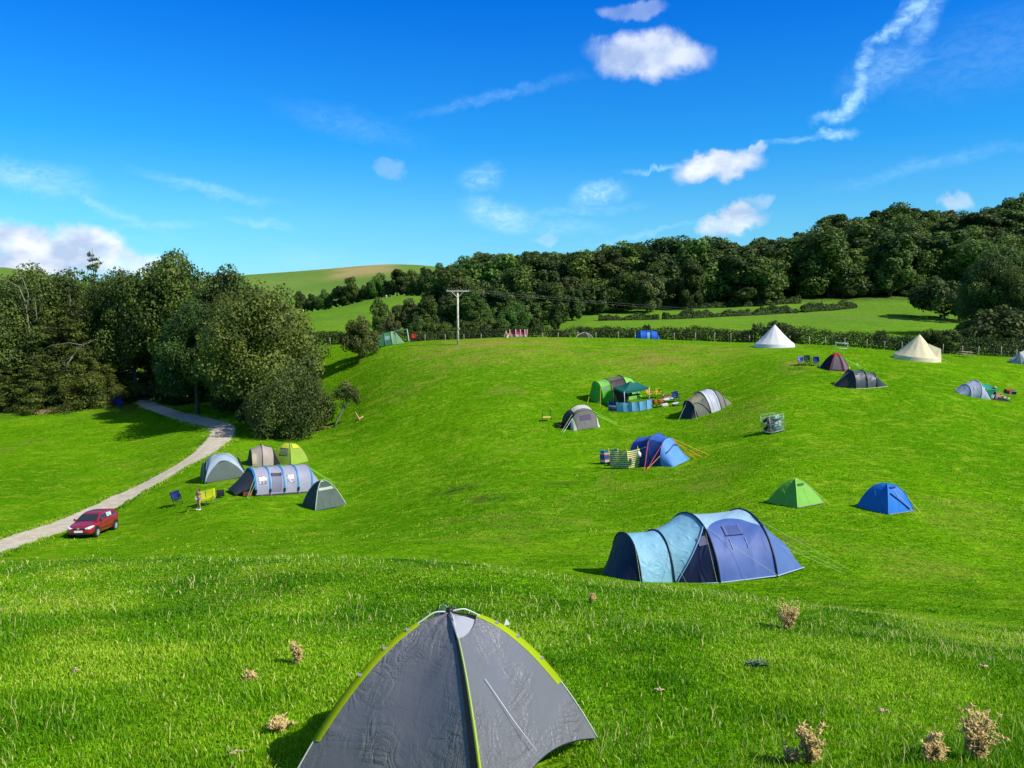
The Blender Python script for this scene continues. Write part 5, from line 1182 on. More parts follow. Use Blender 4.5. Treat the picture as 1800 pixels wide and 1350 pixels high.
# ---- 12. bell tents
def bell(px, py, R_, h_, lab, rz, col, mat=None, door=-60, porch=True):
    loc = hit(px, py, 60) if not isinstance(px, Vector) else px
    o = thing('bell_tent', lab, 'tent', loc, rz)
    cv = fabric('canvas_'+col[0], col[1], .85, .22, .35, 1.4); n = 48
    vs = []; rows = [0, .12, .3, .5, .7, .85, .95, 1]
    def pt(a, t):
        k = 12; sc_ = 1-.07*abs(math.sin(a*k/2))*(1-t)**.5*min(1, t*6+.0)
        r = R_*(1-t)*sc_*(1-.05*math.sin(PI*t)); z = .42+(h_-.42)*t; return Vector((r*math.cos(a), r*math.sin(a), z))
    g_ = [pt(2*PI*i/n, t) for i in range(n+1) for t in rows]; m = len(rows)
    mesh('roof', g_, [(i*m+j, (i+1)*m+j, (i+1)*m+j+1, i*m+j+1) for i in range(n) for j in range(m-1)], cv, o)
    wl = []
    for i in range(n+1):
        a = 2*PI*i/n; p = pt(a, 0); wl += [p, Vector((p.x*1.06, p.y*1.06, -.12))]
    mesh('wall', wl, [(i*2, i*2+1, i*2+3, i*2+2) for i in range(n)], cv, o)
    da = math.radians(door); c_, s_ = math.cos(da), math.sin(da)
    def L2(x, y, z): return Vector((x*c_-y*s_, x*s_+y*c_, z))
    if porch:
        apx = L2(R_*.98, 0, h_*.50); bk = L2(R_*.40, 0, h_*.66)
        mesh('porch', [apx, L2(R_*1.06, -.62, -.05), L2(R_*.86, -1.0, .25), bk], [(0, 1, 2, 3)], cv, o, False)
        mesh('porch', [apx, L2(R_*1.06, .62, -.05), L2(R_*.86, 1.0, .25), bk], [(0, 3, 2, 1)], cv, o, False)
        mesh('door', [apx-L2(.05, 0, 0), L2(R_*1.03, -.6, -.05), L2(R_*1.03, .6, -.05)], [(0, 1, 2)], cv, o, False)
    MB().tube([(0, 0, h_-.06), (0, 0, h_+.10)], .03, 6).obj('finial', GREYM, o)
    for i in range(10):
        a = 2*PI*(i+.5)/10; p = pt(a, 0); guy(p, (p.x*1.45, p.y*1.45, -.1), ROPE, o, .008)
    return o
bell(1361, 609, 2.55, 2.95, 'white bell tent on the crest, the leftmost of the three bell tents', 0, ('white', C(238, 236, 232, .95)), porch=False)
bell(1611, 631, 2.55, 3.0, 'cream bell tent between the small goal frame and the shaded picnic table', 0, ('cream', C(236, 224, 185, .95)), door=-35)
bell(1815, 640, 2.5, 2.9, 'grey shaded bell tent cut by the right edge of the photo', 0, ('grey', C(210, 212, 215, .8)), door=200)  # canvas colour greyed down to carry the shade of the trees

# ---- 13. small goal frame, picnic table, fence posts
o = thing('goal_frame', 'small white goal frame standing before the dark hedge left of the cream bell tent', 'goal', hit(1479, 613, 60), math.radians(-4))
mb = MB(); mb.tube([(-.8, 0, 0), (-.8, 0, .75), (.8, 0, .75), (.8, 0, 0)], .045, 6); mb.tube([(-.8, 0, .75), (-.8, .6, 0), (.8, .6, 0), (.8, 0, .75)], .02, 5); mb.tube([(-.8, 0, .05), (.8, 0, .05)], .03, 5); mb.obj('frame', WHITE, o, True)
mb = MB(); [mb.tube([(x, .6*(1-0), 0), (x, 0, .75)], .006, 3) for x in np.linspace(-.7, .7, 9)]; mb.obj('net', WHITE, o)
o = thing('picnic_table', 'wooden picnic table catching the light in the shade right of the cream bell tent', 'table', hit(1697, 628, 60), .1)
WD = plain('weathered_wood', (.42, .33, .20, 1), .8, noise=.3)
mb = MB(); [mb.box((0, y, .72), (1.7, .13, .04)) for y in (-.3, -.15, 0, .15, .3)]; mb.obj('table_top', WD, o)
for y in (-.7, .7): MB().box((0, y, .43), (1.7, .24, .04)).obj('bench_seat', WD, o)
for x in (-.6, .6): mb = MB(); mb.tube([(x, -.55, 0), (x, -.18, .7)], .04, 4); mb.tube([(x, .55, 0), (x, .18, .7)], .04, 4); mb.box((x, 0, .4), (.06, 1.5, .09)); mb.obj('leg', WD, o)
PW = plain('post_wood', (.36, .31, .22, 1), .85, noise=.4)
proto = None
PP = []
for k in range(40):
    px = 548+k*33.5
    Yp = np.interp(px, [548, 640, 800, 1000, 1200, 1330, 1500, 1700, 1900], [151, 145, 146, 141, 136, 131, 125, 120, 118])
    if 655 < px < 720: continue
    PP.append((px+random.uniform(-4, 4), Yp))
for k, (px, Y) in enumerate(PP):
    lab = 'weathered wooden fence post standing in front of the dark hedge'
    if proto is None:
        proto = bpy.data.objects.new('fence_post', None); COL.objects.link(proto); tag(proto, lab, 'fence post', 'posts of the fence before the hedge')
        MB().tube([(0, 0, -.4), (0, 0, 1.3)], [.055, .05], 8).obj('stake', PW, proto, True); MB().tube([(0, 0, 1.3), (0, 0, 1.37)], [.05, .02], 8).obj('cap', PW, proto); r = proto
    else: r = copy_tree(proto, (0, 0, 0), 0)
    r.location = gp(px, Y); r.rotation_euler = (random.uniform(-.05, .05), random.uniform(-.05, .05), 0); r.scale = (1, 1, random.uniform(.9, 1.12))
mb = MB()
for hz in (.45, .85, 1.2):
    mb.tube([gp(px, Y, hz)+Vector((0, -.07, 0)) for px, Y in PP if 1], .006, 3)
tag(mb.obj('fence_wire', GREYM), 'thin strands of fence wire strung along the wooden posts before the hedge', 'wire')
# ---- 14. utility pole and wires
loc = hit(805, 606, 100)
o = thing('utility_pole', 'pale wooden utility pole with a crossarm and two braces on the crest', 'utility pole', loc, 0, align=False)
hp = loc.y*ray(807, 511)[1]-loc.z; PPM = plain('pole_wood', (.62, .58, .42, 1), .8, noise=.25, nscale=3)
MB().tube([(0, 0, -.5), (0, 0, hp*.5), (0, 0, hp)], [.17, .15, .13], 10).obj('pole', PPM, o, True)
MB().box((.05, -.16, hp-.05), (3.3, .13, .14)).obj('crossarm', plain('crossarm_wood', (.55, .53, .46, 1), .8), o)
for s_ in (-1, 1): MB().tube([(0, -.2, hp-1.0), (s_*.85, -.2, hp-.12)], .04, 4).obj('brace', PPM, o)
for s_ in (-1.5, .1, 1.6): MB().tube([(s_, -.16, hp+.02), (s_, -.16, hp+.12), (s_, -.16, hp+.22)], [.05, .07, .03], 8).obj('insulator', plain('insulator_brown', (.12, .08, .06, 1), .3), o)
MB().box((.2, -.19, hp*.30), (.22, .02, .28)).obj('sign_plate', plain('pale_plate', (.55, .52, .4, 1), .5), o)
wm = plain('wire_metal', (.16, .17, .17, 1), .4)
for k_, s_ in enumerate((-1.5, 1.6)):
    A = loc+Vector((s_, -.1, hp+.2)); B = gp(1960, 215); B.z = 215*ray(1960, 556-k_*5)[1]; mb = MB(); pts = []
    for t in np.linspace(0, 1, 40): p = A.lerp(B, t); p.z -= 4*t*(1-t)*2.6; pts.append(p)
    mb.tube(pts, .010, 4); tag(mb.obj('power_line', wm, None, True), ('thin power line sagging from the left end of the crossarm to the right', 'thin power line sagging from the right end of the crossarm to the right')[k_], 'power line')

# ---- 15. cage trolley
def sub_cage():
    o = thing('cage_trolley', 'wire cage trolley of rolled bundles standing alone in the middle of the field', 'trolley', hit(1360, 760, 50), math.radians(24))
    mb = MB(); W_, D_, H_ = .72, .55, 1.5
    for x in (-W_, W_):
        for y in (-D_, D_): mb.tube([(x, y, .12), (x, y, H_)], .022, 5)
    for z in (.16, .8, 1.28, H_): mb.tube([(-W_, -D_, z), (W_, -D_, z), (W_, D_, z), (-W_, D_, z), (-W_, -D_, z)], .018, 5)
    mb.obj('frame', plain('bright_metal', (.38, .43, .40, 1), .45, .4), o, True)
    mb = MB()
    for x in np.linspace(-W_, W_, 12)[1:-1]: mb.tube([(x, -D_, .16), (x, -D_, 1.28)], .007, 3); mb.tube([(x, D_, .16), (x, D_, 1.28)], .007, 3)
    for y in np.linspace(-D_, D_, 9)[1:-1]: mb.tube([(-W_, y, .16), (-W_, y, 1.28)], .007, 3); mb.tube([(W_, y, .16), (W_, y, 1.28)], .007, 3)
    mb.obj('bars', plain('bright_metal', (1, 1, 1, 1)), o)
    MB().box((0, 0, .13), (2*W_, 2*D_, .06)).obj('base', GREYM, o)
    for x in (-.6, .6):
        for y in (-.45, .45): MB().disc((x, y, .06), (0, 1, 0), .06, .04, 10).obj('wheel', BLACK, o)
    return o
oc = sub_cage(); rg_ = random.Random(4)
cols = (plain('bundle_dark', (.012, .018, .02, 1), .6), plain('bundle_teal', C(60, 120, 105), .6), plain('bundle_pale', C(150, 185, 180), .6))
for k in range(18):
    z = .26+.12*(k//2); x = (-.34 if k % 2 else .34)+rg_.uniform(-.06, .06)
    loc_ = oc.matrix_world @ Vector((x, rg_.uniform(-.2, .2), z))
    o = bpy.data.objects.new('rolled_mat', None); COL.objects.link(o); o.matrix_world = oc.matrix_world.copy(); o.location = loc_; o.rotation_euler.rotate_axis('Z', rg_.uniform(-.4, .4)); o.rotation_euler.rotate_axis('Y', rg_.uniform(-.25, .25))
    ci = 0 if k % 2 else rg_.choice((1, 2))
    tag(o, ('dark rolled mat in the left half of the cage trolley', 'pale green or grey rolled mat stacked in the right half of the cage trolley')[0 if k % 2 else 1], 'rolled mat', ('dark rolled mats in the cage', 'pale rolled mats in the cage')[0 if k % 2 else 1])
    MB().tube([(-.34, 0, 0), (-.1, .02, .02), (.1, 0, 0), (.34, .02, 0)], [.12, .15, .14, .11], 8).obj('roll', cols[ci], o, True); MB().tube([(.0, 0, 0), (.03, 0, 0)], .155, 8).obj('strap', BLACK, o)

# ---- 16. left cluster
SIL = fabric('silver_blue_fabric', C(170, 188, 200), .5, .15, .4); GIN = fabric('grey_green_inner', C(105, 118, 112), .7, .2, .4)
loc = hit(392, 838, 50)
o = thing('event_shelter', 'silver grey dome shelter with an arched wall, leftmost in the cluster by the track', 'shelter', loc, 0)
D = Dome(4, 2.55, 2.1, -18, 2.6, sag=-.12, seed=5, wr=.006)
class ShelterSide:
    def __init__(s, D, k): s.D = D; s.k = k
    def p(s, u, t):   # u across 0..1, t up 0..1 : follows an arch between the two corners
        A = s.D.p(s.k+1e-5, 0); B = s.D.p(s.k+1-1e-5, 0); f = .04+.92*u; b = A.lerp(B, f); top = 1.62*(1-abs(2*f-1)**2.4); z = top*t
        inn = (b-Vector((0, 0, 0)))*(1-.20*(z/2)**1.3); return Vector((inn.x, inn.y, z))
for k in range(4):
    # spandrel roof panels: dome surface outside the arch
    patch(D, k, k+.9999, 0, 1, 32, 24, SIL, 'roof_panel', o, tmap=lambda a: (max(0, .42*(1-abs(2*a-1)**2.2)-.02), 1))
    patch(ShelterSide(D, k), 0, 1, 0, 1, 20, 10, GIN, 'side_wall', o)
    Sd = ShelterSide(D, k)
dome_poles(D, plain('silver_pole', C(130, 145, 150), .4), o, .025)
for k in (3, 2):
    MB().tube([D.p(k+max(1e-4, a), max(0.0, .42*(1-abs(2*a-1)**2.2)-.02))*1.01 for a in np.linspace(0, .999, 30)], .03, 5).obj('arch_pole', plain('silver_pole', (0, 0, 0, 1)), o, True)
ORB = fabric('tan_fabric', C(185, 170, 158), .65, .18, .4); ORG = plain('orange_goods', C(215, 140, 70), .7); BLA = fabric('black_tent_fabric', C(30, 32, 34), .6, .05)
loc = hit(462, 815, 50)
o = thing('dome_tent', 'tan and black dome tent with a blue flap half hidden behind the blue-striped tunnel tent', 'tent', loc, math.radians(24))
LF = Loft([(-1.5, 1.2, .04, 0, 1), (-1.2, 1.3, 1.45, 0, .85), (-.2, 1.5, 1.95, 0, .85), (.9, 1.4, 1.6, 0, .85), (1.6, 1.0, .04, 0, 1)], .04, .01, 2)
patch(LF, 0, 1, 0, 1, 6, 24, BLA, 'end_panel', o); patch(LF, 1, 2, 0, .8, 8, 20, ORB, 'fly_panel', o); patch(LF, 1, 2, .8, 1, 8, 8, BLA, 'fly_panel', o); patch(LF, 2, 3, 0, 1, 8, 24, ORB, 'fly_panel', o); patch(LF, 3, 4, 0, 1, 6, 24, BLA, 'end_panel', o)
rect_on(LF, 2.35, 3.3, .5, .72, fabric('blue_flap_fabric', C(30, 85, 185), .6, .1), 'blue_flap', o, .06)
rect_on(LF, 1.0, 1.45, .03, .25, fabric('cream_door', C(210, 190, 160), .7, .2), 'door', o, .03)
for u in (1, 2, 3): hoop(LF, u+1e-4, BLKP, o, .03)
YLG = fabric('yellow_green_fabric', C(165, 195, 70), .6, .25, .3); YLT = fabric('yellow_fabric', C(215, 220, 50), .6, .2, .3)
loc = hit(508, 812, 50)
o = thing('dome_tent', 'yellow-green dome tent with a yellow arched hood behind the blue-striped tunnel tent', 'tent', loc, 0)
D = Dome(4, 2.0, 1.95, 20, 2.6, sag=-.02, seed=7)
for k in range(4): patch(D, k, k+.999, 0, .999, 14, 18, YLG, 'fly_panel', o)
dome_poles(D, plain('olive_pole', C(90, 110, 50), .5), o, .02)
patch(D, 2.35, 2.95, .42, .72, 8, 8, YLT, 'hood', o, .10); patch(D, 2.42, 2.88, .20, .56, 8, 8, fabric('grey_green_door', C(125, 140, 105), .6), 'door', o, .05)
patch(D, 3.2, 3.8, .40, .62, 8, 6, YLT, 'hood', o, .08)
# big tunnel
LAV = fabric('grey_lavender_fabric', C(168, 168, 186), .6, .15, .5); BLB = fabric('cyan_blue_beam', C(45, 150, 215), .5, .15, .2); DGR = fabric('dark_grey_fabric', C(60, 62, 68), .6, .08, .6)
def window_mat():
    m, nt, ns, L = newmat('tent_window_film'); b = N(nt, 'ShaderNodeBsdfPrincipled'); o_ = N(nt, 'ShaderNodeOutputMaterial'); L.new(b.outputs[0], o_.inputs[0])
    tc_ = N(nt, 'ShaderNodeTexCoord'); n_ = N(nt, 'ShaderNodeTexNoise'); n_.inputs['Scale'].default_value = 4.5; n_.inputs['Detail'].default_value = 5; n_.inputs['Distortion'].default_value = 2.5; mp_ = N(nt, 'ShaderNodeMapping'); mp_.inputs['Scale'].default_value = (1.6, 1.6, .6); L.new(tc_.outputs['Object'], mp_.inputs[0]); L.new(mp_.outputs[0], n_.inputs[0])
    cr = N(nt, 'ShaderNodeValToRGB'); e = cr.color_ramp.elements; e[0].position = .50; e[0].color = (.045, .04, .065, 1); e[1].position = .56; e[1].color = (.62, .62, .68, 1)
    L.new(n_.outputs['Fac'], cr.inputs[0]); L.new(cr.outputs[0], b.inputs['Base Color']); b.inputs['Roughness'].default_value = .25; return m
WM = window_mat()
A = hit(424, 884, 45); B = hit(545, 852, 45); mid = (A+B)/2
yaw = math.atan2(B.y-A.y, B.x-A.x)
print('TUNNEL YAW', math.degrees(yaw), (B-A).length); yaw = min(yaw, math.radians(34))
off = Vector((-math.sin(yaw), math.cos(yaw), 0))*1.6
loc = mid+off+Vector((.55, 0, 0)); loc.z = Hs(loc.x, loc.y)
o = thing('tunnel_tent', 'long grey tunnel tent with bright blue air beams and two windows in the tent cluster', 'tent', loc, yaw)
Lh = (B.x-A.x)/math.cos(yaw)/2*1.22
LF = Loft([(-Lh-1.5, 1.3, .25, .3, 1), (-Lh, 1.65, 2.15, 0, .82), (-Lh*.5, 1.65, 2.2, 0, .82), (0, 1.65, 2.2, 0, .82), (Lh*.5, 1.65, 2.2, 0, .82), (Lh, 1.65, 2.2, 0, .82), (Lh+1.7, 1.3, .04, .2, 1)], .05, .012, 17)
patch(LF, 0, 1, .12, .92, 10, 26, DGR, 'porch_canopy', o)
for k in range(1, 5): patch(LF, k, k+1, 0, 1, 8, 34, LAV, 'fly_panel', o)
patch(LF, 5, 6, 0, 1, 12, 30, LAV, 'rear_panel', o)
for k in range(1, 6): strip_band(LF, k, .05, BLB, o, 'air_beam', off=.05)
for u0 in (1.22, 3.22): patch(LF, u0, u0+.56, .13, .25, 8, 8, WM, 'window', o, .03)
patch(LF, 2.15, 2.85, .03, .26, 10, 10, fabric('lavender_door', C(128, 128, 150), .6, .1), 'door', o, .03); patch(LF, 2.12, 2.88, .235, .29, 10, 5, fabric('slate_hood', C(70, 70, 88), .6), 'door_hood', o, .07)
MB().tube([LF.p(.95+4.1*k/30, 0)+Vector((0, -.04, .08)) for k in range(31)], .09, 4).obj('skirt', plain('black_skirt', (.02, .022, .025, 1), .7), o, True)
for k in range(1, 5): MB().tube([LF.p(k, .04)+Vector((0, -.07, -.06)), LF.p(k, .06)+Vector((0, -.07, .06))], .09, 5).obj('beam_foot', BLACK, o)
for u, t in ((1, .25), (1, .15), (2, .03), (4, .03)): a = LF.p(u, t); guy(a, (a.x-(.9 if u == 1 else .1), a.y-.9, 0), ROPE, o, .012)
for e_ in ((Lh+3.0, 1.0, .2), (Lh+2.9, -1.0, 0), (Lh+3.2, 0, .1)): guy(LF.p(5, .6), e_, ROPEG, o, .012)
crate(0, 0, (plain('brown_bag', C(120, 60, 45), .7), BLACK), 'brown bag just inside the open porch of the long tunnel tent', (.7, .4, .35), .4, loc=hit(418, 877, 45)+Vector((.4, 1.2, 0)))
o = thing('camping_stove', 'black camping stove left of the long tunnel tent porch', 'stove', hit(388, 875, 45), .3)
MB().box((0, 0, .25), (.6, .35, .22)).obj('body', BLACK, o); MB().box((0, .2, .48), (.6, .03, .28), (-.2, 0, 0)).obj('lid', BLACK, o)
for a in (-1, 1): MB().tube([(a*.25, 0, 0), (a*.2, 0, .2)], .02, 4).obj('leg', GREYM, o)
# dark green dome
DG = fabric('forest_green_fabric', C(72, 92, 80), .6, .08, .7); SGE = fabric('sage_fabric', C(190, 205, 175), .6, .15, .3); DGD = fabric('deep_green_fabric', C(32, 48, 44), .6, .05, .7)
loc = hit(571, 889, 45)
o = thing('dome_tent', 'dark green dome tent with pale sage trim right of the long tunnel tent', 'tent', loc, 0)
D = Dome(4, 2.1, 2.0, -8, 2.0, sx=.95, sy=.95, sag=.02, seed=31, angs=(-22, 70, 165, 262))
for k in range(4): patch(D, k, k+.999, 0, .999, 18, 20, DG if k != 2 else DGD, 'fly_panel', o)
dome_poles(D, plain('sage_pole', C(185, 200, 165), .5), o, .03)
patch(D, 3.06, 3.92, .44, .53, 10, 5, SGE, 'trim', o, .02); patch(D, 3.05, 3.6, .80, .90, 6, 4, SGE, 'trim', o, .02)
patch(D, 2.62, 2.95, .04, .38, 6, 8, DGD, 'door', o, .04); MB().tube([D.p(2.6, .02), D.p(2.68, .30), D.p(2.9, .46), D.p(2.97, .46)], .035, 5).obj('door_trim', plain('sage_pole', (0, 0, 0, 1)), o, True)
MB().tube([D.p(3+f, 0)+Vector((0, -.02, .03)) for f in np.linspace(.02, .98, 12)], .03, 4).obj('hem', BLACK, o, True)
chair(314, 887, C(25, 45, 110), 'navy_cloth', 'navy blue folding chair at the left of the woman', .5, None, 1.15, ymin=45)
# lime lounger: folding camp bed / double chair with tall back
loc = hit(364, 888, 45)
o = thing('double_chair', 'bright yellow-green double camping chair behind the standing woman', 'chair', loc, math.radians(10))
YC = fabric('acid_yellow_cloth', C(205, 215, 20), .7, .2, .4)
def sheet2(name, P, sg, m_, par, n=8):
    A, B, C_, D_ = [Vector(p) for p in P]; vs = [A.lerp(B, i/n).lerp(D_.lerp(C_, i/n), j/n)+Vector(sg)*16*(i/n)*(1-i/n)*(j/n)*(1-j/n) for i in range(n+1) for j in range(n+1)]
    m = mesh(name, vs, [(i*(n+1)+j, (i+1)*(n+1)+j, (i+1)*(n+1)+j+1, i*(n+1)+j+1) for i in range(n) for j in range(n)], m_, par); m.modifiers.new('s', 'SOLIDIFY').thickness = .02; return m
sheet2('seat', [(-.65, -.35, .45), (.65, -.35, .45), (.65, .2, .42), (-.65, .2, .42)], (0, 0, -.05), YC, o)
sheet2('backrest', [(-.68, .2, .44), (.68, .2, .44), (.72, .5, 1.15), (-.66, .5, 1.05)], (0, .08, 0), YC, o)
mb = MB()
for x in (-.68, 0, .68): mb.tube([(x, -.4, 0), (x, .25, .45), (x, .5, 1.1)], .018, 5); mb.tube([(x, .4, 0), (x, -.35, .46)], .018, 5)
mb.obj('frame', GREYM, o)
for x in (-.7, .7): MB().box((x, -.08, .66), (.08, .5, .03)).obj('armrest', YC, o)
# small blue pod among the trees
loc = gp(206, 144.5)
o = thing('dome_tent', 'tiny blue tent in the deep shade beside the track entrance', 'tent', loc, 0)
D = Dome(4, .95, 1.5, 10, 2.4, seed=2)
for k in range(4): patch(D, k, k+.999, 0, .999, 8, 8, fabric('cobalt_fabric', C(25, 75, 215), .6, .2), 'fly_panel', o)
dome_poles(D, BLKP, o, .02)

# ---- 17. far tents on the crest
GF2 = fabric('sea_green_tunnel', C(75, 140, 95), .6, .2, .3); GF3 = fabric('pale_green_panel', C(150, 190, 140), .6, .2)
loc = gp(689, 133)
o = thing('tunnel_tent', 'green tunnel tent with an open canopy at the left end of the crest', 'tent', loc, math.radians(6))
LF = Loft([(-2.5, 1.2, .04, 0, 1), (-2.1, 1.4, 1.55, 0, .8), (-.9, 1.5, 1.9, 0, .8), (.2, 1.5, 2.0, 0, .8), (.9, 1.5, 2.0, 0, .8)], .04, .01, 3)
for k in range(4): patch(LF, k, k+1, 0, 1, 6, 22, GF2 if k != 3 else GF3, 'fly_panel', o)
for u in (1, 2, 3): hoop(LF, u+1e-4, plain('dark_green_pole', C(40, 80, 50), .5), o, .03)
rect_on(LF, 2.15, 2.8, .12, .24, plain('window_film_blue', C(140, 170, 175), .2), 'window', o, .03)
sheet2('canopy', [(.9, -1.2, 1.95), (2.8, -1.2, 1.95), (2.8, 1.2, 1.95), (.9, 1.2, 2.0)], (0, 0, -.1), GF2, o)
mesh('door_flap', [(.9, -1.5, 0), (.95, -1.2, 1.9), (2.1, -1.4, 0)], [(0, 1, 2)], GF3, o, False)
for y in (-1.15, 1.15): MB().tube([(2.78, y, 0), (2.78, y, 1.95)], .03, 5).obj('pole', WHITE, o)
chair(728, 598, C(215, 60, 35), 'scarlet_cloth', 'small red camping chair right of the green tunnel tent on the crest', 0, None, 1.2, loc=gp(729, 134))
loc = gp(1137, 131)
o = thing('family_tent', 'bright blue tent half hidden behind the crest in front of the hedge', 'tent', loc, math.radians(3))
BF = fabric('vivid_blue_fabric', C(20, 105, 215), .6, .2, .3); hh = max(1.3, loc.y*ray(1137, 587)[1]-loc.z)
LF = Loft([(-1.75, .9, .04, 0, 1), (-1.3, 1.2, hh*.9, 0, .8), (-.35, 1.2, hh*.95, 0, .8), (.35, 1.2, hh, 0, .8), (1.3, 1.2, hh*.9, 0, .8), (1.75, .9, .04, 0, 1)], .02, .02, 6)
for k in (0, 1, 3, 4): patch(LF, k, k+1, 0, 1, 6, 22, BF, 'fly_panel', o)
patch(LF, 2, 3, .3, 1, 6, 18, BF, 'fly_panel', o); patch(LF, 2, 3, 0, .3, 4, 6, fabric('pale_blue_inner', C(130, 170, 220), .6), 'door', o, -.1)
for u in (1, 2, 3, 4): hoop(LF, u+1e-4, plain('blue_tent_pole', (0, 0, 0, 1)), o, .03)
loc = gp(1027, 136); hh = max(.9, loc.y*ray(1027, 585)[1]-loc.z)
o = thing('dome_tent', 'olive dome tent of which only the arched top shows over the crest', 'tent', loc, 0)
D = Dome(4, 1.7, hh, 20, 2.0, seed=4)
for k in range(4): patch(D, k, k+.999, 0, .999, 10, 12, fabric('olive_tent_fabric', C(70, 75, 55), .6, .1), 'fly_panel', o)
dome_poles(D, plain('pale_arch_pole', C(190, 190, 170), .5), o, .05)
PKW = stripes('pink_red_stripes', None, [(0, C(225, 180, 170)), (.35, C(200, 70, 95)), (.7, C(120, 20, 45))])
loc = gp(912, 131.5)
top = 131*ray(912, 581)[1]
windbreak([(-1.4, .1), (-.5, -.15), (.2, .0), (.9, -.1), (1.25, .1)], max(1.1, top-loc.z), [PKW], 'small pink and red windbreak with pale posts on the crest before the hedge', loc=loc, post=plain('pale_pink_post', C(240, 215, 205), .5), postr=.05, nb=10, extra=.1)
for px, py, lab in ((533, 548, 'white sheep grazing at the top of the left pasture, nearest the trees'), (679, 523, 'white sheep near the ridge of the left pasture')):
    o = thing('sheep', lab, 'sheep', hit(px, py+1, 200), random.uniform(0, 3), align=False)
    m_ = MB(); m_.tube([(-.55, 0, .62), (-.45, 0, .65), (-.1, 0, .68), (.3, 0, .67), (.5, 0, .68), (.62, 0, .72), (.75, 0, .66), (.92, 0, .50)], [.08, .26, .32, .30, .24, .14, .11, .06], 10)
    for x in (-.38, .36):
        for y in (-.14, .14): m_.tube([(x, y, .5), (x+.02, y, .28), (x, y, 0)], [.09, .05, .04], 6)
    m_.obj('body', plain('wool', (.62, .58, .50, 1), .95, noise=.2), o, True); MB().tube([(.62, -.14, .72), (.62, 0, .78), (.62, .14, .72)], .03, 5).obj('ears', plain('wool', (0, 0, 0, 1)), o)

# ================================================================== people
SKIN = plain('skin', (.50, .27, .17, 1), .55, spec=.3); HAIR = plain('brown_hair', (.06, .03, .015, 1), .6)
def skinmesh(name, joints, edges, mat, parent, root=0, sub=2):
    me = bpy.data.meshes.new(name); me.from_pydata([j[0] for j in joints], edges, []); ob = bpy.data.objects.new(name, me); COL.objects.link(ob); ob.parent = parent
    sk = ob.modifiers.new('skin', 'SKIN'); sk.use_smooth_shade = True
    for i, j in enumerate(joints):
        v = me.skin_vertices[0].data[i]; r = j[1]; v.radius = (r, r) if not hasattr(r, '__len__') else r
        v.use_root = (i == root)
    ss = ob.modifiers.new('sub', 'SUBSURF'); ss.levels = ss.render_levels = sub
    me.materials.append(mat); return ob
def hand(J, E, wrist, d, side):
    """palm and five fingers as branches growing on from the wrist joint"""
    d = Vector(d).normalized(); s = d.cross(Vector((0, 0, 1)));
    if s.length < .1: s = Vector((1, 0, 0))
    s.normalize(); n = d.cross(s); W = Vector(J[wrist][0])
    J.append((W+d*.07, (.034, .016))); pm = len(J)-1; E.append((wrist, pm))
    for k, (o_, l) in enumerate(((-.028, .06), (-.010, .072), (.010, .068), (.028, .05))):
        b = W+d*.085+s*o_; J.append((b, .009)); E.append((pm, len(J)-1)); J.append((b+d*l*.55+n*.010, .008)); E.append((len(J)-2, len(J)-1)); J.append((b+d*l+n*.03, .006)); E.append((len(J)-2, len(J)-1))
    b = W+d*.03+s*.04*side; J.append((b, .010)); E.append((wrist, len(J)-1)); J.append((b+d*.04+s*.02*side, .008)); E.append((len(J)-2, len(J)-1))
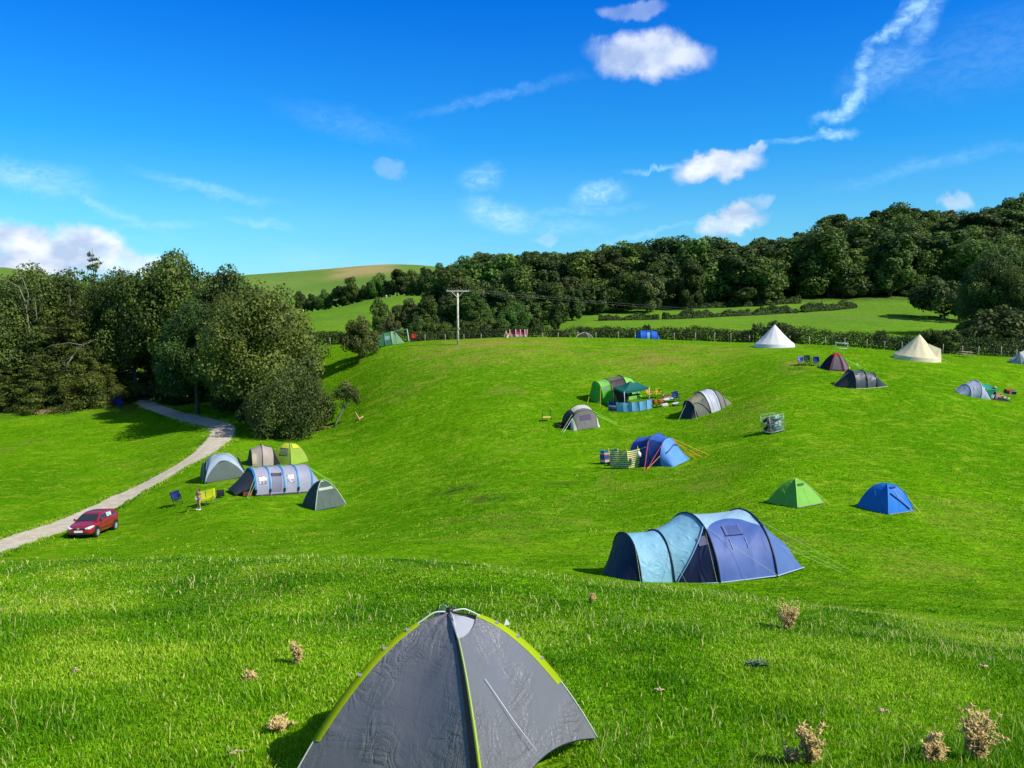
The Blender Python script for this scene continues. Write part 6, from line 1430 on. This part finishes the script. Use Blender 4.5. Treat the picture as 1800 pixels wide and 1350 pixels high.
def person(loc, rz, lab, P, top=None, bottom=None, hairlen=.18, hair=HAIR, sc=1, shoes=None, topname='shirt', botname='shorts', hat=None):
    o = thing('person', lab, 'person', loc, rz, align=False, sc=sc)
    J = []; E = []
    def add(p, r, par=None):
        J.append((Vector(p), r)); k = len(J)-1
        if par is not None: E.append((par, k))
        return k
    pel = add(P['pelvis'], (.155, .11)); wa = add(P['waist'], (.125, .09), pel); ch = add(P['chest'], (.15, .105), wa); sh = add(P['neckbase'], (.10, .07), ch)
    nk = add(P['neck'], .052, sh); hd0 = add(P['head'], (.078, .09), nk); hd1 = add(Vector(P['head'])+Vector(P.get('up', (0, 0, 1)))*.10, (.075, .088), hd0)
    for s in 'LR':
        a = add(P['sh'+s], .058, sh); b = add(P['el'+s], .040, a); c = add(P['wr'+s], .026, b)
        hand(J, E, c, Vector(P['wr'+s])-Vector(P['el'+s])*1.0, -1 if s == 'L' else 1)
        a = add(P['hip'+s], .088, pel); m_ = add(Vector(P['hip'+s]).lerp(Vector(P['kn'+s]), .5), .078, a); b = add(P['kn'+s], .056, m_); cf = add(Vector(P['kn'+s]).lerp(Vector(P['an'+s]), .35), .055, b); c = add(P['an'+s], .036, cf)
        f = Vector(P.get('foot', (0, -1, 0))); add(Vector(P['an'+s])+f*.06+Vector((0, 0, -.04)), (.042, .03), c); add(Vector(P['an'+s])+f*.17+Vector((0, 0, -.055)), (.035, .02), len(J)-1)
    body = skinmesh('body', J, E, SKIN, o)
    H_ = Vector(P['head']); f = Vector(P.get('face', (0, -1, 0))).normalized(); up = Vector((0, 0, 1)); sd = f.cross(up).normalized()
    mb = MB(); mb.tube([H_+f*.085+up*.06, H_+f*.112+up*.025, H_+f*.085+up*.015], [.010, .017, .008], 6); mb.obj('nose', SKIN, body, True)
    for s in (-1, 1):
        MB().tube([H_+f*.086+sd*s*.032+up*.052, H_+f*.094+sd*s*.032+up*.052], [.013, .007], 8).obj('eye', BLACK, body, True); MB().tube([H_+sd*s*.080+up*.06, H_+sd*s*.092+up*.035, H_+sd*s*.080+up*.01], [.008, .018, .008], 6).obj('ear', SKIN, body, True)
    MB().tube([H_+f*.088-sd*.022-up*.022, H_+f*.095-up*.025, H_+f*.088+sd*.022-up*.022], .007, 5).obj('mouth', plain('lips', (.4, .12, .10, 1), .5), body, True)
    hb = [(H_+up*.10-f*.015, .098), (H_+up*.05-f*.045, .092), (H_-up*.03-f*.07, .06)]
    k = 0
    while hairlen > .1*(k+1): hb.append((H_-up*(.03+.1*(k+1))-f*(.085), .05)); k += 1
    skinmesh('hair', hb, [(i, i+1) for i in range(len(hb)-1)], hair, o)
    if hat:
        mb = MB(); mb.tube([H_+up*.12, H_+up*.145, H_+up*.15, H_+up*.24, H_+up*.26], [.19, .19, .11, .10, .04], 16); mb.obj('hat', hat, o, True)
    if bottom:
        JJ = []; EE = []
        JJ.append((Vector(P['pelvis'])+Vector((0, 0, .04)), (.172, .127)))
        for s in 'LR':
            JJ.append((Vector(P['hip'+s]), .105)); EE.append((0, len(JJ)-1)); JJ.append((Vector(P['hip'+s]).lerp(Vector(P['kn'+s]), P.get('leg', .35)), .098)); EE.append((len(JJ)-2, len(JJ)-1))
        skinmesh(botname, JJ, EE, bottom, o)
    if top:
        JJ = [(Vector(P['waist']), (.142, .107)), (Vector(P['chest']), (.168, .122)), (Vector(P['neckbase'])-Vector((0, 0, .02)), (.118, .085))]; EE = [(0, 1), (1, 2)]
        if P.get('sleeve', 0):
            for s in 'LR':
                JJ.append((Vector(P['sh'+s]), .07)); EE.append((2, len(JJ)-1)); JJ.append((Vector(P['sh'+s]).lerp(Vector(P['el'+s]), P['sleeve']), .058)); EE.append((len(JJ)-2, len(JJ)-1))
        skinmesh(topname, JJ, EE, top, o)
    if shoes:
        for s in 'LR':
            f = Vector(P.get('foot', (0, -1, 0))); a = Vector(P['an'+s]); MB().tube([a-f*.06+Vector((0, 0, -.06)), a+f*.05+Vector((0, 0, -.055)), a+f*.19+Vector((0, 0, -.065))], [.045, .05, .035], 8).obj('shoe', shoes, o, True)
    return o
STAND = dict(pelvis=(0, 0, .93), waist=(0, 0, 1.08), chest=(0, 0, 1.26), neckbase=(0, 0, 1.38), neck=(0, -.01, 1.47), head=(0, -.02, 1.56), face=(-1, -.4, -.1),
             shL=(-.17, 0, 1.36), elL=(-.27, -.02, 1.10), wrL=(-.14, -.20, .98), shR=(.17, 0, 1.36), elR=(.30, .05, 1.12), wrR=(.18, -.12, .98),
             hipL=(-.09, 0, .88), knL=(-.10, -.03, .48), anL=(-.11, .02, .08), hipR=(.09, 0, .88), knR=(.10, -.05, .48), anR=(.12, .0, .08), foot=(-.4, -.9, 0), leg=.42)
person(hit(350, 896, 45), math.radians(-20), 'person with long brown hair in denim shorts standing before the yellow-green double chair', STAND, plain('coral_top', (.34, .10, .08, 1), .7), plain('denim', C(150, 175, 210), .8), .28, topname='top', shoes=WHITE)
SIT = dict(pelvis=(0, 0, .14), waist=(-.06, 0, .28), chest=(-.12, 0, .46), neckbase=(-.14, 0, .58), neck=(-.13, 0, .66), head=(-.10, 0, .75), face=(1, -.3, -.1),
           shL=(-.14, .17, .56), elL=(-.30, .22, .32), wrL=(-.38, .24, .10), shR=(-.14, -.17, .56), elR=(.02, -.24, .40), wrR=(.24, -.20, .46),
           hipL=(.04, .09, .14), knL=(.42, .12, .42), anL=(.72, .12, .09), hipR=(.04, -.09, .14), knR=(.48, -.12, .22), anR=(.90, -.14, .09), foot=(.9, 0, .1), leg=.45, sleeve=.4)
o = thing('blanket', 'dark picnic blanket under the seated person', 'blanket', hit(1755, 702, 60), 0); sheet2('cloth', [(-.9, -.6, .03), (1.1, -.6, .03), (1.1, .6, .03), (-.9, .6, .03)], (0, 0, .01), fabric('dark_blanket', C(45, 35, 40), .9, 0), o)
person(hit(1750, 701, 60)+Vector((0, 0, .02)), 0, 'person sitting on the grass with legs stretched out beside the sea green porch', SIT, plain('maroon_shirt', (.10, .02, .03, 1), .8), plain('pink_shorts', C(215, 160, 170), .8), .0, hat=plain('pale_hat', C(170, 165, 110), .8), topname='shirt', sc=1.25, shoes=WHITE)
q = gp(891, 129.5); q.z += 0
person(q, math.radians(20), 'person in pale clothes sitting on the crest left of the pink windbreak', dict(SIT, knL=(.34, .12, .5), knR=(.38, -.12, .48), anL=(.55, .12, .09), anR=(.58, -.12, .09)), plain('cream_shirt', C(235, 225, 205), .8), plain('cream_trousers', C(225, 220, 190), .8), .1, sc=1.35)

# ================================================================== red hatchback
def car():
    A = hit(158, 948, 40); B = hit(211, 926, 40)   # contact points of the near front and near rear wheels
    d = (B-A); d.z = 0; yaw = math.atan2(d.y, d.x)
    L_ = 4.2; fwd = Vector((math.cos(yaw), math.sin(yaw), 0)); side = Vector((-math.sin(yaw), math.cos(yaw), 0))
    c = (A+B)/2+side*.85; c.z = Hs(c.x, c.y)+.02
    o = thing('parked_car', 'dark red five-door hatchback parked on the grass edge of the gravel track', 'car', c, yaw, sc=1.10)
    # local: -x is the nose, near side is -y
    red = plain('red_paint', (.30, .012, .022, 1), .32, .15, .5, coat=.8); glass = plain('car_glass', (.018, .03, .035, 1), .05, 0, .8); trim = BLACK
    # stations along x: (x, z_bottom, z_sill, z_belt, z_top(centre), half width, top half width)
    st = [(-2.10, .34, .42, .62, .66, .62, .55), (-2.02, .26, .36, .70, .74, .78, .66), (-1.80, .22, .32, .80, .85, .85, .70), (-1.35, .22, .30, .90, .96, .87, .72), (-.95, .22, .28, .98, 1.04, .875, .74),
          (-.3, .22, .27, 1.0, 1.04, .88, .76), (.5, .22, .27, 1.03, 1.06, .88, .76), (1.2, .22, .28, 1.06, 1.09, .87, .74), (1.75, .24, .32, 1.08, 1.10, .84, .70), (1.98, .28, .38, 1.06, 1.08, .79, .66), (2.08, .36, .46, .98, 1.0, .72, .60)]
    ring = []; nr_ = 13
    for (x, zb, zs, zt, zc, w, tw) in st:
        half = [(0, zb), (w*.82, zb), (w*.96, zs), (w, zs+(zt-zs)*.35), (w*.99, zs+(zt-zs)*.75), (w*.95, zt-.03), (tw, zt+.01), (0, zc)]
        pts = [(x, -y, z) for y, z in half]+[(x, y, z) for y, z in half[-2:0:-1]]
        ring.append(pts)
    m = len(ring[0]); vs = [p for r in ring for p in r]; fs = [(i*m+j, i*m+(j+1) % m, (i+1)*m+(j+1) % m, (i+1)*m+j) for i in range(len(ring)-1) for j in range(m)]
    fs += [tuple(range(m))[::-1], tuple((len(ring)-1)*m+k for k in range(m))]
    body = mesh('body', vs, fs, red, o); ss = body.modifiers.new('s', 'SUBSURF'); ss.levels = ss.render_levels = 2
    # cabin: belt ring -> roof ring
    cab = [(-1.10, .98, -.30, 1.42), (-.55, 1.0, .0, 1.485), (.3, 1.02, .35, 1.515), (1.0, 1.04, 1.0, 1.505), (1.80, 1.05, 1.62, 1.44), (2.02, 1.05, 1.80, 1.36)]
    vs = []; 
    for (xb, zb, xt, zt) in cab:
        for s in (-1, 1): vs += [(xb, s*.77, zb), (xt, s*.60, zt-.03), (xt, s*.45, zt+.01)]
    fs = []
    for i in range(len(cab)-1):
        a, b = i*6, (i+1)*6
        fs += [(a, b, b+1, a+1), (a+1, b+1, b+2, a+2), (a+2, b+2, b+5, a+5), (a+3, a+4, b+4, b+3), (a+4, a+5, b+5, b+4)]
    fs += [(0, 1, 2, 5, 4, 3), tuple((len(cab)-1)*6+k for k in (0, 3, 4, 5, 2, 1))]
    roof = mesh('cabin', vs, fs, red, o); bv = roof.modifiers.new('b', 'BEVEL'); bv.width = .03; bv.segments = 2
    def quad(P, name, mat, off=(0, 0, 0)): return mesh(name, [Vector(p)+Vector(off) for p in P], [tuple(range(len(P)))], mat, o, False)
    quad([(-.98, -.70, 1.04), (-.98, .70, 1.04), (-.36, .56, 1.375), (-.36, -.56, 1.375)], 'windscreen', glass, (-.035, 0, .02))
    for s in (-1, 1):
        def sp(x, f):   # point on the side glass plane at fraction f between belt and roof
            yb, yt = .77, .60; zb, zt = 1.0+.035*(x+1)/1.0*.8, 1.40; return Vector((x, s*(yb+(yt-yb)*f+.012), zb+(zt-zb)*f+.0))
        quad([sp(-.80, .10), sp(.05, .10), sp(.08, .86), sp(-.28, .86), sp(-.42, .70)], 'side_window', glass, (0, s*.014, 0))
        quad([sp(.13, .10), sp(.98, .12), sp(.98, .84), sp(.15, .86)], 'side_window', glass, (0, s*.014, 0))
        quad([sp(1.05, .13), sp(1.55, .22), sp(1.32, .74), sp(1.05, .82)], 'side_window', glass, (0, s*.014, 0))
        MB().tube([(-.72, s*.80, 1.05), (-.72, s*.96, 1.08)], [.04, .09], 8).obj('wing_mirror', red, o, True)
        # headlights, seams, handles
        MB().tube([(-2.06, s*.42, .66), (-2.02, s*.60, .69), (-1.86, s*.76, .75), (-1.66, s*.83, .80)], [.05, .085, .085, .03], 8).obj('headlight', plain('headlight_glass', (.85, .88, .9, 1), .08, .2, .8), o)
        pass
        MB().tube([(.09, s*.885, .40), (.09, s*.885, .98)], .006, 4).obj('door_seam', trim, o); MB().tube([(-.78, s*.885, .40), (-.75, s*.885, .98)], .006, 4).obj('door_seam', trim, o)
        for x in (-.12, .82): MB().tube([(x-.08, s*.895, .86), (x+.08, s*.895, .86)], .016, 5).obj('door_handle', red, o)
        MB().box((0, s*.885, .50), (2.0, .015, .06)).obj('rubbing_strip', plain('dark_red_trim', (.10, .01, .015, 1), .5), o)
        MB().box((2.0, s*.66, .86), (.16, .10, .34)).obj('tail_light', plain('tail_red', (.35, .01, .01, 1), .2), o)
    for x in (-1.30, 1.30):
        for s in (-1, 1):
            MB().disc((x, s*.79, .36), (0, 1, 0), .385, .19, 28).obj('wheel_arch', trim, o)
            w_ = bpy.data.objects.new('wheel', None); COL.objects.link(w_); w_.parent = o
            MB().disc((x, s*.80, .31), (0, 1, 0), .315, .20, 28).obj('tyre', plain('tyre', (.02, .02, .02, 1), .8), w_)
            rm = MB(); rm.disc((x, s*.895, .31), (0, 1, 0), .215, .02, 24)
            rm.obj('rim', plain('rim_dark', (.10, .10, .105, 1), .4, .6), w_)
            sp_ = MB()
            for k in range(8):
                a = k*PI/4; sp_.box((x+math.cos(a)*.115, s*.912, .31+math.sin(a)*.115), (.19, .02, .055), (0, -a, 0))
            sp_.disc((x, s*.913, .31), (0, 1, 0), .06, .03, 12); sp_.obj('spokes', plain('alloy', (.62, .63, .64, 1), .3, .5), w_)
    MB().box((-2.10, 0, .50), (.03, .54, .13)).obj('number_plate', plain('plate_white', (.80, .80, .78, 1), .5), o)
    MB().box((-2.09, 0, .36), (.05, 1.15, .10)).obj('lower_grille', trim, o); MB().box((-2.095, -.26, .66), (.04, .40, .06)).obj('upper_grille', trim, o); MB().box((-2.095, .26, .66), (.04, .40, .06)).obj('upper_grille', trim, o)
    MB().disc((-2.11, 0, .68), (1, 0, .2), .07, .03, 12).obj('badge', plain('alloy', (1, 1, 1, 1)), o)
    MB().tube([(-1.0, -.5, 1.035), (-.9, .1, 1.07)], .012, 4).obj('wiper', trim, o)
    MB().tube([(.9, 0, 1.45), (1.15, 0, 1.65)], .008, 4).obj('aerial', trim, o)
    return o, c, yaw
carobj, cc, cyaw = car()
# pale sunshade behind the rear side window
o = thing('sun_shade', 'pale patterned sun shade inside the rear side window of the red car', 'sun shade', (0, 0, 0), 0, align=False); o.matrix_world = carobj.matrix_world.copy()
mesh('screen', [(.22, -.745, 1.09), (.92, -.745, 1.11), (.92, -.665, 1.34), (.24, -.665, 1.36)], [(0, 1, 2, 3)], plain('shade_cloth', C(190, 215, 205), .8, noise=.5, nscale=6), o, False); o.children[0].location = (0, -.04, .02)

# ================================================================== dry thistles and turf details
THI = plain('dry_thistle', (.52, .37, .13, 1), .9, noise=.3, nscale=9); THF = plain('thistle_fluff', (.58, .43, .20, 1), .95, noise=.25, nscale=14); THG = plain('thistle_leaf', (.10, .13, .04, 1), .8)
def thistle(px, py, h_, w_, n, lab, seed, green=.3):
    h_ *= 1.3; w_ *= 1.3; n = int(n*1.5); loc = hit(px, py, 3); rg = random.Random(seed)
    o = thing('thistle', lab, 'plant', loc, 0, 'dry thistles on the near bank', align=False)
    st_ = MB(); hd = MB(); lf = MB()
    for k in range(n):
        a = rg.uniform(0, 2*PI); r_ = w_*.5*rg.random()**.6; hh = h_*rg.uniform(.45, 1)
        tip = Vector((math.cos(a)*r_, math.sin(a)*r_, hh)); md = tip*.5+Vector((rg.gauss(0, .01), rg.gauss(0, .01), hh*.08))
        st_.tube([(rg.gauss(0, .01), rg.gauss(0, .01), 0), md, tip], [.005, .004, .0025], 4)
        for q in range(7):
            f = rg.uniform(.2, 1); p = Vector((0, 0, 0)).lerp(tip, f)+Vector((rg.gauss(0, .015), rg.gauss(0, .015), rg.gauss(0, .01)))
            s_ = rg.uniform(.005, .012)
            hd.tube([p-Vector((0, 0, s_)), p, p+Vector((rg.gauss(0, .004), rg.gauss(0, .004), s_*1.3))], [s_*.5, s_, s_*.75], 6)
            for _ in range(6):
                b = rg.uniform(0, 2*PI); L2 = rg.uniform(.02, .055); e_ = p+Vector((math.cos(b)*L2, math.sin(b)*L2, rg.uniform(-.015, .03))); s2 = Vector((-math.sin(b), math.cos(b), .3))*.006
                lf.add([p, (p+e_)/2+s2, e_, (p+e_)/2-s2], [(0, 1, 2, 3)])
    st_.obj('stems', THI, o, True); hd.obj('seed_heads', THF, o, True); lf.obj('leaves', THI, o)  # knobs along the stems are dry seed heads, not flowers
for a in ((1384, 1108, .40, .30, 20, 'dry brown thistle clump below the large blue family tent, the farthest big one', 1), (1716, 1338, .36, .26, 26, 'large pale brown thistle clump in the bottom right corner', 2), (1640, 1345, .20, .16, 12, 'smaller brown thistle just left of the large corner clump', 3),
          (1422, 1345, .27, .18, 14, 'brown thistle at the bottom edge between the grey tent and the corner clump', 4), (522, 1168, .22, .11, 9, 'slender upright dry thistle left of the grey tent', 5), (494, 1285, .10, .20, 9, 'flattened dry thistle at the edge of the grey tent shadow', 6),
          (438, 1195, .07, .12, 5, 'tiny dry thistle low in the grass left of the slender one', 7), (1040, 1060, .15, .10, 5, 'tiny dry thistle on the bank left of the blue family tent ropes', 8), (1390, 1342, .12, .12, 6, 'small thistle sprig at the bottom edge beside the taller one', 10)):
    thistle(*a)
# thistle rosette
loc = hit(1328, 1172, 3); o = thing('thistle_rosette', 'grey-green leafy rosette in the grass below the far thistle clump', 'plant', loc, 0)
mb = MB(); rg_ = random.Random(3)
for k in range(60):
    a = rg_.uniform(0, 2*PI); l = rg_.uniform(.06, .17); d_ = Vector((math.cos(a), math.sin(a), rg_.uniform(.15, .6))).normalized(); s_ = Vector((-math.sin(a), math.cos(a), 0))*.018; p = Vector((rg_.gauss(0, .03), rg_.gauss(0, .03), .02)); mb.add([p, p+d_*l*.5+s_, p+d_*l-Vector((0, 0, .02)), p+d_*l*.5-s_], [(0, 1, 2, 3)])
mb.obj('leaves', plain('rosette_leaf', (.10, .16, .10, 1), .7), o)
# broken stump by the thicket
o = thing('tree_stump', 'small broken orange-brown stump standing on the grass right of the leaning hawthorn', 'stump', hit(632, 739, 60), 0)
MB().tube([(0, 0, -.1), (.02, 0, .5), (0, 0, 1.25)], [.13, .09, .02], 7).obj('stake', plain('split_wood', (.55, .32, .14, 1), .8), o, True); MB().tube([(-.5, .0, .08), (.6, .1, .25)], [.14, .08], 7).obj('root', plain('split_wood', (1, 1, 1, 1)), o, True)
# dandelion-like pale tufts: small pale stones / droppings scattered through the bank
ST = plain('pale_scrap', (.50, .38, .24, 1), .9)
for k_, (px, py, lab) in enumerate(((1548, 1258, 'pale fallen thistle head in the grass right of the bottom thistle'), (1730, 1178, 'pale scrap in the grass near the right edge'), (415, 1334, 'pale scrap in the grass at the bottom left of the grey tent shadow'), (1160, 1222, 'pale scrap in the grass right of the grey tent'), (130, 1186, 'brown scrap in the grass at the left'))):
    o = thing('dry_scrap', lab, 'plant scrap', hit(px, py, 3)+Vector((0, 0, .03)), k_); mb = MB(); rg_ = random.Random(k_)
    for q in range(7): p = Vector((rg_.gauss(0, .02), rg_.gauss(0, .02), .01+rg_.random()*.015)); mb.tube([p, p+Vector((rg_.gauss(0, .02), rg_.gauss(0, .02), .012)), p+Vector((rg_.gauss(0, .03), rg_.gauss(0, .03), .0))], [.006, .010, .003], 5)
    mb.obj('husk', ST, o, True)
SKY0 = (.42, .82, 1.15, 1); SKY05 = (.285, .83, 1.16, 1); SKY1 = (.09, .72, 1.28, 1); SKY2 = (.010, .53, 1.42, 1)
CLD_A = (3.9, 4.8, 6.5, 1); CLD_B = (7.3, 7.7, 8.2, 1); CLD_W = (3.6, 6.4, 9.0, 1)

# ------------------------------------------------------------------ world, sun, camera
w = bpy.data.worlds.new('World'); S.world = w; w.use_nodes = True
nt = w.node_tree; nt.nodes.clear(); L = nt.links
sky = N(nt, 'ShaderNodeTexSky', sky_type='NISHITA', sun_disc=False, sun_elevation=math.radians(SUN_EL), altitude=100, air_density=1.0, dust_density=.25, ozone_density=2.0)
sky.sun_rotation = math.atan2(SUN_DIR.x, SUN_DIR.y)
tc = N(nt, 'ShaderNodeTexCoord'); sep = N(nt, 'ShaderNodeSeparateXYZ'); L.new(tc.outputs['Generated'], sep.inputs[0])
ramp = N(nt, 'ShaderNodeValToRGB'); L.new(sep.outputs['Z'], ramp.inputs[0])
e = ramp.color_ramp.elements; e[0].position = 0; e[0].color = SKY0; e[1].position = .33; e[1].color = SKY2
for p_, c_ in ((.10, SKY05), (.18, SKY1), (.5, (.6, .8, 1.1, 1)), (.8, (1.0, .95, 1.0, 1))):
    q = e.new(p_); q.color = c_
mul = N(nt, 'ShaderNodeMix', data_type='RGBA', blend_type='MULTIPLY'); mul.inputs['Factor'].default_value = 1
L.new(sky.outputs[0], mul.inputs['A']); L.new(ramp.outputs[0], mul.inputs['B'])
def wnoise(sc, det, dist=0, stretch=(1, 1, 1), src=None, rough=.5):
    mp = N(nt, 'ShaderNodeMapping'); mp.inputs['Scale'].default_value = stretch; L.new(src or tc.outputs['Generated'], mp.inputs[0])
    n = N(nt, 'ShaderNodeTexNoise'); n.inputs['Scale'].default_value = sc; n.inputs['Detail'].default_value = det; n.inputs['Distortion'].default_value = dist; n.inputs['Roughness'].default_value = rough
    L.new(mp.outputs[0], n.inputs['Vector']); return n
def vm(op, a, b):
    n = N(nt, 'ShaderNodeVectorMath', operation=op)
    for k, v in enumerate((a, b)):
        if isinstance(v, (tuple, list)): n.inputs[k].default_value = v
        elif isinstance(v, float): n.inputs['Scale'].default_value = v
        else: L.new(v, n.inputs[k])
    return n.outputs[0]
def mth(op, a, b):
    n = N(nt, 'ShaderNodeMath', operation=op)
    for k, v in enumerate((a, b)):
        if isinstance(v, (int, float)): n.inputs[k].default_value = v
        else: L.new(v, n.inputs[k])
    return n.outputs[0]
nc = wnoise(26, 7, .3, rough=.6); nw = wnoise(14, 7, 1.5, rough=.62)
dcum = vm('ADD', tc.outputs['Generated'], vm('SCALE', vm('SUBTRACT', nc.outputs['Color'], (.5, .5, .5)), .038))
dwis = vm('ADD', tc.outputs['Generated'], vm('SCALE', vm('SUBTRACT', nw.outputs['Color'], (.5, .5, .5)), .032))
wn2 = wnoise(55, 6, 1.0, (1, 1, 2.2), rough=.65)
cn2 = wnoise(60, 6, .2, rough=.6)
def dirv(px, py):
    a, b = ray(px, py); return Vector((a, 1, b)).normalized()
def cloud(src, px, py, rx, ry, rot, lo=.35, hi=1.0):
    c = dirv(px, py); yv = c; xv = Vector((0, 0, 1)).cross(yv).normalized()*-1; xv = yv.cross(Vector((0, 0, 1))).normalized(); zv = xv.cross(yv)
    r = math.radians(rot); x2 = xv*math.cos(r)+zv*math.sin(r); z2 = zv*math.cos(r)-xv*math.sin(r)
    m = Matrix((x2, yv, z2)).transposed(); eu = m.to_euler('XYZ')
    mp = N(nt, 'ShaderNodeMapping', vector_type='TEXTURE'); mp.inputs['Location'].default_value = c; mp.inputs['Rotation'].default_value = eu
    mp.inputs['Scale'].default_value = (rx/F, 1.0, ry/F); L.new(src, mp.inputs[0])
    ln = N(nt, 'ShaderNodeVectorMath', operation='LENGTH'); L.new(mp.outputs[0], ln.inputs[0])
    mr = N(nt, 'ShaderNodeMapRange', interpolation_type='SMOOTHSTEP'); mr.inputs['From Min'].default_value = hi*1.08; mr.inputs['From Max'].default_value = lo
    L.new(ln.outputs['Value'], mr.inputs['Value']); return mr.outputs[0], mp.outputs[0]
def total(lst):
    t = None
    for v in lst: t = v if t is None else mth('MAXIMUM', t, v)
    return t
cum = []; shade = []
for (px, py, rx, ry, rot, s) in ((1140, 98, 92, 36, -3, .80), (1112, 18, 52, 15, 0, .32), (1262, 292, 72, 24, 3, .92), (1322, 275, 26, 10, 30, .5), (1285, 390, 55, 18, 4, .75), (1300, 372, 28, 22, 0, .9), (690, 296, 26, 14, 0, .17), (1680, 356, 28, 11, -20, .45),
                          (960, 420, 20, 11, 0, .22), (1320, 356, 30, 14, 0, .3), (40, 445, 110, 42, -6, 1.0), (160, 440, 60, 38, -10, .95), (225, 462, 60, 24, -5, .7), (-60, 440, 120, 50, 0, 1)):
    mk, loc = cloud(dcum, px, py, rx, ry, rot, .62, 1.12); cum.append(mth('MULTIPLY', mk, s))
wis = []
for (px, py, rx, ry, rot, s) in ((1600, 18, 56, 15, 48, .70), (1556, 58, 34, 11, 32, .75), (1625, 30, 45, 22, 60, .35), (1519, 128, 38, 13, 82, .65), (1500, 176, 36, 12, 55, .75), (1560, 120, 70, 30, 20, .28), (1468, 203, 38, 11, 12, .6), (1464, 236, 40, 9, 8, .6), (1400, 245, 60, 6, 2, .3),
                          (1145, 296, 46, 6, 5, .5), (1050, 342, 48, 20, 12, .75), (880, 380, 70, 26, -12, .65), (845, 315, 38, 24, 25, .45), (870, 170, 150, 10, 13, .15), (40, 308, 95, 24, -6, .5), (180, 360, 110, 9, -25, .38), (370, 332, 110, 10, -12, .35),
                          (455, 392, 60, 8, -10, .4), (280, 396, 70, 9, 2, .35), (540, 455, 70, 20, 0, .25), (1130, 410, 110, 6, 9, .3), (1640, 290, 160, 12, 10, .16), (980, 400, 100, 14, 0, .25), (680, 465, 90, 8, 0, .2), (620, 220, 120, 25, -12, .10), (1750, 90, 140, 60, 10, .10), (1010, 370, 120, 10, 3, .2)):
    mk, loc = cloud(dwis, px, py, rx, ry, rot, .1, 1.25); wis.append(mth('MULTIPLY', mk, s))
wt = mth('MULTIPLY', total(wis), mth('MAXIMUM', mth('SUBTRACT', mth('MULTIPLY', wn2.outputs['Fac'], 3.2), .72), .12))
ct = mth('MULTIPLY', total(cum), mth('MINIMUM', mth('ADD', mth('MULTIPLY', cn2.outputs['Fac'], 1.2), .42), 1.0))
cl_col = N(nt, 'ShaderNodeMix', data_type='RGBA'); cl_col.inputs['A'].default_value = CLD_A; cl_col.inputs['B'].default_value = CLD_B
mrs = N(nt, 'ShaderNodeMapRange'); mrs.inputs['From Min'].default_value = .38; mrs.inputs['From Max'].default_value = .62; nsh = wnoise(22, 5, 0, (1, 1, 1.6)); L.new(nsh.outputs['Fac'], mrs.inputs['Value']); L.new(mrs.outputs[0], cl_col.inputs['Factor'])
m1 = N(nt, 'ShaderNodeMix', data_type='RGBA'); L.new(mth('MINIMUM', wt, 1.0), m1.inputs['Factor']); L.new(mul.outputs['Result'], m1.inputs['A']); m1.inputs['B'].default_value = CLD_W
m2 = N(nt, 'ShaderNodeMix', data_type='RGBA'); L.new(mth('MINIMUM', ct, 1.0), m2.inputs['Factor']); L.new(m1.outputs['Result'], m2.inputs['A']); L.new(cl_col.outputs['Result'], m2.inputs['B'])
bg = N(nt, 'ShaderNodeBackground'); bg.inputs['Strength'].default_value = .115; L.new(m2.outputs['Result'], bg.inputs['Color'])
ow = N(nt, 'ShaderNodeOutputWorld'); L.new(bg.outputs[0], ow.inputs['Surface'])
w.cycles.sampling_method = 'MANUAL'; w.cycles.sample_map_resolution = 512

sl = bpy.data.lights.new('Sun', 'SUN'); sl.energy = 5.0; sl.angle = math.radians(.53); sl.color = (1, .95, .86)
so = bpy.data.objects.new('Sun', sl); COL.objects.link(so)
el = math.radians(SUN_EL); d = Vector((SUN_DIR.x*math.cos(el), SUN_DIR.y*math.cos(el), math.sin(el)))
so.rotation_euler = d.to_track_quat('Z', 'Y').to_euler()
cam = bpy.data.cameras.new('Camera'); cam.sensor_width = 36; cam.lens = 30; cam.clip_end = 6000; cam.clip_start = .05
co = bpy.data.objects.new('Camera', cam); COL.objects.link(co); co.location = (0, 0, 0); co.rotation_euler = (PI/2-PITCH, 0, 0); S.camera = co
S.view_settings.view_transform = 'Standard'; S.view_settings.look = 'None'; S.view_settings.exposure = .25; S.view_settings.gamma = 1
S.cycles.max_bounces = 6; S.cycles.diffuse_bounces = 3; S.cycles.transparent_max_bounces = 4; S.cycles.use_denoising = True
